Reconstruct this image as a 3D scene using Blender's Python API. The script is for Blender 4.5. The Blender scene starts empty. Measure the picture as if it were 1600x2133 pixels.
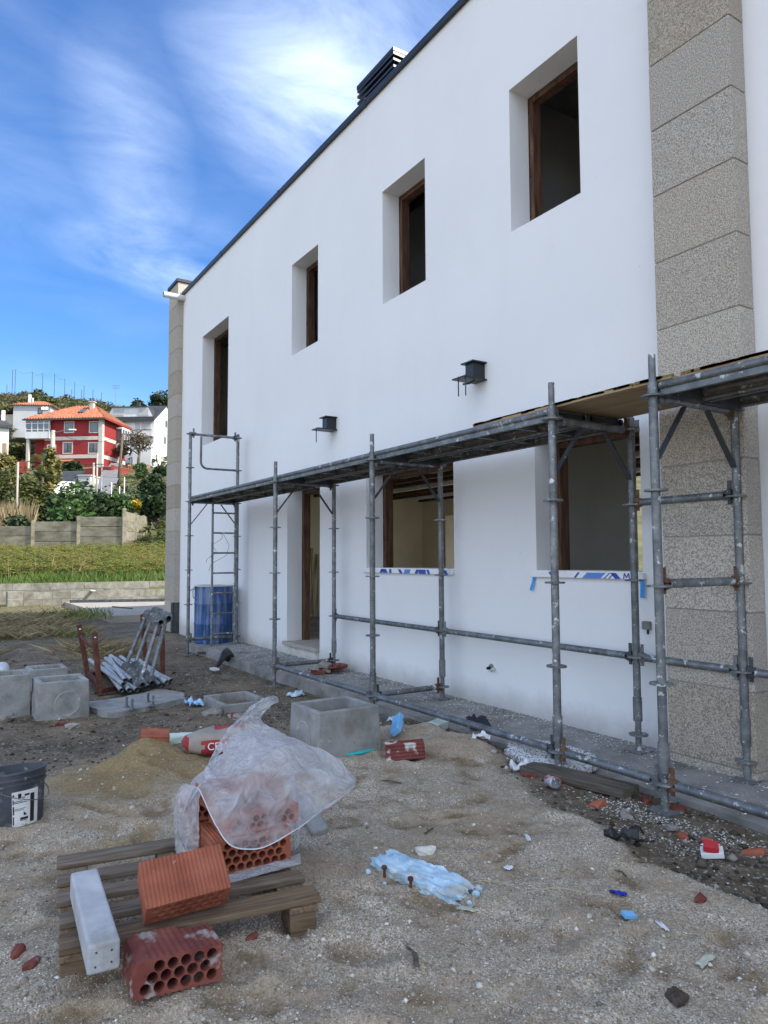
import bpy, bmesh, math, random
import numpy as np
from mathutils import Vector, Matrix, Euler
random.seed(7)
PI = math.pi
R = math.radians
SC = bpy.context.scene
COL = SC.collection

# ------------------------------------------------------------------ camera
# x runs along the facade (the far end is -x), y goes into the building, z up; metres
EYE = Vector((0, 0, 1.28))
cam_d = bpy.data.cameras.new('camera')
cam = bpy.data.objects.new('camera', cam_d)
COL.objects.link(cam)
YAW, PITCH, ROLL = R(32.467), R(3.757), R(-0.254)
FH = Vector((-math.cos(YAW), math.sin(YAW), 0))
RH = Vector((math.sin(YAW), math.cos(YAW), 0))
UP = Vector((0, 0, 1))
fwd = FH*math.cos(PITCH) + UP*math.sin(PITCH)
upv = -FH*math.sin(PITCH) + UP*math.cos(PITCH)
r2 = RH*math.cos(ROLL) + upv*math.sin(ROLL)
u2 = -RH*math.sin(ROLL) + upv*math.cos(ROLL)
m3 = Matrix((r2, u2, -fwd)).transposed()
cam.matrix_world = Matrix.Translation(EYE) @ m3.to_4x4()
cam_d.sensor_fit = 'VERTICAL'
cam_d.sensor_height = 36.0
cam_d.lens = 36.0*1492.0/2133.0
cam_d.clip_start = 0.05
cam_d.clip_end = 6000
SC.camera = cam

# ------------------------------------------------------------------ sun, sky, exposure
SUN_EL = R(41)
SUN_AZ = R(47)                               # from +y towards +x
sun_dir = Vector((math.sin(SUN_AZ)*math.cos(SUN_EL), math.cos(SUN_AZ)*math.cos(SUN_EL), math.sin(SUN_EL)))
sd = bpy.data.lights.new('sun', 'SUN')
sd.energy = 3.0
sd.angle = R(0.53)
sd.color = (1.0, 0.93, 0.82)
sun = bpy.data.objects.new('sun', sd)
sun.rotation_euler = sun_dir.to_track_quat('Z', 'Y').to_euler()
COL.objects.link(sun)

SC.view_settings.view_transform = 'Standard'
SC.view_settings.look = 'None'
SC.view_settings.gamma = 1
SC.view_settings.use_curve_mapping = False
SC.view_settings.exposure = 1.52
SC.render.film_transparent = False
SC.cycles.max_bounces = 8
SC.cycles.transparent_max_bounces = 16
SC.cycles.use_denoising = True

world = bpy.data.worlds.new('World')
SC.world = world
world.use_nodes = True
wt = world.node_tree
wt.nodes.clear()
def wn(t, **k):
    n = wt.nodes.new(t)
    for a, b in k.items(): setattr(n, a, b)
    return n
def wmath(op, a, b=None, c=None, clamp=False):
    n = wn('ShaderNodeMath', operation=op, use_clamp=clamp)
    for i, v in enumerate((a, b, c)):
        if v is None: continue
        if isinstance(v, (int, float)): n.inputs[i].default_value = v
        else: wt.links.new(v, n.inputs[i])
    return n.outputs[0]
sky = wn('ShaderNodeTexSky', sky_type='NISHITA', sun_disc=False)
sky.sun_elevation = SUN_EL
sky.sun_rotation = SUN_AZ
sky.air_density = 1.0
sky.dust_density = 0.4
sky.ozone_density = 2.2
wtc = wn('ShaderNodeTexCoord')
sep = wn('ShaderNodeSeparateXYZ')
wt.links.new(wtc.outputs['Generated'], sep.inputs[0])
zc = wmath('MAXIMUM', sep.outputs[2], 0.0)
den = wmath('ADD', zc, 0.16)
cmb = wn('ShaderNodeCombineXYZ')
wt.links.new(wmath('DIVIDE', sep.outputs[0], den), cmb.inputs[0])
wt.links.new(wmath('DIVIDE', sep.outputs[1], den), cmb.inputs[1])
def cloud(scale, rot, st, seed, detail, dist, rough=0.55):
    mp = wn('ShaderNodeMapping')
    mp.inputs['Rotation'].default_value = (0, 0, rot)
    mp.inputs['Scale'].default_value = (st[0], st[1], 1)
    mp.inputs['Location'].default_value = (seed, seed*1.7, seed*.3)
    wt.links.new(cmb.outputs[0], mp.inputs[0])
    nz = wn('ShaderNodeTexNoise')
    nz.inputs['Scale'].default_value = scale
    nz.inputs['Detail'].default_value = detail
    nz.inputs['Roughness'].default_value = rough
    nz.inputs['Distortion'].default_value = dist
    wt.links.new(mp.outputs[0], nz.inputs[0])
    return nz.outputs[0]
CLOUD = dict(seed=3.1)
big = cloud(0.75, R(20), (1.0, 1.0), 4.3, 3, 0.3)
wisp = cloud(3.6, R(35), (1.0, 0.62), 1.7, 12, 0.35, 0.60)
# the cover is added cloud out of view, thickened to brighten wall and ground
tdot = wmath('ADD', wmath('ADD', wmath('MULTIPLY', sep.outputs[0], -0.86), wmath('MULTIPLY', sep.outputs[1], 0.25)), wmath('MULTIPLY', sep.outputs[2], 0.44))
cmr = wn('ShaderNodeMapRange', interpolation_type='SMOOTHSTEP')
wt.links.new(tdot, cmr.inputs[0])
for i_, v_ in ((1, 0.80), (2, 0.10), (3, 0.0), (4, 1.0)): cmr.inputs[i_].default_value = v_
fill_cover = cmr.outputs[0]
mask = wmath('ADD', wmath('MULTIPLY_ADD', big, 2.6, -1.02), wmath('MULTIPLY', fill_cover, wmath('MULTIPLY_ADD', zc, -0.5, 1.25)), clamp=True)
wv = wmath('ADD', wmath('MULTIPLY_ADD', wisp, 2.2, -0.72), wmath('MULTIPLY', fill_cover, 0.45), clamp=True)
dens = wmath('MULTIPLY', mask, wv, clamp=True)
def puff(cx, cy, rx, ry, rot, amt):
    dx = wmath('SUBTRACT', wmath('DIVIDE', sep.outputs[0], den), cx); dy = wmath('SUBTRACT', wmath('DIVIDE', sep.outputs[1], den), cy)
    u = wmath('DIVIDE', wmath('ADD', wmath('MULTIPLY', dx, math.cos(rot)), wmath('MULTIPLY', dy, math.sin(rot))), rx)
    v_ = wmath('DIVIDE', wmath('SUBTRACT', wmath('MULTIPLY', dy, math.cos(rot)), wmath('MULTIPLY', dx, math.sin(rot))), ry)
    r_ = wmath('SQRT', wmath('ADD', wmath('MULTIPLY', u, u), wmath('MULTIPLY', v_, v_)))
    return wmath('MULTIPLY', wmath('SUBTRACT', 1.0, r_, clamp=True), amt)
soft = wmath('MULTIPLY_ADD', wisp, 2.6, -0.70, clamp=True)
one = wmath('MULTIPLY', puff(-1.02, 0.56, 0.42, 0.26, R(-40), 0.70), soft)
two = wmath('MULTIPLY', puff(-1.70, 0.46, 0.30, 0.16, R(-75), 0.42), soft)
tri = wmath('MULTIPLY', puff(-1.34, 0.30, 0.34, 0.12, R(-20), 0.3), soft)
dens = wmath('MULTIPLY', dens, wmath('MULTIPLY_ADD', fill_cover, 0.62, 0.38))
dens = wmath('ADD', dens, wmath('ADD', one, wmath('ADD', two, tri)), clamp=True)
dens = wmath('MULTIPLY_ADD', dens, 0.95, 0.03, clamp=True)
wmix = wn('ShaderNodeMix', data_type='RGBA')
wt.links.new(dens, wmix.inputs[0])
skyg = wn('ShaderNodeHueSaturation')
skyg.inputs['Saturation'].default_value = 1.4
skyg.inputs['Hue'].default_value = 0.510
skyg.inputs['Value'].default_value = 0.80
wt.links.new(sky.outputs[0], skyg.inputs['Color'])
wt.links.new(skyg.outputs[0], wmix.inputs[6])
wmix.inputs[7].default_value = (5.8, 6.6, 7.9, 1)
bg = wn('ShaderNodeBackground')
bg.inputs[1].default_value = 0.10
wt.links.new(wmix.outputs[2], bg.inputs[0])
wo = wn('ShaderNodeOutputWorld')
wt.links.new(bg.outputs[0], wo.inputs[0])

# ------------------------------------------------------------------ object helpers
def tag(o, label=None, cat=None, group=None, kind=None):
    if label: o['label'] = label
    if cat: o['category'] = cat
    if group: o['group'] = group
    if kind: o['kind'] = kind
    return o
def empty(name, loc, label, cat, group=None, rot=(0, 0, 0)):
    o = bpy.data.objects.new(name, None)
    o.empty_display_size = 0.1
    COL.objects.link(o)
    o.location = loc
    o.rotation_euler = rot
    return tag(o, label, cat, group)
def link(name, me, mat=None, parent=None, loc=None, rot=None, smooth=False):
    o = bpy.data.objects.new(name, me)
    COL.objects.link(o)
    if mat is not None and not me.materials:
        for m in (mat if isinstance(mat, (list, tuple)) else [mat]): me.materials.append(m)
    if parent is not None: o.parent = parent
    if loc is not None: o.location = loc
    if rot is not None: o.rotation_euler = rot
    if smooth: me.polygons.foreach_set('use_smooth', [True]*len(me.polygons))
    return o
def bevel(o, w=0.004, seg=2, ang=40):
    b = o.modifiers.new('bevel', 'BEVEL')
    b.width = w; b.segments = seg; b.limit_method = 'ANGLE'; b.angle_limit = R(ang)
    return o

class MB:
    """collects shapes into one mesh"""
    def __init__(s): s.v = []; s.f = []; s.mi = []; s.m = 0
    def face(s, pts):
        b = len(s.v); s.v += [tuple(p) for p in pts]; s.f.append(tuple(range(b, b+len(pts)))); s.mi.append(s.m)
    def box(s, lo, hi, mtx=None):
        x0, y0, z0 = lo; x1, y1, z1 = hi
        p = [Vector(q) for q in ((x0,y0,z0),(x1,y0,z0),(x1,y1,z0),(x0,y1,z0),(x0,y0,z1),(x1,y0,z1),(x1,y1,z1),(x0,y1,z1))]
        if mtx is not None: p = [mtx @ q for q in p]
        b = len(s.v); s.v += [tuple(q) for q in p]
        for f in ((0,3,2,1),(4,5,6,7),(0,1,5,4),(1,2,6,5),(2,3,7,6),(3,0,4,7)):
            s.f.append(tuple(b+i for i in f)); s.mi.append(s.m)
        return s
    def bar(s, p0, p1, w, h, up=(0,0,1)):
        """rectangular bar from p0 to p1, w across, h along up"""
        p0 = Vector(p0); p1 = Vector(p1); d = (p1-p0); L = d.length; d.normalize()
        a = d.cross(Vector(up)); a.normalize(); c = a.cross(d)
        m = Matrix((d, a, c)).transposed().to_4x4(); m.translation = p0
        return s.box((0,-w/2,-h/2), (L,w/2,h/2), m)
    def tube(s, pts, r, seg=10, caps=True, closed=False, hollow=0):
        pts = [Vector(p) for p in pts]; n = len(pts)
        rr = r if isinstance(r, (list, tuple)) else [r]*n
        d0 = (pts[1]-pts[0]).normalized()
        a = d0.orthogonal().normalized()
        rings = []
        for i, p in enumerate(pts):
            if closed: d = (pts[(i+1) % n]-pts[i-1]).normalized()
            else: d = ((pts[min(i+1,n-1)]-p).normalized()+(p-pts[max(i-1,0)]).normalized()).normalized()
            a = (a - d*a.dot(d)).normalized(); c = d.cross(a)
            b = len(s.v)
            for k in range(seg):
                t = 2*PI*k/seg
                s.v.append(tuple(p + (a*math.cos(t)+c*math.sin(t))*rr[i]))
            rings.append(b)
        for i in range(n if closed else n-1):
            b0, b1 = rings[i], rings[(i+1) % n]
            for k in range(seg):
                s.f.append((b0+k, b0+(k+1)%seg, b1+(k+1)%seg, b1+k)); s.mi.append(s.m)
        if caps and not closed:
            s.f.append(tuple(rings[0]+k for k in reversed(range(seg)))); s.mi.append(s.m)
            s.f.append(tuple(rings[-1]+k for k in range(seg))); s.mi.append(s.m)
        return s
    def lathe(s, prof, c=(0,0,0), seg=24, mtx=None):
        rings = []
        for (r, z) in prof:
            b = len(s.v)
            for k in range(seg):
                t = 2*PI*k/seg
                p = Vector((r*math.cos(t)+c[0], r*math.sin(t)+c[1], z+c[2]))
                if mtx is not None: p = mtx @ p
                s.v.append(tuple(p))
            rings.append(b)
        for b0, b1 in zip(rings, rings[1:]):
            for k in range(seg):
                s.f.append((b0+k, b0+(k+1)%seg, b1+(k+1)%seg, b1+k)); s.mi.append(s.m)
        return s
    def mesh(s, name, off=None):
        me = bpy.data.meshes.new(name)
        v = s.v if off is None else [(x-off[0], y-off[1], z-off[2]) for x, y, z in s.v]
        me.from_pydata(v, [], s.f)
        if any(s.mi): me.polygons.foreach_set('material_index', s.mi)
        me.update()
        return me
    def build(s, name, mat, parent=None, world=False, smooth=False):
        off = None
        if world and parent is not None:
            off = Vector(parent.location)
            if parent.parent: off += Vector(parent.parent.location)
        return link(name, s.mesh(name, off), mat, parent, smooth=smooth)

def autosmooth(o, ang=35):
    me = o.data
    me.polygons.foreach_set('use_smooth', [True]*len(me.polygons))
    me.set_sharp_from_angle(angle=R(ang))
    return o
def np_mesh(name, v, f4, mat, smooth=False):
    """quick mesh from numpy vertices (n,3) and faces (m,k)"""
    me = bpy.data.meshes.new(name)
    k = f4.shape[1]
    me.vertices.add(len(v)); me.vertices.foreach_set('co', np.ascontiguousarray(v, dtype=np.float32).ravel())
    me.loops.add(f4.size); me.loops.foreach_set('vertex_index', np.ascontiguousarray(f4, dtype=np.int32).ravel())
    me.polygons.add(len(f4))
    me.polygons.foreach_set('loop_start', np.arange(0, f4.size, k, dtype=np.int32))
    try: me.polygons.foreach_set('loop_total', np.full(len(f4), k, dtype=np.int32))
    except Exception: pass
    if smooth: me.polygons.foreach_set('use_smooth', np.ones(len(f4), dtype=bool))
    me.update(calc_edges=True)
    if mat is not None: me.materials.append(mat)
    return me
def _hash(ix, iy, seed):
    h = (ix.astype(np.int64)*374761393 + iy.astype(np.int64)*668265263 + seed*1442695041) & 0xffffffff
    h = ((h ^ (h >> 13)) * 1274126177) & 0xffffffff
    return ((h ^ (h >> 16)) & 0xffff) / 65535.0
def vnoise(x, y, seed=0):
    ix = np.floor(x); iy = np.floor(y); fx = x-ix; fy = y-iy
    fx = fx*fx*(3-2*fx); fy = fy*fy*(3-2*fy)
    a = _hash(ix, iy, seed); b = _hash(ix+1, iy, seed); c = _hash(ix, iy+1, seed); d = _hash(ix+1, iy+1, seed)
    return (a*(1-fx)+b*fx)*(1-fy)+(c*(1-fx)+d*fx)*fy
def fbm(x, y, sc, octv=4, seed=0, gain=0.5):
    s = np.zeros_like(x, dtype=float); a = 1.0; t = 0
    for o in range(octv):
        s += a*(vnoise(x*sc, y*sc, seed+o*17)-0.5); t += a; a *= gain; sc *= 2.03
    return s/t*2
def sstep(a, b, x):
    t = np.clip((x-a)/(b-a), 0, 1)
    return t*t*(3-2*t)

# ------------------------------------------------------------------ material helpers
def nodemat(name):
    m = bpy.data.materials.new(name)
    m.use_nodes = True
    nt = m.node_tree
    return m, nt, nt.nodes['Principled BSDF']
def N(nt, t, ins=None, **k):
    n = nt.nodes.new(t)
    for a, b in k.items(): setattr(n, a, b)
    for a, b in (ins or {}).items():
        if hasattr(b, 'is_linked') or hasattr(b, 'links'): nt.links.new(b, n.inputs[a])
        else: n.inputs[a].default_value = b
    return n
def c4(c): return (c[0], c[1], c[2], 1)
def ramp(nt, fac, stops, interp='LINEAR'):
    r = nt.nodes.new('ShaderNodeValToRGB')
    r.color_ramp.interpolation = interp
    el = r.color_ramp.elements
    while len(el) < len(stops): el.new(0.5)
    for e, (p, c) in zip(el, stops): e.position = p; e.color = c4(c)
    nt.links.new(fac, r.inputs[0])
    return r.outputs[0]
def mixc(nt, fac, a, b, mode='MIX'):
    n = nt.nodes.new('ShaderNodeMix'); n.data_type = 'RGBA'; n.blend_type = mode
    for i, v in ((0, fac), (6, a), (7, b)):
        if isinstance(v, (int, float)): n.inputs[i].default_value = v
        elif isinstance(v, tuple): n.inputs[i].default_value = c4(v)
        else: nt.links.new(v, n.inputs[i])
    return n.outputs[2]
def mth(nt, op, a, b=0.0, clamp=False, c=None):
    n = nt.nodes.new('ShaderNodeMath'); n.operation = op; n.use_clamp = clamp
    for i, v in ((0, a), (1, b), (2, c)):
        if v is None: continue
        if isinstance(v, (int, float)): n.inputs[i].default_value = v
        else: nt.links.new(v, n.inputs[i])
    return n.outputs[0]
def noise(nt, vec, scale, detail=4, rough=0.55, dist=0.0):
    n = N(nt, 'ShaderNodeTexNoise', {'Scale': scale, 'Detail': detail, 'Roughness': rough, 'Distortion': dist})
    nt.links.new(vec, n.inputs['Vector'])
    return n.outputs[0]
def coords(nt, stretch=(1,1,1), rnd=True, gen='Object', rot=(0,0,0)):
    tc = N(nt, 'ShaderNodeTexCoord')
    mp = N(nt, 'ShaderNodeMapping')
    mp.inputs['Scale'].default_value = stretch
    mp.inputs['Rotation'].default_value = rot
    src = tc.outputs[gen]
    if rnd:
        oi = N(nt, 'ShaderNodeObjectInfo')
        ad = N(nt, 'ShaderNodeVectorMath', operation='MULTIPLY_ADD')
        ad.inputs[0].default_value = (17, 23, 11)
        nt.links.new(oi.outputs['Random'], ad.inputs[1])
        nt.links.new(src, ad.inputs[2])
        src = ad.outputs[0]
    nt.links.new(src, mp.inputs[0])
    return mp.outputs[0]
def pmat(name, cols, scale=6, detail=6, rough=0.8, metal=0.0, bump=0.15, bscale=60, bdist=0.004, spots=(), stretch=(1,1,1),
         rand=0.0, spec=0.3, lo=0.32, hi=0.68, dist=0.0, island=0.0, gen='Object', rvar=0.0):
    """procedural material: noise between colours, patches of other colours (colour, scale, threshold, softness[, amount]), fine relief"""
    m, nt, b = nodemat(name)
    v = coords(nt, stretch, gen=gen)
    n1 = noise(nt, v, scale, detail, 0.6, dist)
    k = len(cols)
    col = ramp(nt, n1, [(lo+(hi-lo)*i/max(1, k-1), c) for i, c in enumerate(cols)]) if k > 1 else mixc(nt, 0.0, cols[0], cols[0])
    for sp in spots:
        c, s, th, so = sp[:4]; am = sp[4] if len(sp) > 4 else 1.0
        nn = noise(nt, v, s, 5, 0.6)
        mr = N(nt, 'ShaderNodeMapRange', {0: nn, 1: th, 2: th+so, 3: 0.0, 4: am})
        col = mixc(nt, mr.outputs[0], col, c)
    if rand:
        oi = N(nt, 'ShaderNodeObjectInfo')
        f = mth(nt, 'MULTIPLY_ADD', oi.outputs['Random'], 2*rand, c=1-rand)
        col = mixc(nt, 1.0, col, N(nt, 'ShaderNodeCombineColor', {0: f, 1: f, 2: f}).outputs[0], 'MULTIPLY')
    if island:
        gi = N(nt, 'ShaderNodeNewGeometry')
        f = mth(nt, 'MULTIPLY_ADD', gi.outputs['Random Per Island'], 2*island, c=1-island)
        col = mixc(nt, 1.0, col, N(nt, 'ShaderNodeCombineColor', {0: f, 1: f, 2: f}).outputs[0], 'MULTIPLY')
    nt.links.new(col, b.inputs['Base Color'])
    b.inputs['Roughness'].default_value = rough
    if rvar:
        nt.links.new(mth(nt, 'MULTIPLY_ADD', noise(nt, v, scale*2.3, 4), rvar*2, c=rough-rvar, clamp=True), b.inputs['Roughness'])
    b.inputs['Metallic'].default_value = metal
    b.inputs['Specular IOR Level'].default_value = spec
    if bump:
        bn = noise(nt, v, bscale, 6, 0.65)
        bp = N(nt, 'ShaderNodeBump', {'Strength': bump, 'Distance': bdist, 'Height': bn})
        nt.links.new(bp.outputs[0], b.inputs['Normal'])
    return m
def leafmat(name, cols, trans=0.25, rough=0.55):
    m, nt, b = nodemat(name)
    gi = N(nt, 'ShaderNodeNewGeometry')
    v = coords(nt)
    n1 = noise(nt, v, 0.9, 4)
    f = mth(nt, 'ADD', mth(nt, 'MULTIPLY', gi.outputs['Random Per Island'], 0.55), mth(nt, 'MULTIPLY', n1, 0.5))
    k = len(cols)
    col = ramp(nt, f, [(0.2+0.6*i/(k-1), c) for i, c in enumerate(cols)])
    nt.links.new(col, b.inputs['Base Color'])
    b.inputs['Roughness'].default_value = rough
    b.inputs['Specular IOR Level'].default_value = 0.25
    tr = N(nt, 'ShaderNodeBsdfTranslucent')
    nt.links.new(col, tr.inputs[0])
    mx = N(nt, 'ShaderNodeMixShader', {0: trans})
    nt.links.new(b.outputs[0], mx.inputs[1]); nt.links.new(tr.outputs[0], mx.inputs[2])
    nt.links.new(mx.outputs[0], nt.nodes['Material Output'].inputs[0])
    return m

MT = {}
# white acrylic render: fine grainy coat
m, nt, b = nodemat('white_render')
v = coords(nt, rnd=False)
big_n = noise(nt, v, 0.7, 3)
fine = noise(nt, v, 190, 3, 0.7)
mid = noise(nt, v, 9, 5, 0.6)
col = ramp(nt, big_n, [(0.3, (0.73, 0.732, 0.735)), (0.7, (0.77, 0.77, 0.77))])
pat = noise(nt, coords(nt, (1.0, 1.0, 0.45), False), 1.9, 6, 0.65)
col = mixc(nt, N(nt, 'ShaderNodeMapRange', {0: pat, 1: 0.52, 2: 0.72, 3: 0.0, 4: 0.16}).outputs[0], col, (0.60, 0.60, 0.59))
col = mixc(nt, mth(nt, 'MULTIPLY', mid, 0.10), col, (0.60, 0.605, 0.615))
scf = noise(nt, v, 26, 3, 0.5)
col = mixc(nt, N(nt, 'ShaderNodeMapRange', {0: scf, 1: 0.70, 2: 0.74, 3: 0.0, 4: 0.35}).outputs[0], col, (0.50, 0.49, 0.47))
geo = N(nt, 'ShaderNodeSeparateXYZ'); nt.links.new(v, geo.inputs[0])
stn = N(nt, 'ShaderNodeMapRange', {0: mth(nt, 'ADD', geo.outputs[2], mth(nt, 'MULTIPLY', noise(nt, v, 5, 6, 0.7), 0.25)), 1: 0.15, 2: 0.36, 3: 0.75, 4: 0.0})
col = mixc(nt, stn.outputs[0], col, (0.42, 0.40, 0.37))       # splash-back dirt along the foot of the wall
nt.links.new(col, b.inputs['Base Color'])
b.inputs['Roughness'].default_value = 0.9
b.inputs['Specular IOR Level'].default_value = 0.15
bp = N(nt, 'ShaderNodeBump', {'Strength': 0.55, 'Distance': 0.004, 'Height': mth(nt, 'ADD', fine, mth(nt, 'MULTIPLY', mid, 0.35))})
nt.links.new(bp.outputs[0], b.inputs['Normal'])
MT['render'] = m
def granite(name, contrast, base):
    m, nt, b = nodemat(name)
    v = coords(nt)
    n1 = noise(nt, v, 115, 2, 0.7)
    n2 = noise(nt, v, 150, 3, 0.7)
    n3 = noise(nt, v, 3.0, 4, 0.5)
    f = mth(nt, 'ADD', mth(nt, 'MULTIPLY', n1, 0.75), mth(nt, 'MULTIPLY', n2, 0.25))
    d = [tuple(x*k for x in base) for k in (1-0.82*contrast, 1-0.35*contrast, 1.05, 1+0.55*contrast)]
    col = ramp(nt, f, [(0.38, d[0]), (0.455, d[1]), (0.53, d[2]), (0.60, d[3])])
    oi = N(nt, 'ShaderNodeObjectInfo')
    col = mixc(nt, 1.0, col, ramp(nt, oi.outputs['Random'], [(0.0, (0.80, 0.77, 0.71)), (0.35, (1.0, 0.97, 0.92)), (0.7, (0.93, 0.93, 0.94)), (1.0, (1.12, 1.11, 1.10))]), 'MULTIPLY')
    col = mixc(nt, mth(nt, 'MULTIPLY', n3, 0.3), col, (base[0]*0.8, base[1]*0.72, base[2]*0.58))
    nt.links.new(col, b.inputs['Base Color'])
    b.inputs['Roughness'].default_value = 0.92
    b.inputs['Specular IOR Level'].default_value = 0.2
    bp = N(nt, 'ShaderNodeBump', {'Strength': 0.8*contrast+0.1, 'Distance': 0.008, 'Height': f})
    nt.links.new(bp.outputs[0], b.inputs['Normal'])
    return m
MT['granite'] = granite('bush_hammered_granite', 0.74, (0.42, 0.385, 0.335))
MT['granite_s'] = granite('sawn_granite', 0.5, (0.40, 0.37, 0.33))
MT['mortar'] = pmat('joint_mortar', [(0.25, 0.235, 0.205), (0.34, 0.315, 0.28)], 30, bump=0.3)
MT['galv'] = pmat('galvanised_steel', [(0.105, 0.115, 0.12), (0.17, 0.18, 0.185), (0.24, 0.25, 0.255)], 13, 7, rough=0.5, metal=0.5, bump=0.12, bscale=45,
                  spots=[((0.11, 0.115, 0.12), 4.5, 0.55, 0.15, 0.7), ((0.60, 0.61, 0.60), 17, 0.615, 0.03, 0.85), ((0.55, 0.56, 0.56), 55, 0.64, 0.03, 0.8), ((0.13, 0.11, 0.08), 9, 0.66, 0.06, 0.5)], rand=0.14, rvar=0.12)
MT['galv_d'] = pmat('dull_dark_galvanised_steel', [(0.045, 0.05, 0.055), (0.10, 0.105, 0.11)], 9, rough=0.55, metal=0.5, spots=[((0.5, 0.5, 0.5), 26, 0.67, 0.03, 0.7)], rand=0.1)
MT['anth'] = pmat('anthracite_painted_metal', [(0.009, 0.011, 0.015), (0.014, 0.017, 0.022)], 5, rough=0.42, bump=0.02, spec=0.5)
MT['wood_in'] = pmat('brown_rough_timber', [(0.04, 0.020, 0.012), (0.09, 0.044, 0.026), (0.145, 0.078, 0.047)], 5, stretch=(6, 6, 0.7), rough=0.8, bump=0.3, bscale=20,
                     spots=[((0.04, 0.02, 0.012), 2.5, 0.66, 0.05)], rand=0.15)
MT['galv_l'] = pmat('pale_galvanised_steel', [(0.30, 0.31, 0.315), (0.42, 0.43, 0.435), (0.52, 0.53, 0.53)], 13, 7, rough=0.5, metal=0.4, bump=0.12, bscale=45, spots=[((0.16, 0.16, 0.16), 6, 0.6, 0.1, 0.8)], rand=0.2, rvar=0.1)
MT['inner'] = pmat('cream_inner_plaster', [(0.66, 0.59, 0.45), (0.74, 0.67, 0.53)], 2, rough=0.9, bump=0.05)
MT['inner_g'] = pmat('grey_bare_plaster', [(0.40, 0.40, 0.385), (0.47, 0.47, 0.45)], 2, rough=0.9, bump=0.05)
MT['conc'] = pmat('grey_cast_concrete', [(0.20, 0.20, 0.19), (0.28, 0.28, 0.27), (0.34, 0.34, 0.325)], 7, 8, rough=0.9, bump=0.35, bscale=70,
                  spots=[((0.07, 0.07, 0.07), 60, 0.655, 0.03, 0.9), ((0.16, 0.14, 0.11), 3.2, 0.52, 0.15, 0.6), ((0.46, 0.45, 0.43), 9, 0.64, 0.05, 0.6)], rand=0.08)
MT['conc_w'] = pmat('weathered_walkway_concrete', [(0.15, 0.15, 0.14), (0.24, 0.235, 0.22), (0.32, 0.31, 0.29)], 4, 8, rough=0.92, bump=0.35, bscale=50,
                    spots=[((0.6, 0.6, 0.58), 60, 0.66, 0.02, 0.8), ((0.11, 0.095, 0.075), 2.2, 0.55, 0.15, 0.7)])
MT['wht'] = pmat('white_plastic', [(0.68, 0.69, 0.70), (0.78, 0.78, 0.77)], 5, rough=0.5, bump=0.05)
MT['grey_pvc'] = pmat('pale_grey_pvc', [(0.50, 0.52, 0.53), (0.60, 0.61, 0.61)], 5, rough=0.45, bump=0.02)
MT['blue_film'] = pmat('blue_print', [(0.02, 0.05, 0.32), (0.03, 0.08, 0.42)], 5, rough=0.35, bump=0.02)
MT['lblue_film'] = pmat('mid_blue_print', [(0.10, 0.22, 0.55)], 5, rough=0.35, bump=0.02)
MT['tape'] = pmat('bright_blue_tape', [(0.02, 0.24, 0.62), (0.03, 0.32, 0.75)], 8, rough=0.4, bump=0.03)
MT['black'] = pmat('black_plastic', [(0.012, 0.012, 0.013), (0.03, 0.03, 0.03)], 20, rough=0.45, bump=0.1)

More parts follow.
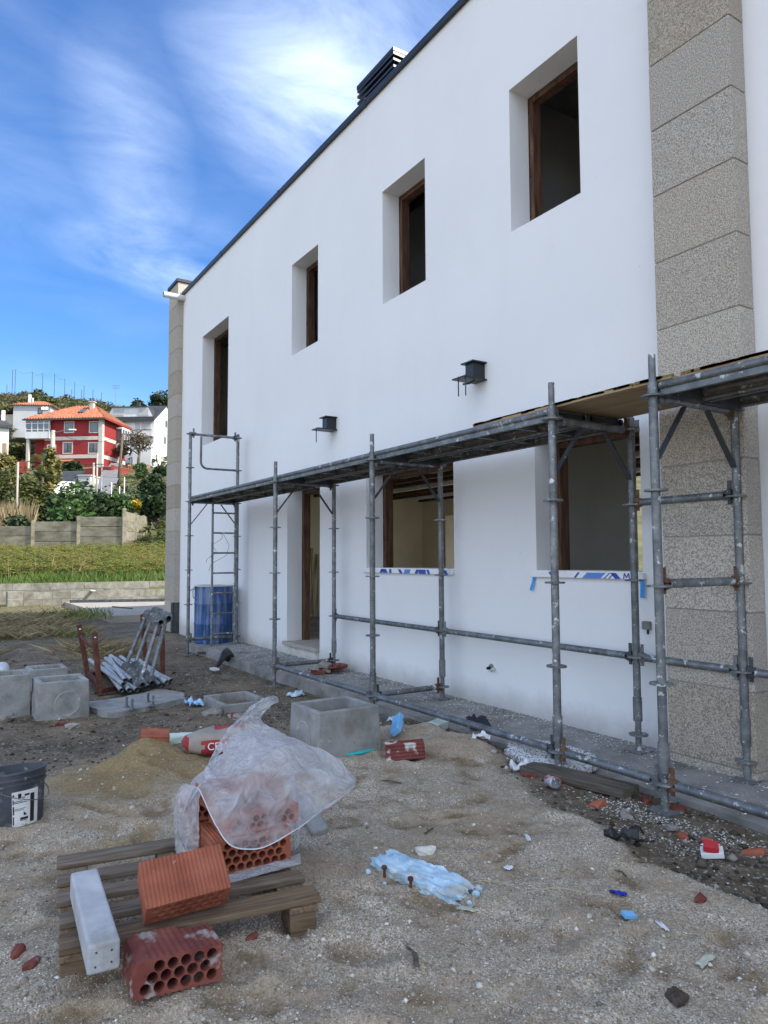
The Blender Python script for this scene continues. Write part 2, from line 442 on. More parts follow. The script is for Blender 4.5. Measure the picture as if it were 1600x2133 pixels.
# ------------------------------------------------------------------ ground and terrain
def gravel_edge(x):
    return np.interp(x, [-5.2, -4.5, -4.2, -3.8, -3.1, -2.57, -2.0, -1.5, -0.6, 1], [2.4, 2.85, 3.12, 3.1, 2.93, 2.72, 2.5, 2.55, 2.6, 2.6])
def yard_h(x, y):
    x = np.asarray(x, float); y = np.asarray(y, float)
    h = -0.10 + 0.10*sstep(-6.2, -4.2, x) + 0.09*sstep(-15.5, -18.0, x)
    h = h + 0.030*fbm(x, y, 0.9, 3, 5) + 0.010*fbm(x, y, 3.6, 3, 11)
    e = gravel_edge(x) + 0.16*fbm(x, y, 2.2, 4, 31)
    gr = sstep(0.12, -0.10, y-e)*sstep(-5.0, -4.3, x + 0.3*fbm(x, y, 2, 3, 77))
    h = h + 0.045*gr
    # heaps
    def heap(cx, cy, rx, ry, hh, rot=0.0):
        dx = x-cx; dy = y-cy; c, s = math.cos(rot), math.sin(rot)
        u = (dx*c+dy*s)/rx; w = (-dx*s+dy*c)/ry
        r = np.sqrt(u*u+w*w) + 0.28*fbm(x, y, 3.0, 3, 91) + 0.10*fbm(x, y, 14.0, 3, 92)
        return hh*np.clip(1-r, 0, 1)**1.15
    h = h + heap(-4.58, 1.15, 0.34, 0.26, 0.16, 1.2) + heap(-4.36, 1.32, 0.32, 0.20, 0.035, 0.3) + heap(-4.30, 1.10, 0.3, 0.22, 0.05)
    h = h + heap(-4.15, 3.02, 0.75, 0.42, 0.13, 0.2)
    h = h + heap(-8.4, -0.2, 2.2, 1.6, 0.16) + heap(-11.0, 1.4, 2.5, 1.2, 0.14)
    # trodden dents in the loose gravel
    rs = np.random.RandomState(3)
    dent = []
    for i in range(95):
        cx = -0.9 - rs.rand()*3.9; cy = -0.4 + rs.rand()*3.0; a = rs.rand()*PI; rx = 0.06+rs.rand()**2*0.22; ry = 0.04+rs.rand()**2*0.09
        dx = x-cx; dy = y-cy; u = (dx*math.cos(a)+dy*math.sin(a))/rx; w = (-dx*math.sin(a)+dy*math.cos(a))/ry
        r2_ = u*u+w*w
        k = 0.007+rs.rand()*0.010
        h = h - k*np.exp(-r2_*1.6) + k*0.75*np.exp(-((np.sqrt(r2_)-1.45)**2)*7)
    for i in range(34):                      # boot prints with a firmer edge
        cx = -1.0 - rs.rand()*3.2; cy = 0.1 + rs.rand()*2.6; a = rs.rand()*2*PI
        dx = x-cx; dy = y-cy; u = (dx*math.cos(a)+dy*math.sin(a))/0.14; w = (-dx*math.sin(a)+dy*math.cos(a))/(0.05*(1-0.18*np.clip(u, -1, 1)))
        rr = np.sqrt(u*u+w*w)
        h = h - 0.013*sstep(1.12, 0.88, rr) + 0.006*np.exp(-((rr-1.25)/0.16)**2)
    near = sstep(-7.5, -4.5, x)
    h = h + near*0.005*np.clip(fbm(x, y, 5.0, 4, 47)*2-0.2, -0.4, 1)
    h = h + near*(0.010*fbm(x, y, 9, 3, 41) + 0.007*fbm(x, y, 27, 3, 43))*(0.45+0.55*gr) + (1-near)*0.012*fbm(x, y, 7, 2, 44)
    # flatter soil next to the walkway and under the house
    flat = sstep(3.15, 3.35, y)
    h = h*(1-flat) + flat*np.where(x > -5, -0.02, -0.10)
    return h
def yh(x, y): return float(yard_h(np.array([x]), np.array([y]))[0])

def far_h(x, y):
    d = -x*0.8437 + y*0.5368
    lat = x*0.5368 + y*0.8437
    s = np.interp(d, [18, 22, 24, 33, 40, 60, 80, 105, 130, 150, 200, 260, 320, 420, 900, 3000],
                     [-0.3, -0.2, 0.55, 1.65, 2.9, 6.5, 10.0, 14.6, 17.5, 22.5, 40, 60, 74, 80, 60, 40])
    damp = np.where(d > 140, np.interp(lat/np.maximum(d, 1), [-3, -0.75, -0.5, -0.42, -0.36, -0.1, 1, 3], [0.8, 1.0, 1.0, 0.95, 0.86, 0.8, 0.6, 0.5]), 1.0)
    h = np.where(d > 150, 22.5+(s-22.5)*damp, s)
    h = h + np.where(d > 26, np.clip((d-26)/60, 0, 1)*fbm(x, y, 0.05, 3, 8)*1.2, 0)
    return np.where(d < 18, -0.35, h)
def fh(x, y): return float(far_h(np.array([float(x)]), np.array([float(y)]))[0])
def site(lat, d, z=0.0):
    """metres to the right of and along the street that climbs the hill"""
    p = FH*d + RH*lat
    return Vector((p.x, p.y, z))
def sgrd(lat, d):
    p = site(lat, d); return fh(p.x, p.y)

xs = np.concatenate([np.arange(-24.0, -9, 0.09), np.arange(-9, -5.2, 0.035), np.arange(-5.2, -0.6, 0.019), np.arange(-0.6, 3.01, 0.08), np.arange(3.5, 25, 1.0)])
ys = np.concatenate([np.arange(-40.0, -9.0, 1.0), np.arange(-9.0, -1.0, 0.12), np.arange(-1.0, 3.6, 0.02), np.arange(3.6, 8.01, 0.2)])
GX, GY = np.meshgrid(xs, ys, indexing='ij')
GZ = yard_h(GX, GY)
GZ = np.where((GX > -14.3) & (GY > 4.0), -0.3, GZ)
nx, ny = len(xs), len(ys)
idx = np.arange(nx*ny).reshape(nx, ny)
F4 = np.stack([idx[:-1, :-1], idx[1:, :-1], idx[1:, 1:], idx[:-1, 1:]], -1).reshape(-1, 4)
E_ = gravel_edge(GX) + 0.16*fbm(GX, GY, 2.2, 4, 31) + 0.05*fbm(GX, GY, 12, 3, 35)
grav = sstep(0.07, -0.06, GY-E_)*sstep(-5.3, -4.2, GX + 0.5*fbm(GX, GY, 1.5, 4, 77))
grav = np.maximum(grav, sstep(-3.0, -5.0, GY)*sstep(-14, -9, GX))
sandm = np.exp(-(((GX+4.5)/0.85)**2 + ((GY-1.25)/0.75)**2))*1.3
sandm = np.maximum(sandm, 0.62*np.exp(-(((GX+3.9)/0.9)**2 + ((GY-0.75)/0.7)**2)))
sandm = np.clip(sandm + 0.55*fbm(GX, GY, 1.6, 4, 51)*np.clip(grav+0.3, 0, 1), 0, 1)
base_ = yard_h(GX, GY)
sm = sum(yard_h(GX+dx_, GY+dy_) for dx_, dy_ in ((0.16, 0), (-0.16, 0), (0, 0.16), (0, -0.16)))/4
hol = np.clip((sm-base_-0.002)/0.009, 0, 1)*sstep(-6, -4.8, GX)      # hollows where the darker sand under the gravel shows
grass = sstep(-11.5, -16.0, GX + 1.5*fbm(GX, GY, 0.6, 4, 61) + (GY-1.0)*0.35)*sstep(3.6, 2.2, GY)
me = np_mesh('ground', np.stack([GX, GY, GZ], -1).reshape(-1, 3), F4, None, smooth=True)
at = me.color_attributes.new('mask', 'FLOAT_COLOR', 'POINT')
at.data.foreach_set('color', np.stack([1-grav, sandm, grass, hol], -1).reshape(-1).astype(np.float32))
m, nt, b = nodemat('sand_gravel_and_soil')
v = coords(nt, rnd=False)
av = N(nt, 'ShaderNodeVertexColor', layer_name='mask')
sx = N(nt, 'ShaderNodeSeparateColor', {0: av.outputs[0]})
vor = N(nt, 'ShaderNodeTexVoronoi', {'Scale': 210.0, 'Randomness': 1.0}); nt.links.new(v, vor.inputs['Vector'])
vorw = N(nt, 'ShaderNodeSeparateColor', {0: vor.outputs['Color']})
vor2 = N(nt, 'ShaderNodeTexVoronoi', {'Scale': 85.0}); nt.links.new(v, vor2.inputs['Vector'])
vor2w = N(nt, 'ShaderNodeSeparateColor', {0: vor2.outputs['Color']})
n_lo = noise(nt, v, 1.6, 5, 0.6); n_mid = noise(nt, v, 7, 6, 0.65); n_hi = noise(nt, v, 60, 4, 0.7)
gcol = ramp(nt, vorw.outputs[0], [(0.0, (0.17, 0.13, 0.09)), (0.35, (0.355, 0.295, 0.22)), (0.7, (0.49, 0.42, 0.33)), (0.93, (0.60, 0.54, 0.45)), (1.0, (0.80, 0.76, 0.68))])
gsand = ramp(nt, n_hi, [(0.3, (0.225, 0.165, 0.105)), (0.7, (0.40, 0.315, 0.215))])
f_s = N(nt, 'ShaderNodeMapRange', {0: mth(nt, 'ADD', n_lo, mth(nt, 'MULTIPLY', n_mid, 0.55)), 1: 0.64, 2: 0.92, 3: 0.0, 4: 0.85})
c_ = mixc(nt, f_s.outputs[0], gcol, gsand)
ysand = ramp(nt, mth(nt, 'ADD', mth(nt, 'MULTIPLY', n_hi, 0.6), mth(nt, 'MULTIPLY', n_mid, 0.4)), [(0.34, (0.17, 0.115, 0.05)), (0.66, (0.34, 0.245, 0.12))])
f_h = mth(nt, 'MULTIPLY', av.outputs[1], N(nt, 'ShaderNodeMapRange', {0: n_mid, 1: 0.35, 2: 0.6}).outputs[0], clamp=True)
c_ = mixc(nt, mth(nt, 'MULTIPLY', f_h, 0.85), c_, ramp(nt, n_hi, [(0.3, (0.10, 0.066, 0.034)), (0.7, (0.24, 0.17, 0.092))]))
f_y = N(nt, 'ShaderNodeMapRange', {0: mth(nt, 'ADD', sx.outputs[1], mth(nt, 'MULTIPLY_ADD', n_mid, 0.7, c=-0.35)), 1: 0.42, 2: 0.85, 3: 0.0, 4: 0.9})
c_ = mixc(nt, f_y.outputs[0], c_, ysand)
soil = ramp(nt, mth(nt, 'ADD', mth(nt, 'MULTIPLY', n_mid, 0.6), mth(nt, 'MULTIPLY', n_hi, 0.4)), [(0.32, (0.045, 0.033, 0.022)), (0.5, (0.12, 0.093, 0.064)), (0.68, (0.23, 0.187, 0.135))])
soil = mixc(nt, N(nt, 'ShaderNodeMapRange', {0: vor2w.outputs[1], 1: 0.93, 2: 0.96, 3: 0.0, 4: 0.7}).outputs[0], soil, (0.42, 0.40, 0.36))
soil = mixc(nt, N(nt, 'ShaderNodeMapRange', {0: n_lo, 1: 0.45, 2: 0.7, 3: 0.0, 4: 0.65}).outputs[0], soil, (0.26, 0.205, 0.14))
dk = mth(nt, 'MULTIPLY', sx.outputs[0], mth(nt, 'SUBTRACT', 1.0, f_y.outputs[0]))
c_ = mixc(nt, dk, c_, soil)
gr_c = ramp(nt, n_hi, [(0.3, (0.055, 0.07, 0.022)), (0.7, (0.17, 0.14, 0.065))])
c_ = mixc(nt, mth(nt, 'MULTIPLY', sx.outputs[2], N(nt, 'ShaderNodeMapRange', {0: n_mid, 1: 0.38, 2: 0.6}).outputs[0]), c_, gr_c)
nt.links.new(c_, b.inputs['Base Color'])
b.inputs['Roughness'].default_value = 0.95
b.inputs['Specular IOR Level'].default_value = 0.2
hgt = mth(nt, 'ADD', mth(nt, 'MULTIPLY', vor.outputs['Distance'], -0.8), mth(nt, 'MULTIPLY', n_hi, 1.1))
bp = N(nt, 'ShaderNodeBump', {'Strength': 0.7, 'Distance': 0.005, 'Height': hgt})
nt.links.new(bp.outputs[0], b.inputs['Normal'])
MT['ground'] = m
g = link('ground', me, MT['ground'])
tag(g, 'sandy gravel building yard with trodden dents and dark soil by the walkway', None, None, 'structure')

# the land all round, up to the horizon
def geo_sp(a, b_, s0, k):
    out = [a]; s = s0
    while out[-1] < b_: out.append(out[-1]+s); s *= k
    return out
tx = np.array([-q for q in geo_sp(22.0, 3000, 0.7, 1.05)][::-1] + list(np.arange(-20, 10, 2.0)) + geo_sp(10, 3000, 3, 1.35))
ty = np.array([-q for q in geo_sp(2, 3000, 1.2, 1.25)][::-1] + list(np.arange(-1, 14, 1.0)) + [q for q in geo_sp(14, 3000, 1.2, 1.07)])
TX, TY = np.meshgrid(tx, ty, indexing='ij')
TZ = far_h(TX, TY)
n1, n2 = len(tx), len(ty)
idx = np.arange(n1*n2).reshape(n1, n2)
TF = np.stack([idx[:-1, :-1], idx[1:, :-1], idx[1:, 1:], idx[:-1, 1:]], -1).reshape(-1, 4)
MT['terrain'] = pmat('rough_grass_and_scrub', [(0.06, 0.062, 0.024), (0.10, 0.10, 0.04), (0.17, 0.145, 0.075)], 0.35, 10, rough=0.95, bump=0.6, bscale=1.5, bdist=0.3)
tag(link('terrain', np_mesh('terrain', np.stack([TX, TY, TZ], -1).reshape(-1, 3), TF, MT['terrain'], smooth=True)), kind='structure')

# ------------------------------------------------------------------ the house under construction
WY = 4.10            # face of the facade
house = empty('unfinished_house', (-8, WY, 0), 'white rendered two storey house with empty window openings behind the scaffold', 'house')
OPEN = dict(U1=(-4.41, -3.64, 4.05, 5.305), U2=(-6.45, -5.65, 4.05, 5.315), U3=(-8.77, -7.99, 4.05, 5.315), U4=(-12.57, -11.23, 3.32, 5.33),
            L1=(-4.18, -3.17, 1.185, 2.23), L2=(-6.81, -5.24, 1.185, 2.23), D=(-8.885, -7.93, 0.19, 2.23))
def wall_with_holes(mb, x0, x1, z0, z1, y, holes, flip=False, axis='y'):
    xs_ = sorted(set([x0, x1]+[h[i] for h in holes for i in (0, 1)])); zs_ = sorted(set([z0, z1]+[h[i] for h in holes for i in (2, 3)]))
    xs_ = [q for q in xs_ if x0 <= q <= x1]; zs_ = [q for q in zs_ if z0 <= q <= z1]
    for a, b_ in zip(xs_, xs_[1:]):
        for c, d in zip(zs_, zs_[1:]):
            if any(h[0] <= (a+b_)/2 <= h[1] and h[2] <= (c+d)/2 <= h[3] for h in holes): continue
            q = [(a, c), (b_, c), (b_, d), (a, d)]
            if flip: q.reverse()
            mb.face([(u, y, w) for u, w in q] if axis == 'y' else [(y, u, w) for u, w in q])
RD = 0.22            # reveal depth
mb = MB()
hs = list(OPEN.values())
wall_with_holes(mb, -14.3, 12.0, -0.25, 6.50, WY, hs)
for (a, b_, c, d) in hs:
    mb.face([(a, WY, c), (a, WY, d), (a, WY+RD, d), (a, WY+RD, c)])
    mb.face([(b_, WY, d), (b_, WY, c), (b_, WY+RD, c), (b_, WY+RD, d)])
    mb.face([(a, WY, d), (b_, WY, d), (b_, WY+RD, d), (a, WY+RD, d)])
    mb.face([(b_, WY, c), (a, WY, c), (a, WY+RD, c), (b_, WY+RD, c)])
# end walls, rear wall with openings, inner side of the parapet
mb.face([(-14.3, WY, -0.25), (-14.3, WY, 6.5), (-14.3, 12.2, 6.5), (-14.3, 12.2, -0.25)]); mb.face([(-10.35, 9.3, -0.25), (-10.35, 12.2, -0.25), (-10.35, 12.2, 6.5), (-10.35, 9.3, 6.5)])
mb.face([(12.0, WY, 6.5), (12.0, WY, -0.25), (12.0, 9.3, -0.25), (12.0, 9.3, 6.5)])
rear = [(-13.3, -11.0, 0.2, 2.7), (-10.3, -5.0, 0.2, 2.7), (-4.3, -1.5, 0.2, 2.5), (-9.5, -8, 4, 5.3), (-5, -3.5, 4, 5.3)]  # unseen openings; the wide ground floor ones are added to light the rooms
wall_with_holes(mb, -14.3, -10.35, -0.25, 6.5, 12.2, rear, True)
wall_with_holes(mb, -10.35, 12.0, -0.25, 6.5, 9.3, rear, True)
wall_with_holes(mb, -14.3, 12.0, 6.0, 6.5, WY+0.3, [], True)
mb.build('facade_wall', MT['render'], house, world=True)
# inner shell: lining of the facade, floors, ceilings, partitions
mb = MB()
YI = WY+RD+0.10
big_h = [(a+0.05, b_-0.05, c+0.0, d-0.05) for a, b_, c, d in hs]
wall_with_holes(mb, -14.2, 3.1, 0.15, 5.9, YI, big_h, True)
wall_with_holes(mb, -14.2, -10.4, 0.15, 5.9, 12.1, rear)
mb.face([(-14.2, YI, 0.15), (-14.2, 12.1, 0.15), (-14.2, 12.1, 5.9), (-14.2, YI, 5.9)])
mb.face([(3.1, 9.2, 0.15), (3.1, YI, 0.15), (3.1, YI, 5.9), (3.1, 9.2, 5.9)])
mb.build('inner_lining', MT['inner'], house, world=True)
mb = MB()
mb.box((-14.2, YI, 0.02), (3.1, 9.25, 0.17)); mb.box((-14.2, YI, 2.78), (3.1, 9.25, 3.02)); mb.box((-14.2, YI-0.1, 5.72), (11.9, 9.25, 5.9))
mb.box((-14.2, 9.25, 0.02), (-10.4, 12.1, 0.17)); mb.box((-14.2, 9.25, 2.78), (-10.4, 12.1, 3.02)); mb.box((-14.2, 9.25, 5.72), (-10.4, 12.1, 5.9))
mb.build('floor_slab', MT['conc_w'], house, world=True)
mb = MB()
mb.box((-12.72, YI, 0.17), (-12.6, 9.0, 2.78))                                   # far side of the ground floor room
wall_with_holes(mb, -12.6, -4.7, 0.17, 2.78, 9.0, [(-11.95, -11.0, 0.17, 2.18), (-10.3, -5.2, 0.17, 2.7)])  # its rear wall with a doorway and a wide unseen opening added for light
wall_with_holes(mb, -12.6, -4.7, 0.17, 2.78, 9.12, [(-11.95, -11.0, 0.17, 2.18), (-10.3, -5.2, 0.17, 2.7)], True)
mb.box((-13.7, 9.12, 0.17), (-13.58, 12.1, 2.78)); mb.box((-10.5, 9.12, 0.17), (-10.38, 12.1, 2.78))
mb.build('partition_wall', MT['inner'], house, world=True)
mb = MB()
mb.box((-4.72, YI, 0.17), (-4.6, 5.88, 2.78)); mb.box((-4.72, 6.7, 0.17), (-4.6, 9.0, 2.78))
for px in (-4.9, -7.2, -9.6): mb.box((px-0.06, YI, 3.02), (px+0.06, 9.0, 5.72))
mb.box((-14.2, 8.2, 3.02), (3.1, 8.3, 5.72)); mb.box((-1.4, 8.2, 0.17), (3.1, 8.3, 2.78))
mb.build('partition_wall', MT['inner_g'], house, world=True)
k = 0
for y in np.arange(4.7, 9.0, 0.42):
    mb = MB(); mb.box((-12.6, y, 2.50), (-4.72, y+0.05, 2.56))
    mb.build('ceiling_batten', MT['wht'] if k % 3 == 0 else MT['wood_in'], house, world=True); k += 1
for x in np.arange(-12.2, -4.9, 0.8):
    mb = MB(); mb.box((x, 4.5, 2.56), (x+0.05, 9.0, 2.60)); mb.build('ceiling_batten', MT['galv_d'], house, world=True)
for y in np.arange(4.8, 8.2, 0.6):
    mb = MB(); mb.box((-7.1, y, 5.52), (-5.0, y+0.06, 5.58)); mb.build('ceiling_batten', MT['wood_in'], house, world=True)
# rough timber linings behind each reveal
for key, (a, b_, c, d) in OPEN.items():
    w = MB(); w.m = 0
    y0, y1 = WY+RD+0.004, WY+RD+0.10
    f = MB()
    for s in (0, 1):
        for i in range(14):     # ragged outer edge against the render
            za, zb = c+(d-c)*i/14, c+(d-c)*(i+1)/14
            j = random.uniform(-0.006, 0.012)
            if s == 0: f.box((a+0.012+j, y0, za), (a+0.055, y1, zb))
            else: f.box((b_-0.055, y0, za), (b_-0.012-j, y1, zb))
    f.box((a+0.055, y0+0.002, d-0.055), (b_-0.055, y1-0.002, d-0.012))
    f.build('window_lining' if key != 'D' else 'door_lining', MT['wood_in'], house, world=True)
# sills with protective film on the two ground floor windows
SILLS = []
for key in ('L1', 'L2'):
    a, b_, c, d = OPEN[key]
    s = MB(); s.box((a-0.035, WY-0.035, c-0.052), (b_+0.02 if key == 'L1' else b_+0.005, WY+RD+0.05, c-0.008))
    so = s.build('window_sill', MT['wht'], house, world=True); bevel(so, 0.003)
    SILLS.append((key, so, a, b_, c))
for key, so, a, b_, c in SILLS:
    f = MB(); yf = WY-0.0372
    z0, z1 = c-0.050, c-0.010
    def par(x, w, sk, m_): f.m = m_; f.box((0, 0, 0), (0, 0, 0)) if False else f.face([(x, yf, z0), (x+w, yf, z0), (x+w+sk, yf, z1), (x+sk, yf, z1)])
    rs = np.random.RandomState(5 if key == 'L1' else 9)
    if key == 'L1':
        items = [(0.20, 0.07, -0.04, 0), (0.42, 0.02, 0.04, 0), (0.50, 0.17, 0.05, 1), (0.70, 0.012, 0.05, 0), (0.74, 0.012, 0.05, 0), (0.80, 0.05, -0.04, 0)]
    else:
        items = [(0.33, 0.05, 0.03, 0), (0.40, 0.09, -0.03, 0), (0.52, 0.04, 0.0, 0), (0.72, 0.05, -0.04, 0), (0.79, 0.10, 0.02, 1), (0.98, 0.05, 0.03, 0), (1.05, 0.12, 0.0, 0), (1.2, 0.04, -0.02, 0), (1.47, 0.05, -0.03, 0)]
    for it in items: par(a+it[0], it[1], it[2], it[3])
    if key == 'L1':                 # a capital M and W in blue strokes near the end of the film
        f.m = 0; x = a+0.87
        for (xa, za, xb, zb) in ((0, 0, 0.008, 1), (0.008, 1, 0.025, 0.2), (0.025, 0.2, 0.042, 1), (0.042, 1, 0.05, 0), (0.065, 1, 0.075, 0), (0.075, 0, 0.087, 0.8), (0.087, 0.8, 0.10, 0), (0.10, 0, 0.11, 1)):
            A = (x+xa, z0+(z1-z0)*za); B = (x+xb, z0+(z1-z0)*zb)
            f.face([(A[0], yf, A[1]), (A[0]+0.009, yf, A[1]), (B[0]+0.009, yf, B[1]), (B[0], yf, B[1])])
    f.build('protective_film', [MT['blue_film'], MT['lblue_film']], so, world=False).location = Vector((0, 0, 0)) - Vector(house.location)
def strip(name, mat, pts, w, th, parent):
    f = MB()
    for p, q in zip(pts, pts[1:]): f.bar(p, q, w, th, up=(0, -1, 0))
    return f.build(name, mat, parent, world=True)
a, b_, c, d = OPEN['L1']
strip('tape_end', MT['tape'], [(a-0.02, WY-0.012, c-0.055), (a-0.028, WY-0.02, c-0.11), (a-0.045, WY-0.028, c-0.16)], 0.025, 0.002, house)
strip('tape_end', MT['tape'], [(b_+0.0, WY-0.012, c-0.05), (b_+0.004, WY-0.02, c-0.11), (b_+0.002, WY-0.022, c-0.175)], 0.032, 0.002, house)
# door step: stone slab on a rough plinth
a, b_, c, d = OPEN['D']
s = MB(); s.box((a-0.04, WY-0.055, c-0.045), (b_-0.003, WY+RD+0.3, c+0.001)); bevel(s.build('door_step', MT['granite_s'], house, world=True), 0.004)
s = MB(); s.box((a+0.02, WY-0.012, -0.1), (b_-0.02, WY+0.03, c-0.045)); s.build('step_plinth', pmat('rough_base_coat', [(0.40, 0.37, 0.33), (0.62, 0.60, 0.57)], 9, bump=0.4, spots=[((0.30, 0.22, 0.15), 7, 0.55, 0.15, 0.8)]), house, world=True)
# coping along the parapet
mb = MB(); mb.box((-13.80, WY-0.035, 6.502), (12.0, WY+0.36, 6.545)); mb.box((-13.80, WY-0.038, 6.474), (12.0, WY-0.004, 6.5022))
mb.build('roof_coping', MT['anth'], house, world=True)
for x in np.arange(-11.6, 3, 2.4):
    s = MB(); s.box((x, WY-0.0405, 6.472), (x+0.05, WY+0.36, 6.548)); s.build('coping_joint', MT['anth'], house, world=True)
# stone piers: stacked granite blocks with recessed joints
def pier(x0, x1, y0, y1, zs_, sides):
    core = MB(); core.box((x0+0.007, y0+0.007, -0.2), (x1-0.007, y1, zs_[-1]))
    pc = core.build('stone_pier', MT['mortar'], house, world=True)
    for z0, z1 in zip(zs_, zs_[1:]):
        j = [random.uniform(-0.0015, 0.0015) for _ in range(3)]
        mbk = MB(); mbk.box((x0+j[0], y0+j[1], z0+0.004), (x1+j[0], y1-0.002, z1-0.004))
        o = mbk.build('stone_block', [MT['granite'], MT['granite_s']], pc, world=False)
        o.location = -Vector(house.location)
        for p in o.data.polygons:
            if abs(p.normal.x) > 0.9: p.material_index = sides
        bevel(o, 0.004, 2)
    return pc
pier(-2.90, -2.335, 3.95, 4.10, [-0.15, 0.07]+[0.07+0.4465*i for i in range(1, 16)], 1)
pier(-14.37, -13.765, 3.985, 4.45, [-0.15, 0.05]+[0.05+0.4465*i for i in range(1, 15)]+[6.74], 1)
mb = MB(); mb.box((-14.40, 3.955, 6.742), (-13.735, 4.8, 6.80)); mb.build('pier_cap', MT['anth'], house, world=True)
mb = MB(); mb.box((-13.90, 3.975, -0.12), (-13.757, 3.984, 0.47)); mb.box((-13.763, 3.975, -0.12), (-13.757, 4.10, 0.47)); mb.build('flashing_plate', MT['galv_d'], house, world=True)
# overflow spout from the roof
s = MB(); s.tube([(-13.68, WY+0.05, 6.40), (-13.68, 3.68, 6.40)], 0.056, 20, caps=False); s.tube([(-13.68, 3.68, 6.40), (-13.68, WY+0.05, 6.40)], 0.049, 20, caps=False)
autosmooth(s.build('overflow_spout', MT['grey_pvc'], house, world=True))
# steel beam stubs left sticking out of the facade
def stub(x, z, n_rods):
    zc_ = z
    t = MB(); t.box((x-0.085, WY-0.16, zc_+0.070), (x+0.085, WY+0.02, zc_+0.082))
    o = t.build('steel_beam_stub', MT['anth'], house, world=True)
    def sub(name, f, mat=MT['anth']):
        q = f.build(name, mat, o, world=False); q.location = -Vector(house.location); return q
    f = MB(); f.box((x-0.085, WY-0.26, zc_-0.082), (x+0.085, WY+0.02, zc_-0.070)); sub('flange', f)
    f = MB(); f.box((x-0.055, WY-0.13, zc_-0.0695), (x+0.055, WY+0.02, zc_+0.0695)); sub('web', f)
    for i in range(n_rods):
        f = MB(); xx = x-0.05+0.1*i; yy = WY-0.215
        f.tube([(xx, yy, zc_-0.225-0.01*i), (xx, yy, zc_-0.05)], 0.0055, 8); f.tube([(xx, yy, zc_-0.07), (xx, yy, zc_-0.058)], 0.011, 6); sub('threaded_rod', f, MT['galv_d'])
    if n_rods > 1:
        f = MB(); f.tube([(x+0.06, WY-0.12, zc_-0.09), (x+0.02, WY-0.15, zc_-0.115), (x-0.02, WY-0.19, zc_-0.12)], 0.009, 8); sub('cable_end', f, MT['black'])
stub(-7.56, 2.905, 1)
stub(-4.83, 2.925, 2)
# conduit ends cut off in the wall
def conduit(x, z, n):
    for i in range(n):
        s = MB(); s.tube([(x+0.055*i, WY+0.02, z), (x+0.055*i+0.006, WY-0.035-0.012*i, z-0.006-0.01*i)], 0.013, 10, caps=False)
        s.tube([(x+0.055*i, WY+0.005, z), (x+0.055*i+0.006, WY-0.034-0.012*i, z-0.006-0.01*i)], 0.010, 10)
        s.build('conduit_end', MT['black'] if i % 2 == 0 else MT['grey_pvc'], house, world=True)
    s = MB(); s.lathe([(0.03, 0), (0.034, 0.004), (0.0, 0.006)], (0, 0, 0), 9, Matrix.Translation((x+0.02, WY, z)) @ Matrix.Rotation(PI/2, 4, 'X'))
    s.build('patch_plaster', MT['conc'], house, world=True)
conduit(-4.76, 0.35, 2)
s = MB(); s.box((-3.175, WY-0.03, 0.80), (-3.115, WY+0.01, 0.855)); bevel(s.build('junction_box', MT['conc'], house, world=True), 0.006)
s = MB(); s.tube([(-3.13, WY-0.02, 0.80), (-3.12, WY-0.035, 0.775)], 0.008, 8); s.build('conduit_end', MT['black'], house, world=True)
# louvred chimney on the roof
cx0, cx1, cy0, cy1 = -7.88, -7.00, 4.62, 5.20
s = MB(); s.box((cx0+0.09, cy0+0.09, 5.9), (cx1-0.09, cy1-0.09, 7.46)); ch = s.build('chimney', MT['black'], house, world=True)
for i in range(7):
    z = 7.50-0.088*i
    s = MB(); t = 0.042 if i == 0 else 0.03
    for lo, hi in (((cx0, cy0), (cx1, cy0+0.07)), ((cx0, cy1-0.07), (cx1, cy1)), ((cx0, cy0+0.07), (cx0+0.07, cy1-0.07)), ((cx1-0.07, cy0+0.07), (cx1, cy1-0.07))):
        s.box((lo[0], lo[1], z-t), (hi[0], hi[1], z))
    o = s.build('louvre_slat', MT['anth'], ch, world=False); o.location = -Vector(house.location)
s = MB(); s.box((cx0-0.005, cy0-0.005, 7.501), (cx1+0.005, cy1+0.005, 7.55)); o = s.build('chimney_cap', MT['anth'], ch, world=False); o.location = -Vector(house.location)
# concrete walkway at the foot of the wall
xs_w = np.linspace(-10.9, 1.5, 90)
mb = MB()
ed = [3.37 + 0.02*math.sin(q*1.7)+0.012*math.sin(q*5.1+1) for q in xs_w]
for i in range(len(xs_w)-1):
    a, b_ = xs_w[i], xs_w[i+1]
    mb.face([(a, ed[i], 0.012), (b_, ed[i+1], 0.012), (b_, 4.12, 0.026), (a, 4.12, 0.026)])
    mb.face([(a, ed[i]-0.012, -0.3), (b_, ed[i+1]-0.012, -0.3), (b_, ed[i+1], 0.012), (a, ed[i], 0.012)])
mb.face([(-10.9, ed[0], -0.3), (-10.9, ed[0], 0.012), (-10.9, 4.12, 0.026), (-10.9, 4.12, -0.3)])
o = mb.build('walkway', MT['conc_w']); tag(o, kind='structure')
mb = MB(); mb.box((-23.0, 3.45, -0.3), (-16.6, 7.0, 0.06)); tag(mb.build('pavement', pmat('pale_paving_concrete', [(0.27, 0.245, 0.205), (0.34, 0.31, 0.265)], 2, bump=0.1)), kind='structure')

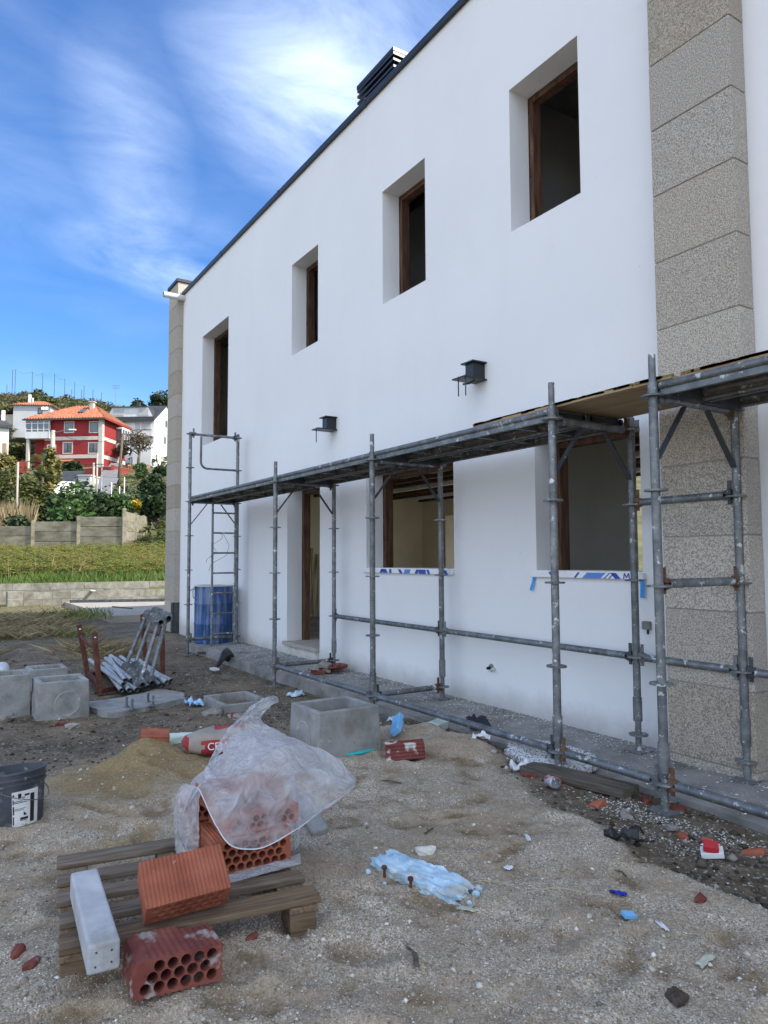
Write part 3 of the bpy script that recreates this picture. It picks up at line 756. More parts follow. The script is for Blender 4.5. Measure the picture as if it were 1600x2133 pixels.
# ------------------------------------------------------------------ scaffold
scaf = empty('scaffold', (-5, 3.58, 0), 'galvanised tube scaffold with steel decks standing along the white facade', 'scaffold')
PX = [-2.39, -3.124, -5.234, -7.276, -10.346]
PYF, PYB = 3.212, 3.945
LV = lambda k: 1.633 - 0.5*k           # rosette levels
TR_ = 0.02415
def sub_at(name, f, mat, par, root=scaf):
    q = f.build(name, mat, par)
    if par is root: q.location = -Vector(root.location)
    return q
def rosette_mesh():
    f = MB()
    seg = 24; ro, ri = 0.061, 0.022
    f.lathe([(ri, -0.005), (ro, -0.005), (ro, 0.005), (ri, 0.005)], (0, 0, 0), seg)
    for k in range(4):                       # the dark slots read as raised collars round the tube
        t = PI/4+k*PI/2
        m_ = Matrix.Rotation(t, 4, 'Z') @ Matrix.Translation((0.042, 0, 0.0))
        f.box((-0.009, -0.011, -0.0062), (0.009, 0.011, 0.0062), m_)
    return f.mesh('rosette')
ROS = rosette_mesh(); ROS.materials.append(MT['galv']); ROS.materials.append(MT['galv_d'])
def post(x, y, ztop, zbase, levels, spigot=True):
    dx = random.uniform(-0.004, 0.004)
    f = MB()
    zt = ztop-0.16 if spigot else ztop
    f.tube([(x, y, zbase+0.22), (x+dx, y, zt)], TR_, 16)
    f.tube([(x, y, zbase+0.19), (x, y, zbase+0.34)], 0.0295, 16)             # collar of the base piece
    p = sub_at('post', f, MT['galv'], scaf); autosmooth(p)
    if spigot:
        f = MB(); f.tube([(x+dx, y, zt-0.03), (x+dx, y, ztop)], 0.0192, 14); autosmooth(sub_at('spigot', f, MT['galv'], p))
        f = MB(); f.tube([(x+dx, y, zt-0.06), (x+dx, y, zt+0.004)], 0.0265, 16); autosmooth(sub_at('sleeve', f, MT['galv'], p))
    for k in levels:
        o = link('rosette', ROS, None, p, (x+dx*0.5, y, LV(k)), (0, 0, random.uniform(0, 1.5)))
    f = MB(); f.tube([(x, y, zbase), (x, y, zbase+0.24)], 0.019, 12); f.box((x-0.065, y-0.065, zbase-0.006), (x+0.065, y+0.065, zbase+0.003))
    for i in range(8): f.tube([(x, y, zbase+0.02+0.022*i), (x, y, zbase+0.03+0.022*i)], 0.0215, 10)
    sub_at('base_jack', f, MT['galv'], p)
    return p
zbF = [-0.005, 0.0, -0.02, -0.09, -0.09]
for i, x in enumerate(PX):
    hi = i == 4
    post(x, PYF, 3.16 if hi else 2.36, zbF[i], ([-3, -2] if hi else [])+[-1, 0, 1, 2, 3], spigot=not hi)
    post(x, PYB, 3.19 if hi else 2.37, 0.03, ([-3, -2] if hi else [])+[-1, 0, 1, 2, 3], spigot=not hi)
for y, zb in ((PYF, -0.02), (PYB, 0.03)): post(0.68, y, 2.36, zb, [-1, 0, 1, 2, 3])
MT['rusty'] = pmat('rust_stained_steel', [(0.06, 0.03, 0.018), (0.13, 0.065, 0.035), (0.17, 0.13, 0.10)], 14, rough=0.8, bump=0.2)
def ledger(p0, p1, r=0.0242, name='ledger', heads=True):
    """tube with wedge heads hooked onto the rosettes"""
    p0 = Vector(p0); p1 = Vector(p1); d = (p1-p0).normalized()
    f = MB(); f.tube([p0+d*0.075, p1-d*0.075], r, 14)
    o = sub_at(name, f, MT['galv'], scaf); autosmooth(o)
    if heads:
        for q, s in ((p0, 1), (p1, -1)):
            f = MB(); a = q+d*s*0.03; b_ = q+d*s*0.082
            f.bar(a+UP*0.021, b_+UP*0.006, 0.034, 0.030); f.bar(a-UP*0.021, b_-UP*0.006, 0.034, 0.030)
            f.bar(q+d*s*0.046+UP*0.085, q+d*s*0.046-UP*0.055, 0.006, 0.024, up=d)
            sub_at('wedge_head', f, random.choice((MT['galv_d'], MT['galv'], MT['rusty'])), o)
    return o
XS = [0.68]+PX
for a, b_ in zip(XS, XS[1:]):
    if abs(a-b_) > 1: pass
for i in range(4):          # front ledgers at the foot (posts 4..1 and on past the picture)
    a, b_ = XS[i], XS[i+1]
    ledger((a, PYF, LV(3)), (b_, PYF, LV(3)))
for i in range(4):
    a, b_ = XS[i], XS[i+1]
    ledger((a, PYB, LV(2)), (b_, PYB, LV(2)))
ledger((PX[0], PYB, LV(0)+0.012), (PX[1], PYB, LV(0)+0.012))
ledger((PX[0], PYF, LV(1)+0.012), (PX[0], PYB, LV(1)+0.012))
for i in (2, 3, 4): ledger((PX[i], PYF, LV(3)), (PX[i], PYB, LV(3)))
for i, x in enumerate([0.68]+PX):      # transoms that carry the decks, with corner braces
    ledger((x, PYF, LV(-1)-0.003), (x, PYB, LV(-1)-0.003), 0.024, 'transom')
    for y0, y1 in ((PYF+0.02, PYF+0.26), (PYB-0.02, PYB-0.26)):
        f = MB(); f.bar((x, y0, 1.80), (x, y1, LV(-1)-0.03), 0.008, 0.034, up=(1, 0, 0)); 
        sub_at('corner_brace', f, MT['galv_d'], scaf)
# end guard frame on the tall posts
ledger((PX[4], PYF, LV(-3)), (PX[4], PYB, LV(-3)), 0.019, 'guard_rail')
gy0, gy1 = PYF+0.16, PYB-0.03
pts = [(PX[4], gy0, LV(-3))]
pts.append((PX[4], gy0, LV(-2)+0.10))
for k in range(1, 6):
    t = k/6*PI/2
    pts.append((PX[4], gy0+0.10*(1-math.cos(t)), LV(-2)+0.10-0.10*math.sin(t)))
pts += [(PX[4], gy0+0.10, LV(-2)), (PX[4], gy1, LV(-2))]
f = MB(); f.tube(pts, 0.0165, 12); autosmooth(sub_at('bent_guard_tube', f, MT['galv'], scaf))
# steel decks, two planks per bay
def deck(xa, xb, n=2):
    x0, x1 = min(xa, xb)+0.03, max(xa, xb)-0.03
    w = 0.345
    for j in range(n):
        y0 = PYF+0.005+j*(w+0.008); y1 = y0+w
        z1 = LV(-1)+0.075; z0 = z1-0.075
        f = MB()
        f.box((x0, y0+0.018, z1-0.012), (x1, y1-0.018, z1-0.006))                # tread plate
        for yy in (y0+0.02, y1-0.02):
            f.tube([(x0, yy, z1-0.022), (x1, yy, z1-0.022)], 0.022, 12)           # rolled edge
            f.box((x0, yy-0.006, z0), (x1, yy+0.006, z1-0.03))
            f.tube([(x0, yy+(0.008 if yy < (y0+y1)/2 else -0.008), z0+0.008), (x1, yy+(0.008 if yy < (y0+y1)/2 else -0.008), z0+0.008)], 0.011, 8)
        for k in range(1, 5):
            xx = x0+(x1-x0)*k/5
            f.box((xx-0.012, y0+0.026, z0+0.02), (xx+0.012, y1-0.026, z1-0.013))
        o = sub_at('deck_plank', f, MT['galv'], scaf); autosmooth(o)
        for xx in (x0, x1):
            s = 1 if xx == x0 else -1
            f = MB(); f.box((min(xx, xx+s*0.05), y0+0.02, z0-0.008), (max(xx, xx+s*0.05), y1-0.02, z1-0.014))
            sub_at('end_cap', f, MT['galv_d'], o)
deck(0.68, PX[0]); deck(PX[1], PX[2]); deck(PX[2], PX[3]); deck(PX[3], PX[4])
# plywood sheets lying on the decks
MT['ply'] = pmat('weathered_plywood', [(0.28, 0.19, 0.10), (0.40, 0.29, 0.17)], 4, stretch=(0.5, 5, 5), rough=0.85, bump=0.15, spots=[((0.14, 0.12, 0.045), 9, 0.60, 0.08, 0.8)])
def ply(x0, x1, y0, y1, z, rz, label):
    cxm = (x0+x1)/2; n = 26
    r_ = empty('plywood_board', (cxm, (y0+y1)/2, z), label, 'board', 'plywood boards on the scaffold', (0, rz, 0))
    f = MB()
    L = x1-x0
    for i in range(n):
        a = -L/2+L*i/n; b2 = -L/2+L*(i+1)/n; j = random.uniform(-0.006, 0.004)
        f.box((a, -(y1-y0)/2+j, 0), (b2, (y1-y0)/2, 0.018))
    f.build('sheet', MT['ply'], r_)
    f = MB()
    for i in range(95):
        a = random.uniform(-L/2, L/2-0.05)
        f.box((a, -(y1-y0)/2-0.004, 0.012), (a+random.uniform(0.02, 0.12), -(y1-y0)/2+random.uniform(0.004, 0.02), 0.022+random.uniform(0, 0.006)))
    q = f.build('moss_fringe', pmat('dry_moss', [(0.12, 0.10, 0.03), (0.22, 0.18, 0.06)], 30, bump=0.5) if 'moss' not in MT else MT['moss'], r_); MT['moss'] = q.data.materials[0]; q['kind'] = 'stuff'
ply(-3.92, -2.30, PYF+0.035, PYF+0.69, 2.212, -0.004, 'thin weathered plywood board bridging the narrow gap between two scaffold decks')
ply(-2.26, 0.15, PYF+0.05, PYF+0.66, 2.2135, 0.0, 'thin mossy plywood board lying on the deck in front of the near stone pier')
# access ladder hooked under the last deck
lad = empty('ladder', (-10.24, 3.7, 0.0), 'narrow grey steel ladder hanging below the far end deck before a blue drum', 'ladder')
for y in (-0.175, 0.175):
    f = MB(); f.tube([(0, y, 0.03), (0, y, 2.13)], 0.0165, 12); autosmooth(f.build('stile', MT['galv'], lad))
for i in range(7):
    f = MB(); f.tube([(0, -0.175, 0.20+0.295*i), (0, 0.175, 0.20+0.295*i)], 0.0125, 10); autosmooth(f.build('rung', MT['galv'], lad))
f = MB(); pts = [(0.02, -0.05, 1.68)]
for k in range(16): pts.append((0.03+0.01*math.sin(k*2), -0.06+0.05*math.sin(k*0.8)-0.012*k, 1.66-0.028*k))
f.tube(pts, 0.003, 5); f.tube([(0.02, -0.03, 1.68), (0.03, 0.07, 1.50), (0.02, 0.04, 1.35), (0.03, -0.2, 1.22), (0.04, -0.24, 1.12)], 0.003, 5)
w_ = f.build('wire', MT['galv_d'], None); w_.location = lad.location; tag(w_, 'thin tangled wire hanging from a rung of the ladder', 'wire')

# ------------------------------------------------------------------ things on the ground
MT['brick'] = pmat('orange_fired_clay', [(0.25, 0.074, 0.040), (0.33, 0.103, 0.057), (0.40, 0.14, 0.08)], 9, rough=0.85, bump=0.25, bscale=90, bdist=0.002,
                   spots=[((0.62, 0.56, 0.48), 34, 0.71, 0.02, 0.8)], rand=0.06)
MT['brick_d'] = pmat('dark_red_fired_clay', [(0.12, 0.030, 0.024), (0.18, 0.05, 0.038), (0.24, 0.08, 0.058)], 9, rough=0.85, bump=0.3, bscale=70, bdist=0.003,
                     spots=[((0.36, 0.33, 0.30), 11, 0.56, 0.07, 0.8)], rand=0.05)
MT['brick_m'] = pmat('mortar_smeared_red_clay', [(0.12, 0.03, 0.028), (0.19, 0.055, 0.048)], 9, rough=0.85, bump=0.3, bscale=70, spots=[((0.55, 0.53, 0.51), 6, 0.52, 0.05, 0.9)])
MT['hole'] = pmat('dark_brick_core', [(0.06, 0.02, 0.014), (0.10, 0.035, 0.022)], 20, bump=0.1)
def holes_brick(name, W, L, T, rows, cols, hr, label, loc, rot, mat, group=None, ribs=22, cut_corner=False, chip=0, cat='brick', square=False):
    """hollow clay brick: real through holes along y (depth L), ribbed top and bottom; W along x, T along z"""
    bm = bmesh.new()
    # end face with holes, triangulated by filling edges
    def ring(pts): 
        vs = [bm.verts.new((p[0], 0, p[1])) for p in pts]
        for a, b_ in zip(vs, vs[1:]+vs[:1]): bm.edges.new((a, b_))
        return vs
    out = []
    rd = 0.0035
    nrib = ribs
    if cut_corner: bt = [(-W/2+0.035, T/2-0.002), (-W/2+0.012, T/2-0.012), (-W/2, T/2-0.034)]
    xs_ = np.linspace(-W/2+0.004, W/2-0.004, nrib*2+1)
    out += [(x, -T/2+(rd if i % 2 else 0)) for i, x in enumerate(xs_)]
    for i, z in enumerate(np.linspace(-T/2+0.006, T/2-0.006, 9)): out.append((W/2-(rd if i % 2 else 0), z))
    top = [(x, T/2-(rd if i % 2 else 0)) for i, x in enumerate(xs_[::-1])]
    lft = [(-W/2+(rd if i % 2 else 0), z) for i, z in enumerate(np.linspace(T/2-0.006, -T/2+0.006, 9))]
    if cut_corner:
        top = [p for p in top if p[0] > -W/2+0.036]; lft = [p for p in lft if p[1] < T/2-0.036]
        out += top + bt + lft
    else: out += top + lft
    ring(out)
    px = (W-0.03)/cols; pz = (T-0.022)/rows
    for r_ in range(rows):
        zc_ = -T/2+0.011+pz*(r_+0.5)
        n = cols - (r_ % 2)
        for q in range(n):
            xc = -W/2+0.015+px*(q+0.5+(0.5 if r_ % 2 else 0))
            if cut_corner and xc < -W/2+0.045 and zc_ > T/2-0.045: continue
            if square: ring([(xc-px*.38, zc_-pz*.36), (xc+px*.38, zc_-pz*.36), (xc+px*.38, zc_+pz*.36), (xc-px*.38, zc_+pz*.36)])
            else:
                k = 10
                ring([(xc+hr*math.cos(2*PI*t/k), zc_+hr*math.sin(2*PI*t/k)) for t in range(k)])
    bmesh.ops.triangle_fill(bm, use_beauty=True, use_dissolve=False, edges=bm.edges[:])
    kill = []
    for f in bm.faces:
        c_ = f.calc_center_median()
        for r_ in range(rows):
            zc_ = -T/2+0.011+pz*(r_+0.5); n = cols-(r_ % 2)
            for q in range(n):
                xc = -W/2+0.015+px*(q+0.5+(0.5 if r_ % 2 else 0))
                if cut_corner and xc < -W/2+0.045 and zc_ > T/2-0.045: continue
                if square: inside = abs(c_.x-xc) < px*.38 and abs(c_.z-zc_) < pz*.36
                else: inside = (c_.x-xc)**2+(c_.z-zc_)**2 < (hr*0.96)**2
                if inside: kill.append(f); break
            else: continue
            break
    bmesh.ops.delete(bm, geom=list(set(kill)), context='FACES_ONLY')
    geom = bm.faces[:]
    ex = bmesh.ops.extrude_face_region(bm, geom=geom, use_keep_orig=True)
    for v_ in [g_ for g_ in ex['geom'] if isinstance(g_, bmesh.types.BMVert)]: v_.co.y += L
    for v_ in bm.verts: v_.co.y -= L/2
    bmesh.ops.recalc_face_normals(bm, faces=bm.faces[:])
    if chip:
        for v_ in bm.verts:
            if v_.co.y > L/2-1e-4:
                k = 0.5+0.5*math.sin(v_.co.x*60)+0.4*math.sin(v_.co.z*90+2)
                if v_.co.x > W*0.12: v_.co.y -= chip*(0.5+0.5*math.sin((v_.co.x-W*0.12)*30))+0.008*k
                else: v_.co.y -= 0.004*k
    me_ = bpy.data.meshes.new(name); bm.to_mesh(me_); bm.free()
    o = link(name, me_, mat, None, loc, rot)
    return tag(o, label, cat, group)

# --- pallet
pal_rot = math.atan2(-0.2, 0.98)                 # local y runs along the boards
PAL = empty('pallet', (-2.295, 0.755, 0.0), 'weathered wooden pallet carrying hollow bricks and a concrete lintel', 'pallet', None, (0, R(-0.8), R(-8.6)))
MT['pal'] = pmat('grey_weathered_pallet_wood', [(0.08, 0.060, 0.043), (0.155, 0.12, 0.088), (0.23, 0.185, 0.142)], 4, 8, stretch=(9, 0.9, 9), rough=0.85, bump=0.35, bscale=26, dist=1.2,
                 spots=[((0.06, 0.045, 0.033), 1.6, 0.60, 0.12, 0.7)], rand=0.16)
MT['pal_b'] = pmat('brown_pallet_wood', [(0.085, 0.053, 0.031), (0.16, 0.108, 0.066), (0.225, 0.165, 0.108)], 4, 8, stretch=(9, 0.9, 9), rough=0.85, bump=0.35, bscale=26, dist=1.2, rand=0.12)
MT['pal_x'] = pmat('brown_pallet_wood_crosswise', [(0.10, 0.062, 0.036), (0.19, 0.13, 0.08), (0.26, 0.19, 0.125)], 5, 8, stretch=(0.9, 12, 12), rough=0.85, bump=0.35, bscale=26, dist=1.5, rand=0.12)
def plank(name, lo, hi, mat, par, w=0.004):
    """sawn board with slightly uneven faces"""
    f = MB(); n = 6
    ax = 0 if hi[0]-lo[0] > hi[1]-lo[1] else 1
    for i in range(1): f.box(lo, hi)
    o = f.build(name, mat, par); bevel(o, w, 2)
    return o
bx = [-0.045, -0.205, -0.37, -0.535, -0.715]
for i, x in enumerate(bx):
    w = 0.100 if i in (0, 4) else 0.078
    plank('top_board', (x-w/2+random.uniform(-.003, .003), -0.405+random.uniform(-.008, .008), 0.120), (x+w/2, 0.405+random.uniform(-.01, .01), 0.142), MT['pal_b'] if i == 0 else MT['pal'], PAL)
for y in (-0.35, 0.0, 0.35):
    plank('stringer_board', (-0.765, y-0.048, 0.098), (0.005, y+0.048, 0.1195), MT['pal_x'], PAL)
    for x in (-0.055, -0.38, -0.70):
        plank('block', (x-0.06, y-0.046, 0.018), (x+0.052, y+0.046, 0.0978), MT['pal_b'], PAL)
for x in (-0.05, -0.38, -0.70):
    plank('bottom_board', (x-0.05, -0.40, -0.004), (x+0.05, 0.40 if x < -0.1 else -0.02, 0.0178), MT['pal_b'], PAL)
# concrete lintel offcut lying across the left end
f = MB(); f.box((-0.255, -0.043, 0), (0.255, 0.043, 0.082))
o = f.build('concrete_lintel', pmat('pale_smooth_concrete', [(0.30, 0.31, 0.32), (0.41, 0.42, 0.43), (0.52, 0.53, 0.54)], 6, 8, rough=0.85, bump=0.3, bscale=80, spots=[((0.24, 0.23, 0.20), 5, 0.58, 0.1, 0.6)]))
bevel(o, 0.009, 3); o.location = (-2.40, 0.462, 0.150); o.rotation_euler = (0, R(0.8), R(-4)); tag(o, 'pale grey concrete lintel offcut lying across the left end of the pallet', 'concrete lintel')
f = MB()
for y, z in ((-0.02, 0.06), (0.02, 0.058), (-0.022, 0.022), (0.02, 0.026)): f.tube([(0.2535, y, z), (0.2575, y, z)], 0.0028, 8)
f.build('wire_end', MT['galv_d'], o)
# bricks
def RZ(a): return (0, 0, R(a))
STK = 'hollow bricks stacked under the plastic film'
A0 = 90-8
holes_brick('hollow_brick', 0.29, 0.19, 0.128, 4, 8, 0.0135, 'bottom front hollow brick of the stack, its round holes facing out', (-2.625, 1.045, 0.212), RZ(A0+5), MT['brick'], STK)
holes_brick('hollow_brick', 0.29, 0.19, 0.128, 4, 8, 0.0135, 'bottom rear hollow brick of the stack on the pallet', (-2.83, 1.06, 0.212), RZ(A0+2), MT['brick'], STK, ribs=10)
holes_brick('hollow_brick', 0.29, 0.19, 0.07, 2, 8, 0.0125, 'middle hollow brick of the stack, half covered by the film', (-2.645, 1.085, 0.313), RZ(A0+10), MT['brick'], STK)
holes_brick('hollow_brick', 0.29, 0.19, 0.07, 2, 8, 0.0125, 'middle rear hollow brick of the stack jutting out on its left', (-2.85, 1.03, 0.313), RZ(A0+3), MT['brick'], STK, ribs=10)
holes_brick('hollow_brick', 0.29, 0.19, 0.07, 2, 8, 0.0125, 'topmost hollow brick of the stack seen through the film', (-2.70, 1.05, 0.384), RZ(A0+10), MT['brick'], STK)
e_ = Euler((R(-21), R(3), R(81)), 'XYZ')
tb = holes_brick('hollow_brick', 0.265, 0.155, 0.098, 3, 7, 0.0125, 'clean orange ribbed brick tilted against the stack on the pallet', (-2.370, 0.733, 0.236), (0, 0, 0), MT['brick'], None, ribs=20)
tb.rotation_euler = (Matrix.Rotation(R(87), 3, 'Z') @ Matrix.Rotation(R(38), 3, 'X') @ Matrix.Rotation(R(-3), 3, 'Y')).to_euler()
holes_brick('hollow_brick', 0.25, 0.20, 0.102, 3, 6, 0.0155, 'dark red broken hollow brick with cement smears in front of the pallet', (-2.175, 0.640, 0.118), (R(-5), R(2), R(86)), MT['brick_d'], None, ribs=13, cut_corner=True, chip=0.04)
holes_brick('hollow_brick', 0.115, 0.24, 0.098, 2, 3, 0.01, 'dark red square-holed brick smeared with mortar beside the grey concrete box', (-3.77, 2.545, 0.093), (R(-4), R(3), R(150)), MT['brick_m'], None, ribs=5, square=True)
holes_brick('hollow_brick', 0.24, 0.19, 0.10, 3, 6, 0.012, 'orange brick standing half buried behind the yellow sand heap', (-5.10, 1.36, 0.045), (R(6), 0, R(165)), MT['brick'], None, ribs=9)
# --- grey concrete block leaning by the stack
f = MB(); f.box((-0.15, -0.04, -0.045), (0.15, 0.04, 0.045))
o = f.build('concrete_offcut', MT['conc']); bevel(o, 0.012, 3); o.location = (-3.10, 1.56, 0.062); o.rotation_euler = (R(15), R(14), R(-8)); tag(o, 'dark grey concrete offcut leaning on the gravel to the right of the pallet', 'concrete piece')
# --- translucent plastic film over the stack
m, nt, b = nodemat('crumpled_clear_film')
v = coords(nt, rnd=False)
b.inputs['Base Color'].default_value = (0.78, 0.79, 0.82, 1)
b.inputs['Roughness'].default_value = 0.13
b.inputs['Specular IOR Level'].default_value = 0.6
wr = mth(nt, 'ABSOLUTE', mth(nt, 'SUBTRACT', noise(nt, v, 11, 4, 0.5, 1.5), 0.5)); wr2 = mth(nt, 'ABSOLUTE', mth(nt, 'SUBTRACT', noise(nt, v, 34, 3, 0.5, 1.0), 0.5))
bp = N(nt, 'ShaderNodeBump', {'Strength': 0.75, 'Distance': 0.06, 'Height': mth(nt, 'ADD', wr, mth(nt, 'MULTIPLY', wr2, 0.18))})
nt.links.new(bp.outputs[0], b.inputs['Normal'])
tl = N(nt, 'ShaderNodeBsdfTranslucent', {0: (0.85, 0.86, 0.88, 1)}); nt.links.new(bp.outputs[0], tl.inputs['Normal'])
mx0 = N(nt, 'ShaderNodeMixShader', {0: 0.45}); nt.links.new(b.outputs[0], mx0.inputs[1]); nt.links.new(tl.outputs[0], mx0.inputs[2])
tp = N(nt, 'ShaderNodeBsdfTransparent', {0: (0.95, 0.95, 0.97, 1)})
lw = N(nt, 'ShaderNodeLayerWeight', {0: 0.42})
fc = mth(nt, 'ADD', mth(nt, 'MULTIPLY', lw.outputs['Facing'], 0.62), mth(nt, 'MULTIPLY_ADD', noise(nt, v, 6, 3, 0.55, 0.8), 1.3, c=-0.30), clamp=True)
mx1 = N(nt, 'ShaderNodeMixShader', {0: fc}); nt.links.new(tp.outputs[0], mx1.inputs[1]); nt.links.new(mx0.outputs[0], mx1.inputs[2])
nt.links.new(mx1.outputs[0], nt.nodes['Material Output'].inputs[0])
MT['film'] = m
def cr(p, t):
    """smooth curve through points"""
    n = len(p)-1; u = t*n; i = min(int(u), n-1); f_ = u-i
    P = [Vector(p[max(0, min(n, i+k))]) for k in (-1, 0, 1, 2)]
    return 0.5*((2*P[1])+(P[2]-P[0])*f_+(2*P[0]-5*P[1]+4*P[2]-P[3])*f_*f_+(3*P[1]-P[0]-3*P[2]+P[3])*f_**3)
def sheet(rows, nu, nv, seed, amp):
    vv = []
    for j in range(nv+1):
        cur = [cr([r_ for r_ in col_], j/nv) for col_ in zip(*[[cr(rw, i/nu) for i in range(nu+1)] for rw in rows])]
        vv.append(cur)
    a = np.array([[tuple(q) for q in rw] for rw in vv])
    U, V_ = np.meshgrid(np.linspace(0, 1, nu+1), np.linspace(0, 1, nv+1))
    e = np.minimum(1, np.minimum(np.minimum(U, 1-U)*14, np.minimum(V_, 1-V_)*10))*0.8+0.2
    for ax in range(3):
        rid = 1-np.abs(fbm(U*1.3+V_*0.6, V_-U*0.4, 3.4, 2, seed+ax*7)*3.4); rid2 = 1-np.abs(fbm(U-V_*0.8, V_*1.2+U*0.5, 8.0, 2, seed+ax*7+3)*3.2)
        a[..., ax] += amp*e*(0.8*fbm(U, V_, 3.2, 2, seed+ax*5) + 0.75*np.clip(rid, -0.5, 1) + 0.3*np.clip(rid2, -0.5, 1))
    idx_ = np.arange((nu+1)*(nv+1)).reshape(nv+1, nu+1)
    fcs = np.stack([idx_[:-1, :-1], idx_[:-1, 1:], idx_[1:, 1:], idx_[1:, :-1]], -1).reshape(-1, 4)
    return a.reshape(-1, 3), fcs
film = empty('plastic_film', (-2.75, 1.15, 0.14), 'crumpled translucent plastic film draped over the brick stack on the pallet', 'plastic sheet')
rim = [(-2.87, 0.86, 0.20), (-2.68, 0.845, 0.40), (-2.55, 0.835, 0.47), (-2.48, 0.86, 0.395), (-2.39, 0.90, 0.315), (-2.34, 0.98, 0.305), (-2.33, 1.08, 0.33), (-2.37, 1.21, 0.365), (-2.43, 1.40, 0.41)]
mid = [(-2.97, 0.93, 0.30), (-2.80, 0.925, 0.425), (-2.64, 0.93, 0.47), (-2.55, 0.975, 0.49), (-2.50, 1.02, 0.50), (-2.48, 1.10, 0.505), (-2.47, 1.19, 0.505), (-2.46, 1.30, 0.49), (-2.45, 1.42, 0.415)]
crest = [(-3.05, 1.03, 0.28), (-2.99, 1.035, 0.41), (-2.92, 1.055, 0.49), (-2.89, 1.09, 0.54), (-2.86, 1.13, 0.565), (-2.86, 1.20, 0.565), (-2.85, 1.29, 0.54), (-2.75, 1.40, 0.49), (-2.50, 1.45, 0.415)]
back = [(-3.05, 1.00, 0.17), (-3.02, 1.03, 0.25), (-3.0, 1.06, 0.33), (-2.99, 1.10, 0.36), (-2.98, 1.16, 0.38), (-2.97, 1.24, 0.38), (-2.95, 1.33, 0.36), (-2.86, 1.43, 0.34), (-2.62, 1.47, 0.35)]
va, fa = sheet([rim, mid, crest, back], 130, 100, 3, 0.024)
link('film_fold', np_mesh('film_fold', va-np.array(film.location), fa, MT['film'], True), None, film)
f = MB(); f.tube([tuple(q) for q in va[:131:2]], 0.0022, 6); MT['hem'] = pmat('folded_film_edge', [(0.50, 0.52, 0.56), (0.62, 0.64, 0.68)], 20, rough=0.3)
f.build('film_hem', MT['hem'], film, world=True, smooth=True)
# the twisted tail that sticks up behind
t0 = [(-2.95, 1.00, 0.42), (-3.00, 1.08, 0.46), (-3.02, 1.18, 0.47), (-3.02, 1.30, 0.46), (-2.98, 1.40, 0.43)]
t1 = [(-3.10, 1.10, 0.47), (-3.12, 1.15, 0.52), (-3.14, 1.22, 0.535), (-3.12, 1.30, 0.52), (-3.05, 1.38, 0.47)]
t2 = [(-3.17, 1.21, 0.54), (-3.175, 1.235, 0.555), (-3.17, 1.265, 0.565), (-3.15, 1.29, 0.56), (-3.13, 1.32, 0.54)]
t3 = [(-3.15, 1.29, 0.605), (-3.145, 1.30, 0.61), (-3.14, 1.31, 0.61), (-3.13, 1.325, 0.602), (-3.125, 1.335, 0.59)]
t4 = [(-3.115, 1.35, 0.648), (-3.11, 1.362, 0.652), (-3.10, 1.375, 0.65), (-3.095, 1.385, 0.64), (-3.095, 1.39, 0.628)]
va, fa = sheet([t0, t1, t2, t3, t4], 50, 50, 21, 0.012)
link('film_tail', np_mesh('film_tail', va-np.array(film.location), fa, MT['film'], True), None, film)
# the loose flap down to the pallet on the right and the left, and the scrap that lies on the boards
s0 = [(-2.66, 1.235, 0.40), (-2.70, 1.27, 0.42), (-2.76, 1.30, 0.43), (-2.84, 1.32, 0.42)]
s1 = [(-2.60, 1.245, 0.27), (-2.67, 1.285, 0.28), (-2.75, 1.315, 0.29), (-2.85, 1.33, 0.28)]
s2 = [(-2.57, 1.22, 0.16), (-2.66, 1.275, 0.15), (-2.76, 1.315, 0.15), (-2.85, 1.34, 0.16)]
va, fa = sheet([s0, s1, s2], 40, 40, 33, 0.012)
link('film_flap', np_mesh('film_flap', va-np.array(film.location), fa, MT['film'], True), None, film)
s0 = [(-2.93, 0.875, 0.33), (-2.84, 0.862, 0.40), (-2.74, 0.868, 0.43), (-2.66, 0.872, 0.43)]
s1 = [(-2.90, 0.852, 0.25), (-2.80, 0.842, 0.28), (-2.71, 0.85, 0.29), (-2.64, 0.868, 0.29)]
s2 = [(-2.86, 0.850, 0.15), (-2.78, 0.838, 0.148), (-2.70, 0.855, 0.15), (-2.64, 0.872, 0.155)]
va, fa = sheet([s0, s1, s2], 50, 40, 57, 0.010)
link('film_flap', np_mesh('film_flap', va-np.array(film.location), fa, MT['film'], True), None, film)
s0 = [(-2.47, 0.90, 0.152), (-2.46, 1.0, 0.158), (-2.455, 1.1, 0.162), (-2.47, 1.2, 0.156)]
s1 = [(-2.53, 0.93, 0.156), (-2.52, 1.02, 0.164), (-2.51, 1.12, 0.166), (-2.56, 1.24, 0.158)]
va, fa = sheet([s0, s1], 30, 12, 44, 0.006)
link('film_flap', np_mesh('film_flap', va-np.array(film.location), fa, MT['film'], True), None, film)

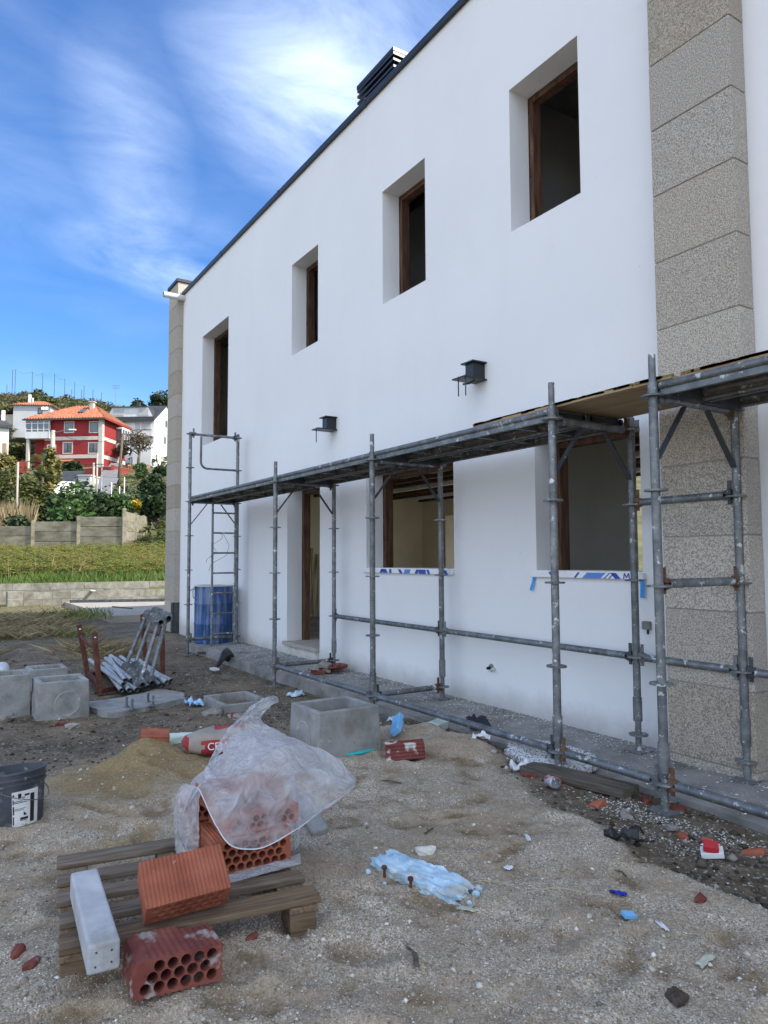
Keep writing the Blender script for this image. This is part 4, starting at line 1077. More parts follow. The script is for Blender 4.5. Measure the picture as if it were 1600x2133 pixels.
# --- concrete inspection boxes
def conc_box(x0, x1, y0, y1, z0, z1, t, label, circ=None, bottom=True, rotz=0.0, group='concrete inspection boxes'):
    cxm, cym = (x0+x1)/2, (y0+y1)/2; hx, hy = (x1-x0)/2, (y1-y0)/2
    bm = bmesh.new(); h = z1-z0
    tp = 0.012
    rings = [[(-hx-tp, -hy-tp, 0), (hx+tp, -hy-tp, 0), (hx+tp, hy+tp, 0), (-hx-tp, hy+tp, 0)], [(-hx, -hy, h), (hx, -hy, h), (hx, hy, h), (-hx, hy, h)],
             [(-hx+t, -hy+t, h), (hx-t, -hy+t, h), (hx-t, hy-t, h), (-hx+t, hy-t, h)], [(-hx+t+.01, -hy+t+.01, 0.02), (hx-t-.01, -hy+t+.01, 0.02), (hx-t-.01, hy-t-.01, 0.02), (-hx+t+.01, hy-t-.01, 0.02)]]
    vs = [[bm.verts.new(p) for p in r_] for r_ in rings]
    for a, b_ in zip(vs, vs[1:]):
        for k in range(4): bm.faces.new((a[k], a[(k+1) % 4], b_[(k+1) % 4], b_[k]))
    bm.faces.new(vs[-1])
    me_ = bpy.data.meshes.new('box_body'); bmesh.ops.recalc_face_normals(bm, faces=bm.faces[:]); bm.to_mesh(me_); bm.free()
    r_ = empty('concrete_box', (cxm, cym, z0), label, 'concrete box', group, (0, 0, rotz))
    bevel(link('box_body', me_, MT['conc'], r_), 0.008, 3)
    for cdef in (circ or []):
        face, off, zc_, rad = cdef
        f = MB(); prof = [(rad, -0.004), (rad, 0.004), (rad-0.012, 0.0065), (rad-0.02, 0.003), (0.0, 0.002)]
        sl = tp*(1-zc_/h)
        mt_ = Matrix.Translation((hx+sl, off, zc_)) @ Matrix.Rotation(PI/2, 4, 'Y') if face == '+x' else Matrix.Translation((off, -hy-sl, zc_)) @ Matrix.Rotation(PI/2, 4, 'X')
        f.lathe(prof, (0, 0, 0), 30, mt_); f.build('knockout', MT['conc'], r_, smooth=False)
    for yy in (-hy*0.35, hy*0.4):
        f = MB(); f.box((-hx+t-0.004, yy-0.006, 0.05), (-hx+t+0.008, yy+0.006, h-0.006)); f.build('inner_rib', MT['conc'], r_)
    return r_
conc_box(-4.405, -4.0, 2.065, 2.50, -0.01, 0.335, 0.038, 'large grey concrete box, open at the top, before the scaffold and behind the film', [('-y', 0.0, 0.16, 0.105)])
conc_box(-7.21, -6.80, 0.83, 1.235, -0.13, 0.235, 0.045, 'grey concrete box with a round knockout facing out, right of its twin', [('+x', 0.03, 0.17, 0.11), ('-y', 0.0, 0.17, 0.11)])
conc_box(-7.50, -7.12, 0.38, 0.80, -0.13, 0.275, 0.045, 'plain grey concrete box cut by the left edge of the picture', None)
conc_box(-8.60, -8.24, 0.92, 1.285, -0.16, 0.155, 0.045, 'farthest grey concrete box, small, behind the other two on the left', None)
conc_box(-6.86, -6.28, 2.29, 2.735, -0.28, -0.025, 0.042, 'half buried concrete box whose rim just shows above the dark soil', None)
# pipes and white slabs behind the boxes
f = MB(); f.tube([(-9.6, 0.78, 0.02), (-8.85, 0.72, -0.02)], 0.075, 18, caps=False); f.tube([(-8.85, 0.72, -0.02), (-9.6, 0.78, 0.02)], 0.066, 18, caps=False)
tag(autosmooth(f.build('plastic_pipe', MT['grey_pvc'])), 'short grey plastic pipe lying behind the concrete boxes', 'pipe')
for i in range(3):
    f = MB(); f.box((-0.4, -0.2, 0), (0.4, 0.2, 0.05)); o = f.build('styrofoam_sheet', MT['wht']); bevel(o, 0.008); o.location = (-9.15-0.1*i, 0.35+0.05*i, -0.07+0.058*i); o.rotation_euler = (R(2*i-1), R(1), R(12*i-8))
    tag(o, ['lowest of the white panels piled by the left edge', 'middle one of the white panels piled by the left edge', 'top one of the white panels piled by the left edge'][i], 'sheet', 'white panels by the left edge')

# --- concrete footing with four bolts
ft = empty('concrete_footing', (-6.95, 1.72, -0.1), 'flat rough concrete footing with four anchor bolts before the steel rack', 'concrete footing')
out = [(-7.60, 2.08), (-7.30, 1.62), (-7.27, 1.30), (-6.95, 1.28), (-6.60, 1.38), (-6.72, 1.72), (-6.92, 2.12), (-7.2, 2.2)]
f = MB(); n = 40; pr = []
for i in range(n):
    t = i/n*len(out); k = int(t); q = t-k; a, b_ = out[k], out[(k+1) % len(out)]
    pr.append((a[0]+(b_[0]-a[0])*q+random.uniform(-.015, .015), a[1]+(b_[1]-a[1])*q+random.uniform(-.015, .015)))
f.face([(x, y, -0.045+random.uniform(-.004, .004)) for x, y in pr])
for i in range(n):
    a, b_ = pr[i], pr[(i+1) % n]; f.face([(a[0]*1.0, a[1], -0.045), (b_[0], b_[1], -0.045), (b_[0], b_[1], -0.2), (a[0], a[1], -0.2)])
f.build('slab', MT['conc'], ft, world=True)
for x, y in ((-6.80, 1.56), (-6.68, 1.58), (-6.92, 1.78), (-6.74, 1.78)):
    f = MB(); f.tube([(x, y, -0.05), (x, y, 0.045)], 0.011, 10); f.tube([(x, y, -0.046), (x, y, -0.034)], 0.024, 6); f.tube([(x, y, -0.048), (x, y, -0.045)], 0.035, 14)
    f.build('anchor_bolt', MT['galv'], ft, world=True)

# --- rusty stillage with scaffold tubes
MT['rust'] = pmat('rusty_red_steel', [(0.05, 0.018, 0.012), (0.095, 0.032, 0.02), (0.14, 0.055, 0.033)], 11, 8, rough=0.8, metal=0.1, bump=0.3, spots=[((0.05, 0.02, 0.015), 6, 0.55, 0.1, 0.8), ((0.35, 0.17, 0.10), 18, 0.66, 0.04, 0.7)])
rk = empty('tube_rack', (-8.5, 2.0, -0.1), 'rusty brown steel rack with four leaning posts holding scaffold tubes', 'rack')
pA, pB, pC, pD = Vector((-7.80, 1.53, -0.1)), Vector((-8.95, 1.62, -0.1)), Vector((-8.25, 2.28, -0.1)), Vector((-9.55, 2.42, -0.1))
tA, tB, tC, tD = Vector((-8.03, 1.50, 0.52)), Vector((-9.12, 1.53, 0.52)), Vector((-8.50, 2.33, 0.56)), Vector((-9.80, 2.43, 0.56))
for p, q in ((pA, tA), (pB, tB), (pC, tC), (pD, tD)):
    f = MB(); f.bar(p, q, 0.05, 0.05, up=(1, 0, 0)); bevel(f.build('rack_post', MT['rust'], rk, world=True), 0.003)
    f = MB(); d_ = (q-p).normalized(); f.tube([q-d_*0.05+Vector((0.0255, 0, 0)), q-d_*0.05+Vector((0.0275, 0, 0))], 0.012, 10); f.build('pin_hole', MT['wht'] , rk, world=True)
for a, b_, t in ((pA, pB, .07), (pC, pD, .07), (pA, pC, .05), (pB, pD, .05)):
    f = MB(); f.bar(a+UP*t, b_+UP*t, 0.045, 0.05); bevel(f.build('base_rail', MT['rust'], rk, world=True), 0.003)
for (p, q), (r_, s) in (((pA, tA), (pB, tB)), ((pC, tC), (pD, tD))):
    a = p.lerp(q, 0.78); b_ = r_.lerp(s, 0.80); f = MB()
    f.tube([a, a.lerp(b_, .3)-UP*0.03, a.lerp(b_, .6)-UP*0.035, b_], 0.018, 8); f.build('side_rail', MT['rust'], rk, world=True)
TG = 'scaffold tubes lying in the rusty rack'
pos = []
for row in range(2):
    for i in range(9-row): pos.append((1.66+0.066*i+0.033*row, -0.005+0.045*row))
words_ = ['outermost left', 'second from the left', 'third from the left', 'fourth from the left', 'middle', 'fourth from the right', 'third from the right', 'second from the right', 'outermost right']
for i, (y, z) in enumerate(pos):
    x0 = -7.42+random.uniform(-.14, .10)-0.02*i % 0.3; x1 = x0-random.choice((1.5, 1.8, 2.0)); dy = random.uniform(-0.06, 0.24)
    f = MB(); f.tube([(x0, y, z), (x1, y+dy, z+0.01)], 0.0235, 12, caps=False); f.tube([(x1, y+dy, z+0.01), (x0, y, z)], 0.0195, 12, caps=False)
    o = autosmooth(f.build('scaffold_tube', MT['galv_l']))
    k = i if i < 9 else min(8, i-9)
    tag(o, f'galvanised tube in the rusty rack, {words_[k]} of the {"lower" if i < 9 else "upper"} layer', 'scaffold tube', TG)
def frame_stand(lo_n, lo_f, hi_n, hi_f, label):
    r_ = empty('frame_stand', lo_n, label, 'scaffold frame', 'scaffold frames leaning on the rack')
    for nm, a, b_ in (('lower_tube', lo_n, lo_f), ('upper_tube', hi_n, hi_f)):
        a = Vector(a); b_ = Vector(b_); d_ = (b_-a).normalized()
        f = MB(); f.tube([a, b_], 0.026, 12, caps=False); f.tube([b_, a], 0.021, 12, caps=False)
        o = autosmooth(f.build(nm, MT['galv'], r_, world=True))
        for i in range(6):
            q = a.lerp(b_, 0.10+0.155*i); f = MB(); mt_ = d_.to_track_quat('Z', 'Y').to_matrix().to_4x4(); mt_.translation = q
            f.lathe([(0.025, -0.006), (0.056, -0.005), (0.056, 0.005), (0.025, 0.006)], (0, 0, 0), 16, mt_)
            c_ = f.build('rosette', MT['galv'], o); c_.location = -Vector(lo_n)
    for t in (0.12, 0.92):
        a = Vector(lo_n).lerp(Vector(lo_f), t); b_ = Vector(hi_n).lerp(Vector(hi_f), t)
        f = MB(); f.tube([a+(b_-a)*0.03, b_-(b_-a)*0.03], 0.022, 12); autosmooth(f.build('riser', MT['galv'], r_, world=True))
frame_stand((-7.45, 1.86, 0.03), (-8.6, 1.94, 0.09), (-7.62, 2.08, 0.63), (-8.9, 2.25, 0.64), 'grey scaffold frame with rosettes leaning over the rack, on the left')
frame_stand((-7.5, 1.97, 0.03), (-8.6, 2.04, 0.09), (-7.72, 2.19, 0.66), (-8.9, 2.34, 0.67), 'grey scaffold frame with rosettes leaning over the rack, on the right')

# --- blue drum
dr = empty('drum', (-10.78, 3.74, 0.015), 'dirty blue steel drum with cement streaks standing by the wall', 'drum')
MT['drum'] = pmat('streaked_blue_paint', [(0.018, 0.06, 0.19), (0.035, 0.09, 0.25)], 4, rough=0.5, bump=0.08, stretch=(4, 4, 0.35),
                  spots=[((0.22, 0.28, 0.37), 3, 0.48, 0.14, 0.7), ((0.55, 0.58, 0.6), 14, 0.66, 0.03, 0.8)])
prof = [(0, 0), (0.275, 0), (0.286, 0.012), (0.286, 0.28), (0.292, 0.29), (0.292, 0.305), (0.286, 0.315), (0.286, 0.58), (0.292, 0.59), (0.292, 0.605), (0.286, 0.615), (0.286, 0.865), (0.278, 0.865), (0.278, 0.5), (0, 0.5)]
f = MB(); f.lathe(prof, (0, 0, 0), 48); autosmooth(f.build('drum_body', MT['drum'], dr), 40)
f = MB(); f.tube([(0.289*math.cos(2*PI*i/40), 0.289*math.sin(2*PI*i/40), 0.868) for i in range(40)], 0.012, 8, closed=True); f.build('rim', MT['grey_pvc'], dr, smooth=True)
f = MB(); f.tube([(-0.1+0.29*0.6, -0.29, 0.86), (0.03, -0.335, 0.80), (0.06, -0.34, 0.70), (0.10, -0.30, 0.66)], 0.006, 6); f.tube([(0.05, -0.29, 0.87), (0.0, -0.36, 0.80), (-0.02, -0.40, 0.76)], 0.006, 6); f.build('wire_handle', MT['galv_d'], dr)

# --- bucket
bk = empty('bucket', (-3.955, 0.385, -0.02), 'scuffed dark grey plastic bucket with a white label at the left edge', 'bucket', None, (R(4), R(-5), R(-20))); bk.scale = (1, 1, 0.76)
MT['bucket'] = pmat('scuffed_dark_plastic', [(0.05, 0.057, 0.068), (0.085, 0.094, 0.108)], 7, rough=0.55, bump=0.1, spots=[((0.22, 0.23, 0.24), 10, 0.58, 0.08, 0.8), ((0.32, 0.30, 0.26), 22, 0.64, 0.04, 0.7)])
f = MB(); f.lathe([(0, 0), (0.128, 0), (0.133, 0.008), (0.148, 0.30), (0.155, 0.30), (0.156, 0.312), (0.149, 0.314), (0.150, 0.330), (0.158, 0.331), (0.158, 0.342), (0.151, 0.344), (0.152, 0.366), (0.160, 0.368), (0.160, 0.378), (0.146, 0.378), (0.140, 0.2), (0.127, 0.012), (0, 0.010)], (0, 0, 0), 48)
autosmooth(f.build('bucket_body', MT['bucket'], bk), 30)
def on_bucket(a, z, off=0.0008): 
    r_ = 0.133+(0.148-0.133)*(z-0.008)/0.292+off
    return (r_*math.cos(a), r_*math.sin(a), z)
def label_rect(mb, a0, a1, z0, z1, off, n=8):
    for i in range(n):
        p, q = a0+(a1-a0)*i/n, a0+(a1-a0)*(i+1)/n
        mb.face([on_bucket(p, z0, off), on_bucket(q, z0, off), on_bucket(q, z1, off), on_bucket(p, z1, off)])
LA = R(20)+0.02          # facing the camera
f = MB(); label_rect(f, LA-0.10, LA+0.78, 0.055, 0.265, 0.001, 14)
lb = f.build('label', pmat('worn_white_paper', [(0.62, 0.62, 0.61), (0.74, 0.74, 0.73)], 6, rough=0.7, spots=[((0.25, 0.25, 0.26), 16, 0.62, 0.03, 0.9)]), bk)
f = MB()
for (a0, a1, z0, z1) in ((.0, .05, .232, .25), (.16, .26, .225, .252), (.36, .52, .232, .244), (0.0, .03, .19, .22), (.02, .30, .205, .209), (.02, .42, .196, .200), (.0, .04, .13, .18), (.22, .48, .094, .108), (.22, .45, .088, .092), (.0, .035, .07, .12), (.05, .4, .16, .163), (.05, .33, .152, .155), (.55, .7, .07, .24)):
    label_rect(f, LA-0.08+a0, LA-0.08+a1, z0, z1, 0.0018, 4)
f.face([on_bucket(LA+.25, .118, .002), on_bucket(LA+.37, .118, .002), on_bucket(LA+.25, .142, .002)])
f.build('print_marks', MT['black'], lb)
f = MB(); pts = []
for i in range(15):
    t = -0.62+i/14*(PI*0.96); pts.append((0.165*math.cos(t+LA), 0.165*math.sin(t+LA), 0.30-0.11*math.sin((t+0.62)/(PI*0.96)*PI)))
f.tube(pts, 0.0028, 6); f.build('wire_handle', MT['galv'], bk)
f = MB(); f.box((-0.012, -0.02, -0.018), (0.008, 0.02, 0.018), Matrix.Translation(pts[0]) @ Matrix.Rotation(LA-0.62, 4, 'Z')); f.build('handle_lug', MT['bucket'], bk)

# --- cement bag
bg_ = empty('cement_bag', (-4.50, 1.69, 0.05), 'crumpled paper cement bag with red print lying behind the plastic film', 'bag', None, (0, R(-6), R(-14)))
nu, nv = 36, 26
vv = []
for j in range(nv):
    for i in range(nu):
        t = 2*PI*i/nu; s = -1+2*j/(nv-1)
        w = (1-abs(s)**5.0)**0.5 if abs(s) < 1 else 0.0
        ct, st_ = math.cos(t), math.sin(t)
        ex = 0.62
        x = 0.155*math.copysign(abs(ct)**ex, ct)*(0.72+0.28*w); z = 0.075*math.copysign(abs(st_)**ex, st_)*(0.10+0.90*w)
        y = s*0.30
        q = fbm(np.array([x*9+3]), np.array([y*9+z*12]), 1.0, 3, 5)[0]
        vv.append((x*(1+0.14*q), y+0.02*q, z*(1+0.35*q)+0.072))
fa = [(j*nu+i, j*nu+(i+1) % nu, (j+1)*nu+(i+1) % nu, (j+1)*nu+i) for j in range(nv-1) for i in range(nu)]
me_ = bpy.data.meshes.new('bag_body'); me_.from_pydata(vv, [], fa+[tuple(range(nu))[::-1], tuple((nv-1)*nu+i for i in range(nu))]); me_.update()
MT['paper'] = pmat('dusty_kraft_paper', [(0.26, 0.23, 0.19), (0.36, 0.32, 0.27)], 8, rough=0.85, bump=0.4, bscale=18, bdist=0.01)
MT['redp'] = pmat('faded_red_print', [(0.32, 0.03, 0.035), (0.42, 0.06, 0.06)], 9, rough=0.8, bump=0.3, bscale=18)
me_.materials.append(MT['paper']); me_.materials.append(MT['redp'])
for p in me_.polygons:
    c_ = p.center
    if (c_.x > 0.10 and -0.19 < c_.y < 0.14 and 0.005 < c_.z < 0.10) or (c_.z > 0.11 and -0.10 < c_.y < 0.10 and c_.x < 0.05) or (c_.y < -0.27 and c_.z > 0.03): p.material_index = 1
link('bag_body', me_, None, bg_, smooth=True)
fc_ = bpy.data.curves.new('lettering', 'FONT'); fc_.body = 'CEMENTO'; fc_.size = 0.062; fc_.extrude = 0.001; fc_.align_x = 'LEFT'
tmp = bpy.data.objects.new('lettering', fc_); COL.objects.link(tmp); bpy.context.view_layer.update()
tm = bpy.data.meshes.new_from_object(tmp.evaluated_get(bpy.context.evaluated_depsgraph_get())); bpy.data.objects.remove(tmp)
o = link('lettering', tm, MT['wht'], bg_, (0.172, -0.165, 0.042)); o.rotation_euler = (R(80), 0, R(90))

# --- blue foam with two nails
fo = empty('foam_chunk', (-2.33, 1.645, 0.0), 'broken pale blue foam chunk with two rusty nails lying on the gravel', 'foam piece', None, (0, 0, R(13)))
MT['foam'] = pmat('dirty_pale_blue_foam', [(0.30, 0.48, 0.62), (0.44, 0.61, 0.73), (0.58, 0.71, 0.78)], 9, 8, rough=0.85, bump=0.8, bscale=38, bdist=0.006, spec=0.05, spots=[((0.46, 0.43, 0.35), 6, 0.52, 0.1, 0.8), ((0.66, 0.74, 0.8), 16, 0.58, 0.05, 0.7)])
def lump(name, dims, seed, rough_, mat, parent=None, sub=3, flat=0.0, loc=None, rot=None, box=2.6):
    """irregular broken piece: a rounded block pushed in and out by noise"""
    bm = bmesh.new(); bmesh.ops.create_icosphere(bm, subdivisions=sub, radius=1.0)
    rs = np.random.RandomState(seed); ph = rs.rand(9)*6
    for v_ in bm.verts:
        c_ = v_.co.copy(); n_ = (abs(c_.x)**box+abs(c_.y)**box+abs(c_.z)**box)**(-1/box); c_ *= n_
        k = 1+rough_*(math.sin(c_.x*3.1+ph[0])*math.sin(c_.y*2.7+ph[1])+0.6*math.sin(c_.x*6.5+c_.z*5+ph[2])*math.cos(c_.y*6+ph[3])+0.3*math.sin(c_.y*13+ph[4])*math.sin(c_.x*12+ph[5]))
        v_.co = Vector((c_.x*dims[0]*k, c_.y*dims[1]*k, c_.z*dims[2]*k))
    me2 = bpy.data.meshes.new(name); bm.to_mesh(me2); bm.free()
    return link(name, me2, mat, parent, loc, rot)
bm = bmesh.new(); bmesh.ops.create_cube(bm, size=2.0); bmesh.ops.subdivide_edges(bm, edges=bm.edges[:], cuts=22, use_grid_fill=True)
P_ = np.array([v_.co[:] for v_ in bm.verts])
e1 = fbm(P_[:, 1]*3+9, P_[:, 2]*3, 0.9, 3, 5); e2 = fbm(P_[:, 0]*6, P_[:, 2]*2+4, 0.8, 3, 8); e3 = fbm(P_[:, 0]*6, P_[:, 1]*3, 0.9, 4, 12); e4 = fbm(P_[:, 0]*22+P_[:, 2]*9, P_[:, 1]*9+P_[:, 2]*7, 1.0, 3, 15)
px_ = P_[:, 0]*0.222+np.sign(P_[:, 0])*np.abs(P_[:, 0])**8*0.045*e1; tp_ = (P_[:, 2] > 0.2)
py_ = P_[:, 1]*(0.070-0.016*P_[:, 0]**2)+0.012*e2+0.002*e4; pz_ = P_[:, 2]*0.038*(1-0.22*np.clip(P_[:, 0], 0, 1))+tp_*(0.014*e3+0.006*P_[:, 1])+0.0015*e4
for xk, sl in ((-0.06, 0.5), (0.05, -0.7), (0.13, 0.4)):
    g_k = np.exp(-((px_-xk-sl*py_)/0.005)**2); pz_ = pz_-g_k*tp_*0.010; py_ = py_+g_k*(P_[:, 1] < -0.9)*0.008
for v_, a_, b2_, c2_ in zip(bm.verts, px_, py_, pz_): v_.co = (a_, b2_, c2_)
me_ = bpy.data.meshes.new('foam_body'); bm.to_mesh(me_); bm.free()
autosmooth(link('foam_body', me_, MT['foam'], fo, (0, 0, 0.04)), 32)
for x, y, z in ((-0.12, -0.072, 0.05), (0.02, -0.074, 0.05)):
    f = MB(); f.tube([(x, y-0.008, z-0.06), (x+0.004, y-0.012, z+0.035)], 0.0055, 8); f.tube([(x+0.004, y-0.013, z+0.030), (x+0.005, y-0.014, z+0.038)], 0.011, 10); f.build('nail', MT['rust'], fo)
for i, (x, y, s) in enumerate(((0.25, 0.02, 0.016), (0.26, -0.035, 0.011), (-0.17, -0.12, 0.013), (0.22, 0.07, 0.02), (-0.08, -0.12, 0.009))):
    o = lump('foam_crumb', (s, s*0.8, s*0.7), 20+i, 0.2, MT['foam'], None, 2); p = fo.matrix_basis @ Vector((x, y, 0)); o.location = (p.x, p.y, yh(p.x, p.y)+s*0.5)
    p2 = Matrix.Rotation(R(13), 3, 'Z') @ Vector((x, y, 0)); o.location = (-2.33+p2.x, 1.645+p2.y, yh(-2.33+p2.x, 1.645+p2.y)+s*0.4)
    tag(o, ['crumb of blue foam off the right end of the foam chunk','flat crumb of blue foam before the right end of the chunk','blue foam crumb left of the first nail','largest blue foam crumb behind the right end of the chunk','tiniest blue foam crumb between the two nails'][i], 'foam crumb', 'foam crumbs round the blue chunk')

# --- small stuff lying about (each its own)
MT['white_st'] = pmat('dusty_white_stone', [(0.55, 0.53, 0.47), (0.70, 0.68, 0.62)], 12, bump=0.4)
MT['green_foam'] = pmat('pale_green_foam', [(0.50, 0.62, 0.56), (0.62, 0.72, 0.66)], 8, bump=0.2, rough=0.8)
MT['stone'] = pmat('broken_mortar_lump', [(0.20, 0.18, 0.16), (0.34, 0.31, 0.28)], 14, bump=0.5, rand=0.2)
MT['teal'] = pmat('turquoise_strip', [(0.02, 0.34, 0.36), (0.04, 0.45, 0.46)], 8, rough=0.5)
MT['lblue'] = pmat('light_blue_foam_board', [(0.16, 0.42, 0.72), (0.22, 0.50, 0.78)], 8, rough=0.8, bump=0.2, spots=[((0.35, 0.40, 0.42), 8, 0.6, 0.1, 0.7)])
MT['navy'] = pmat('dark_blue_plastic', [(0.02, 0.03, 0.35)], 5, rough=0.4)
MT['cloth'] = pmat('dark_navy_cloth', [(0.015, 0.018, 0.03), (0.04, 0.045, 0.06)], 30, rough=0.95, bump=0.5)
MT['redw'] = pmat('red_cardboard', [(0.48, 0.03, 0.04)], 5, rough=0.5)
MT['plank'] = pmat('dark_wet_plank', [(0.055, 0.045, 0.035), (0.10, 0.085, 0.065), (0.15, 0.125, 0.095)], 4, stretch=(1.2, 12, 12), rough=0.7, bump=0.3, bscale=25, spots=[((0.55, 0.54, 0.5), 3, 0.70, 0.02, 0.8)])
MT['eps'] = pmat('grey_speckled_foam_board', [(0.55, 0.56, 0.57), (0.62, 0.63, 0.64)], 8, bump=0.4, rough=0.8, spots=[((0.08, 0.085, 0.09), 95, 0.52, 0.04, 0.95)])
def put(o, x, y, dz=0.0, rot=(0, 0, 0)):
    o.location = (x, y, yh(x, y)+dz); o.rotation_euler = rot; return o
tag(put(lump('white_stone', (0.042, 0.020, 0.018), 8, 0.12, MT['white_st'], sub=3, box=4), -2.50, 1.79, 0.012, RZ(60)), 'off-white stone chip lying just behind the pale blue foam chunk', 'stone')
f = MB(); f.box((-0.035, -0.10, 0), (0.035, 0.10, 0.04)); o = f.build('foam_offcut', MT['lblue']); bevel(o, 0.004); put(o, -4.13, 2.74, 0.05, (R(24), R(-38), R(35))); tag(o, 'bright blue foam offcut propped on the gravel beside the large concrete box', 'foam piece')
f = MB(); f.tube([(0, -0.11, 0), (0.01, 0, 0.006), (-0.01, 0.12, 0.0)], 0.011, 8); o = f.build('turquoise_strip', MT['teal']); put(o, -3.99, 2.36, 0.008, RZ(0)); tag(o, 'turquoise strip lying at the foot of the large concrete box', 'strip')
f = MB(); f.tube([(0, -0.09, 0), (0.02, 0, 0.003), (0.0, 0.1, 0.0)], 0.008, 8); o = f.build('turquoise_strip', MT['teal']); put(o, -3.93, 2.76, 0.006, RZ(20)); tag(o, 'turquoise strip running out behind the mortar-smeared brick', 'strip')
f = MB(); f.box((-0.05, -0.085, 0), (0.05, 0.085, 0.06)); o = f.build('foam_block', MT['green_foam']); bevel(o, 0.006); put(o, -4.38, 3.24, 0.01, (R(4), R(6), R(20))); tag(o, 'pale green foam block lying in the rubble by the bottom ledger', 'foam piece')
f = MB()
n = 26
pr = [(0.30*math.cos(2*PI*i/n)*(1+0.08*math.sin(3*i)), 0.15*math.copysign(abs(math.sin(2*PI*i/n))**0.7, math.sin(2*PI*i/n))) for i in range(n)]
f.face([(x, y, 0.035) for x, y in pr]); f.face([(x, y, 0) for x, y in reversed(pr)])
for i in range(n): a, b_ = pr[i], pr[(i+1) % n]; f.face([(a[0], a[1], 0), (b_[0], b_[1], 0), (b_[0], b_[1], 0.035), (a[0], a[1], 0.035)])
o = f.build('foam_board', MT['eps']); put(o, -3.27, 3.30, 0.055, (R(12), R(2), R(14))); tag(o, 'broken black and white speckled foam board under the bottom ledger', 'foam board')
f = MB(); f.box((-0.34, -0.085, 0), (0.34, 0.085, 0.042)); o = f.build('wooden_plank', MT['plank']); bevel(o, 0.004); put(o, -2.93, 3.155, 0.005, (0, R(-1), R(9))); tag(o, 'dark wet wooden plank lying under the base of a scaffold post', 'plank')
f = MB(); f.box((-0.09, -0.05, 0), (0.09, 0.05, 0.02)); o = f.build('wooden_plank', MT['plank']); bevel(o, 0.003); put(o, -2.38, 3.20, -0.012, (0, R(1), R(-20))); tag(o, 'short dark board under the nearest scaffold post beside the stone pier', 'plank')
f = MB(); f.box((-0.03, -0.35, 0), (0.03, 0.30, 0.035)); o = f.build('wooden_plank', MT['plank']); bevel(o, 0.003); o.location = (-10.12, 3.62, -0.06); o.rotation_euler = (0, 0, R(6)); tag(o, 'dark timber lying across the foot of the ladder', 'plank')
# dark cloth, scraps, gloves: crumpled sheets
def scrap(name, w, l, amp, mat, x, y, label, cat, rz=0, dz=0.01, seed=0, n=14, group=None):
    U, V_ = np.meshgrid(np.linspace(-.5, .5, n), np.linspace(-.5, .5, n), indexing='ij')
    edge = 1+0.30*fbm(U, V_, 2.2, 2, seed)
    X = U*w*edge; Y = V_*l*(1+0.30*fbm(U, V_, 2.2, 2, seed+3)); Z = amp*(1.0*np.abs(fbm(U, V_, 2.8, 2, seed+9))+0.22*fbm(U, V_, 7, 2, seed+5)) + amp*0.1
    idx_ = np.arange(n*n).reshape(n, n)
    fc2 = np.stack([idx_[:-1, :-1], idx_[1:, :-1], idx_[1:, 1:], idx_[:-1, 1:]], -1).reshape(-1, 4)
    o = link(name, np_mesh(name, np.stack([X, Y, Z], -1).reshape(-1, 3), fc2, mat, True))
    so_ = o.modifiers.new('thickness', 'SOLIDIFY'); so_.thickness = 0.0012
    put(o, x, y, dz, RZ(rz)); return tag(o, label, cat, group)
o = scrap('cloth', 0.16, 0.34, 0.05, MT['cloth'], -4.30, 3.58, 'crumpled dark navy cloth lying on the walkway behind the ledger', 'cloth', 60, 0.03, 2); o.location.z = 0.025
scrap('plastic_scrap', 0.15, 0.09, 0.065, MT['black'], -2.15, 2.60, 'torn black plastic scrap lying at the edge of the dark soil', 'scrap', 35, 0.01, 14, 18)
scrap('plastic_bag', 0.16, 0.13, 0.10, pmat('sky_blue_film', [(0.20, 0.45, 0.72), (0.45, 0.65, 0.82)], 12, rough=0.4), -6.75, 2.16, 'crumpled sky blue plastic bag by the half buried concrete box', 'plastic bag', 10, 0.0, 6)
MT['paperw'] = pmat('dirty_white_paper', [(0.58, 0.60, 0.63), (0.72, 0.73, 0.75)], 15, rough=0.7)
for i, (x, y, w, l, lab) in enumerate(((-6.62, 3.16, 0.12, 0.16, 'pale blue rag lying beside the foot of the walkway near the door'), (-6.0, 2.98, 0.16, 0.13, 'white paper scrap just behind the large concrete box'),
        (-4.75, 3.12, 0.10, 0.14, 'crumpled light blue rag in the rubble under the bottom ledger'), (-3.72, 3.12, 0.08, 0.12, 'small dirty white rag at the edge of the gravel'),
        (-3.30, 3.08, 0.09, 0.14, 'grey white rag in front of the speckled foam board'))):
    scrap('rag', w, l, 0.06, MT['foam'] if i in (0, 2) else MT['paperw'], x, y, lab, 'rag', 40*i, 0.005, 40+i, 12, 'rags and paper scraps')
for i, (x, y, w, l, rz, lab) in enumerate(((-2.36, 2.23, 0.015, 0.07, 60, 'white plastic sliver lying alone right of the blue foam chunk'), (-1.59, 2.10, 0.012, 0.065, 70, 'thin white plastic strip on the gravel at the lower right'),
        (-2.21, 1.985, 0.03, 0.035, 20, 'small square white paper bit behind a dent in the sand'), (-2.03, 1.63, 0.03, 0.07, 120, 'yellowish paper bit below the end of the blue foam chunk'), (-1.38, 2.02, 0.025, 0.09, 10, 'pale dry leaf lying near the lower right corner'))):
    scrap('paper_bit', w, l, 0.012, MT['paperw'] if i < 3 else pmat('yellowed_paper', [(0.45, 0.46, 0.36)], 5), x, y, lab, 'scrap', rz, 0.004, 60+i, 8, 'small scraps on the gravel')
f = MB(); f.box((-0.022, -0.016, 0), (0.022, 0.016, 0.012)); o = f.build('foam_bit', MT['lblue']); put(o, -1.70, 2.07, 0.004, (R(8), R(10), R(70))); tag(o, 'small rectangular light blue foam bit on the gravel', 'foam bit')
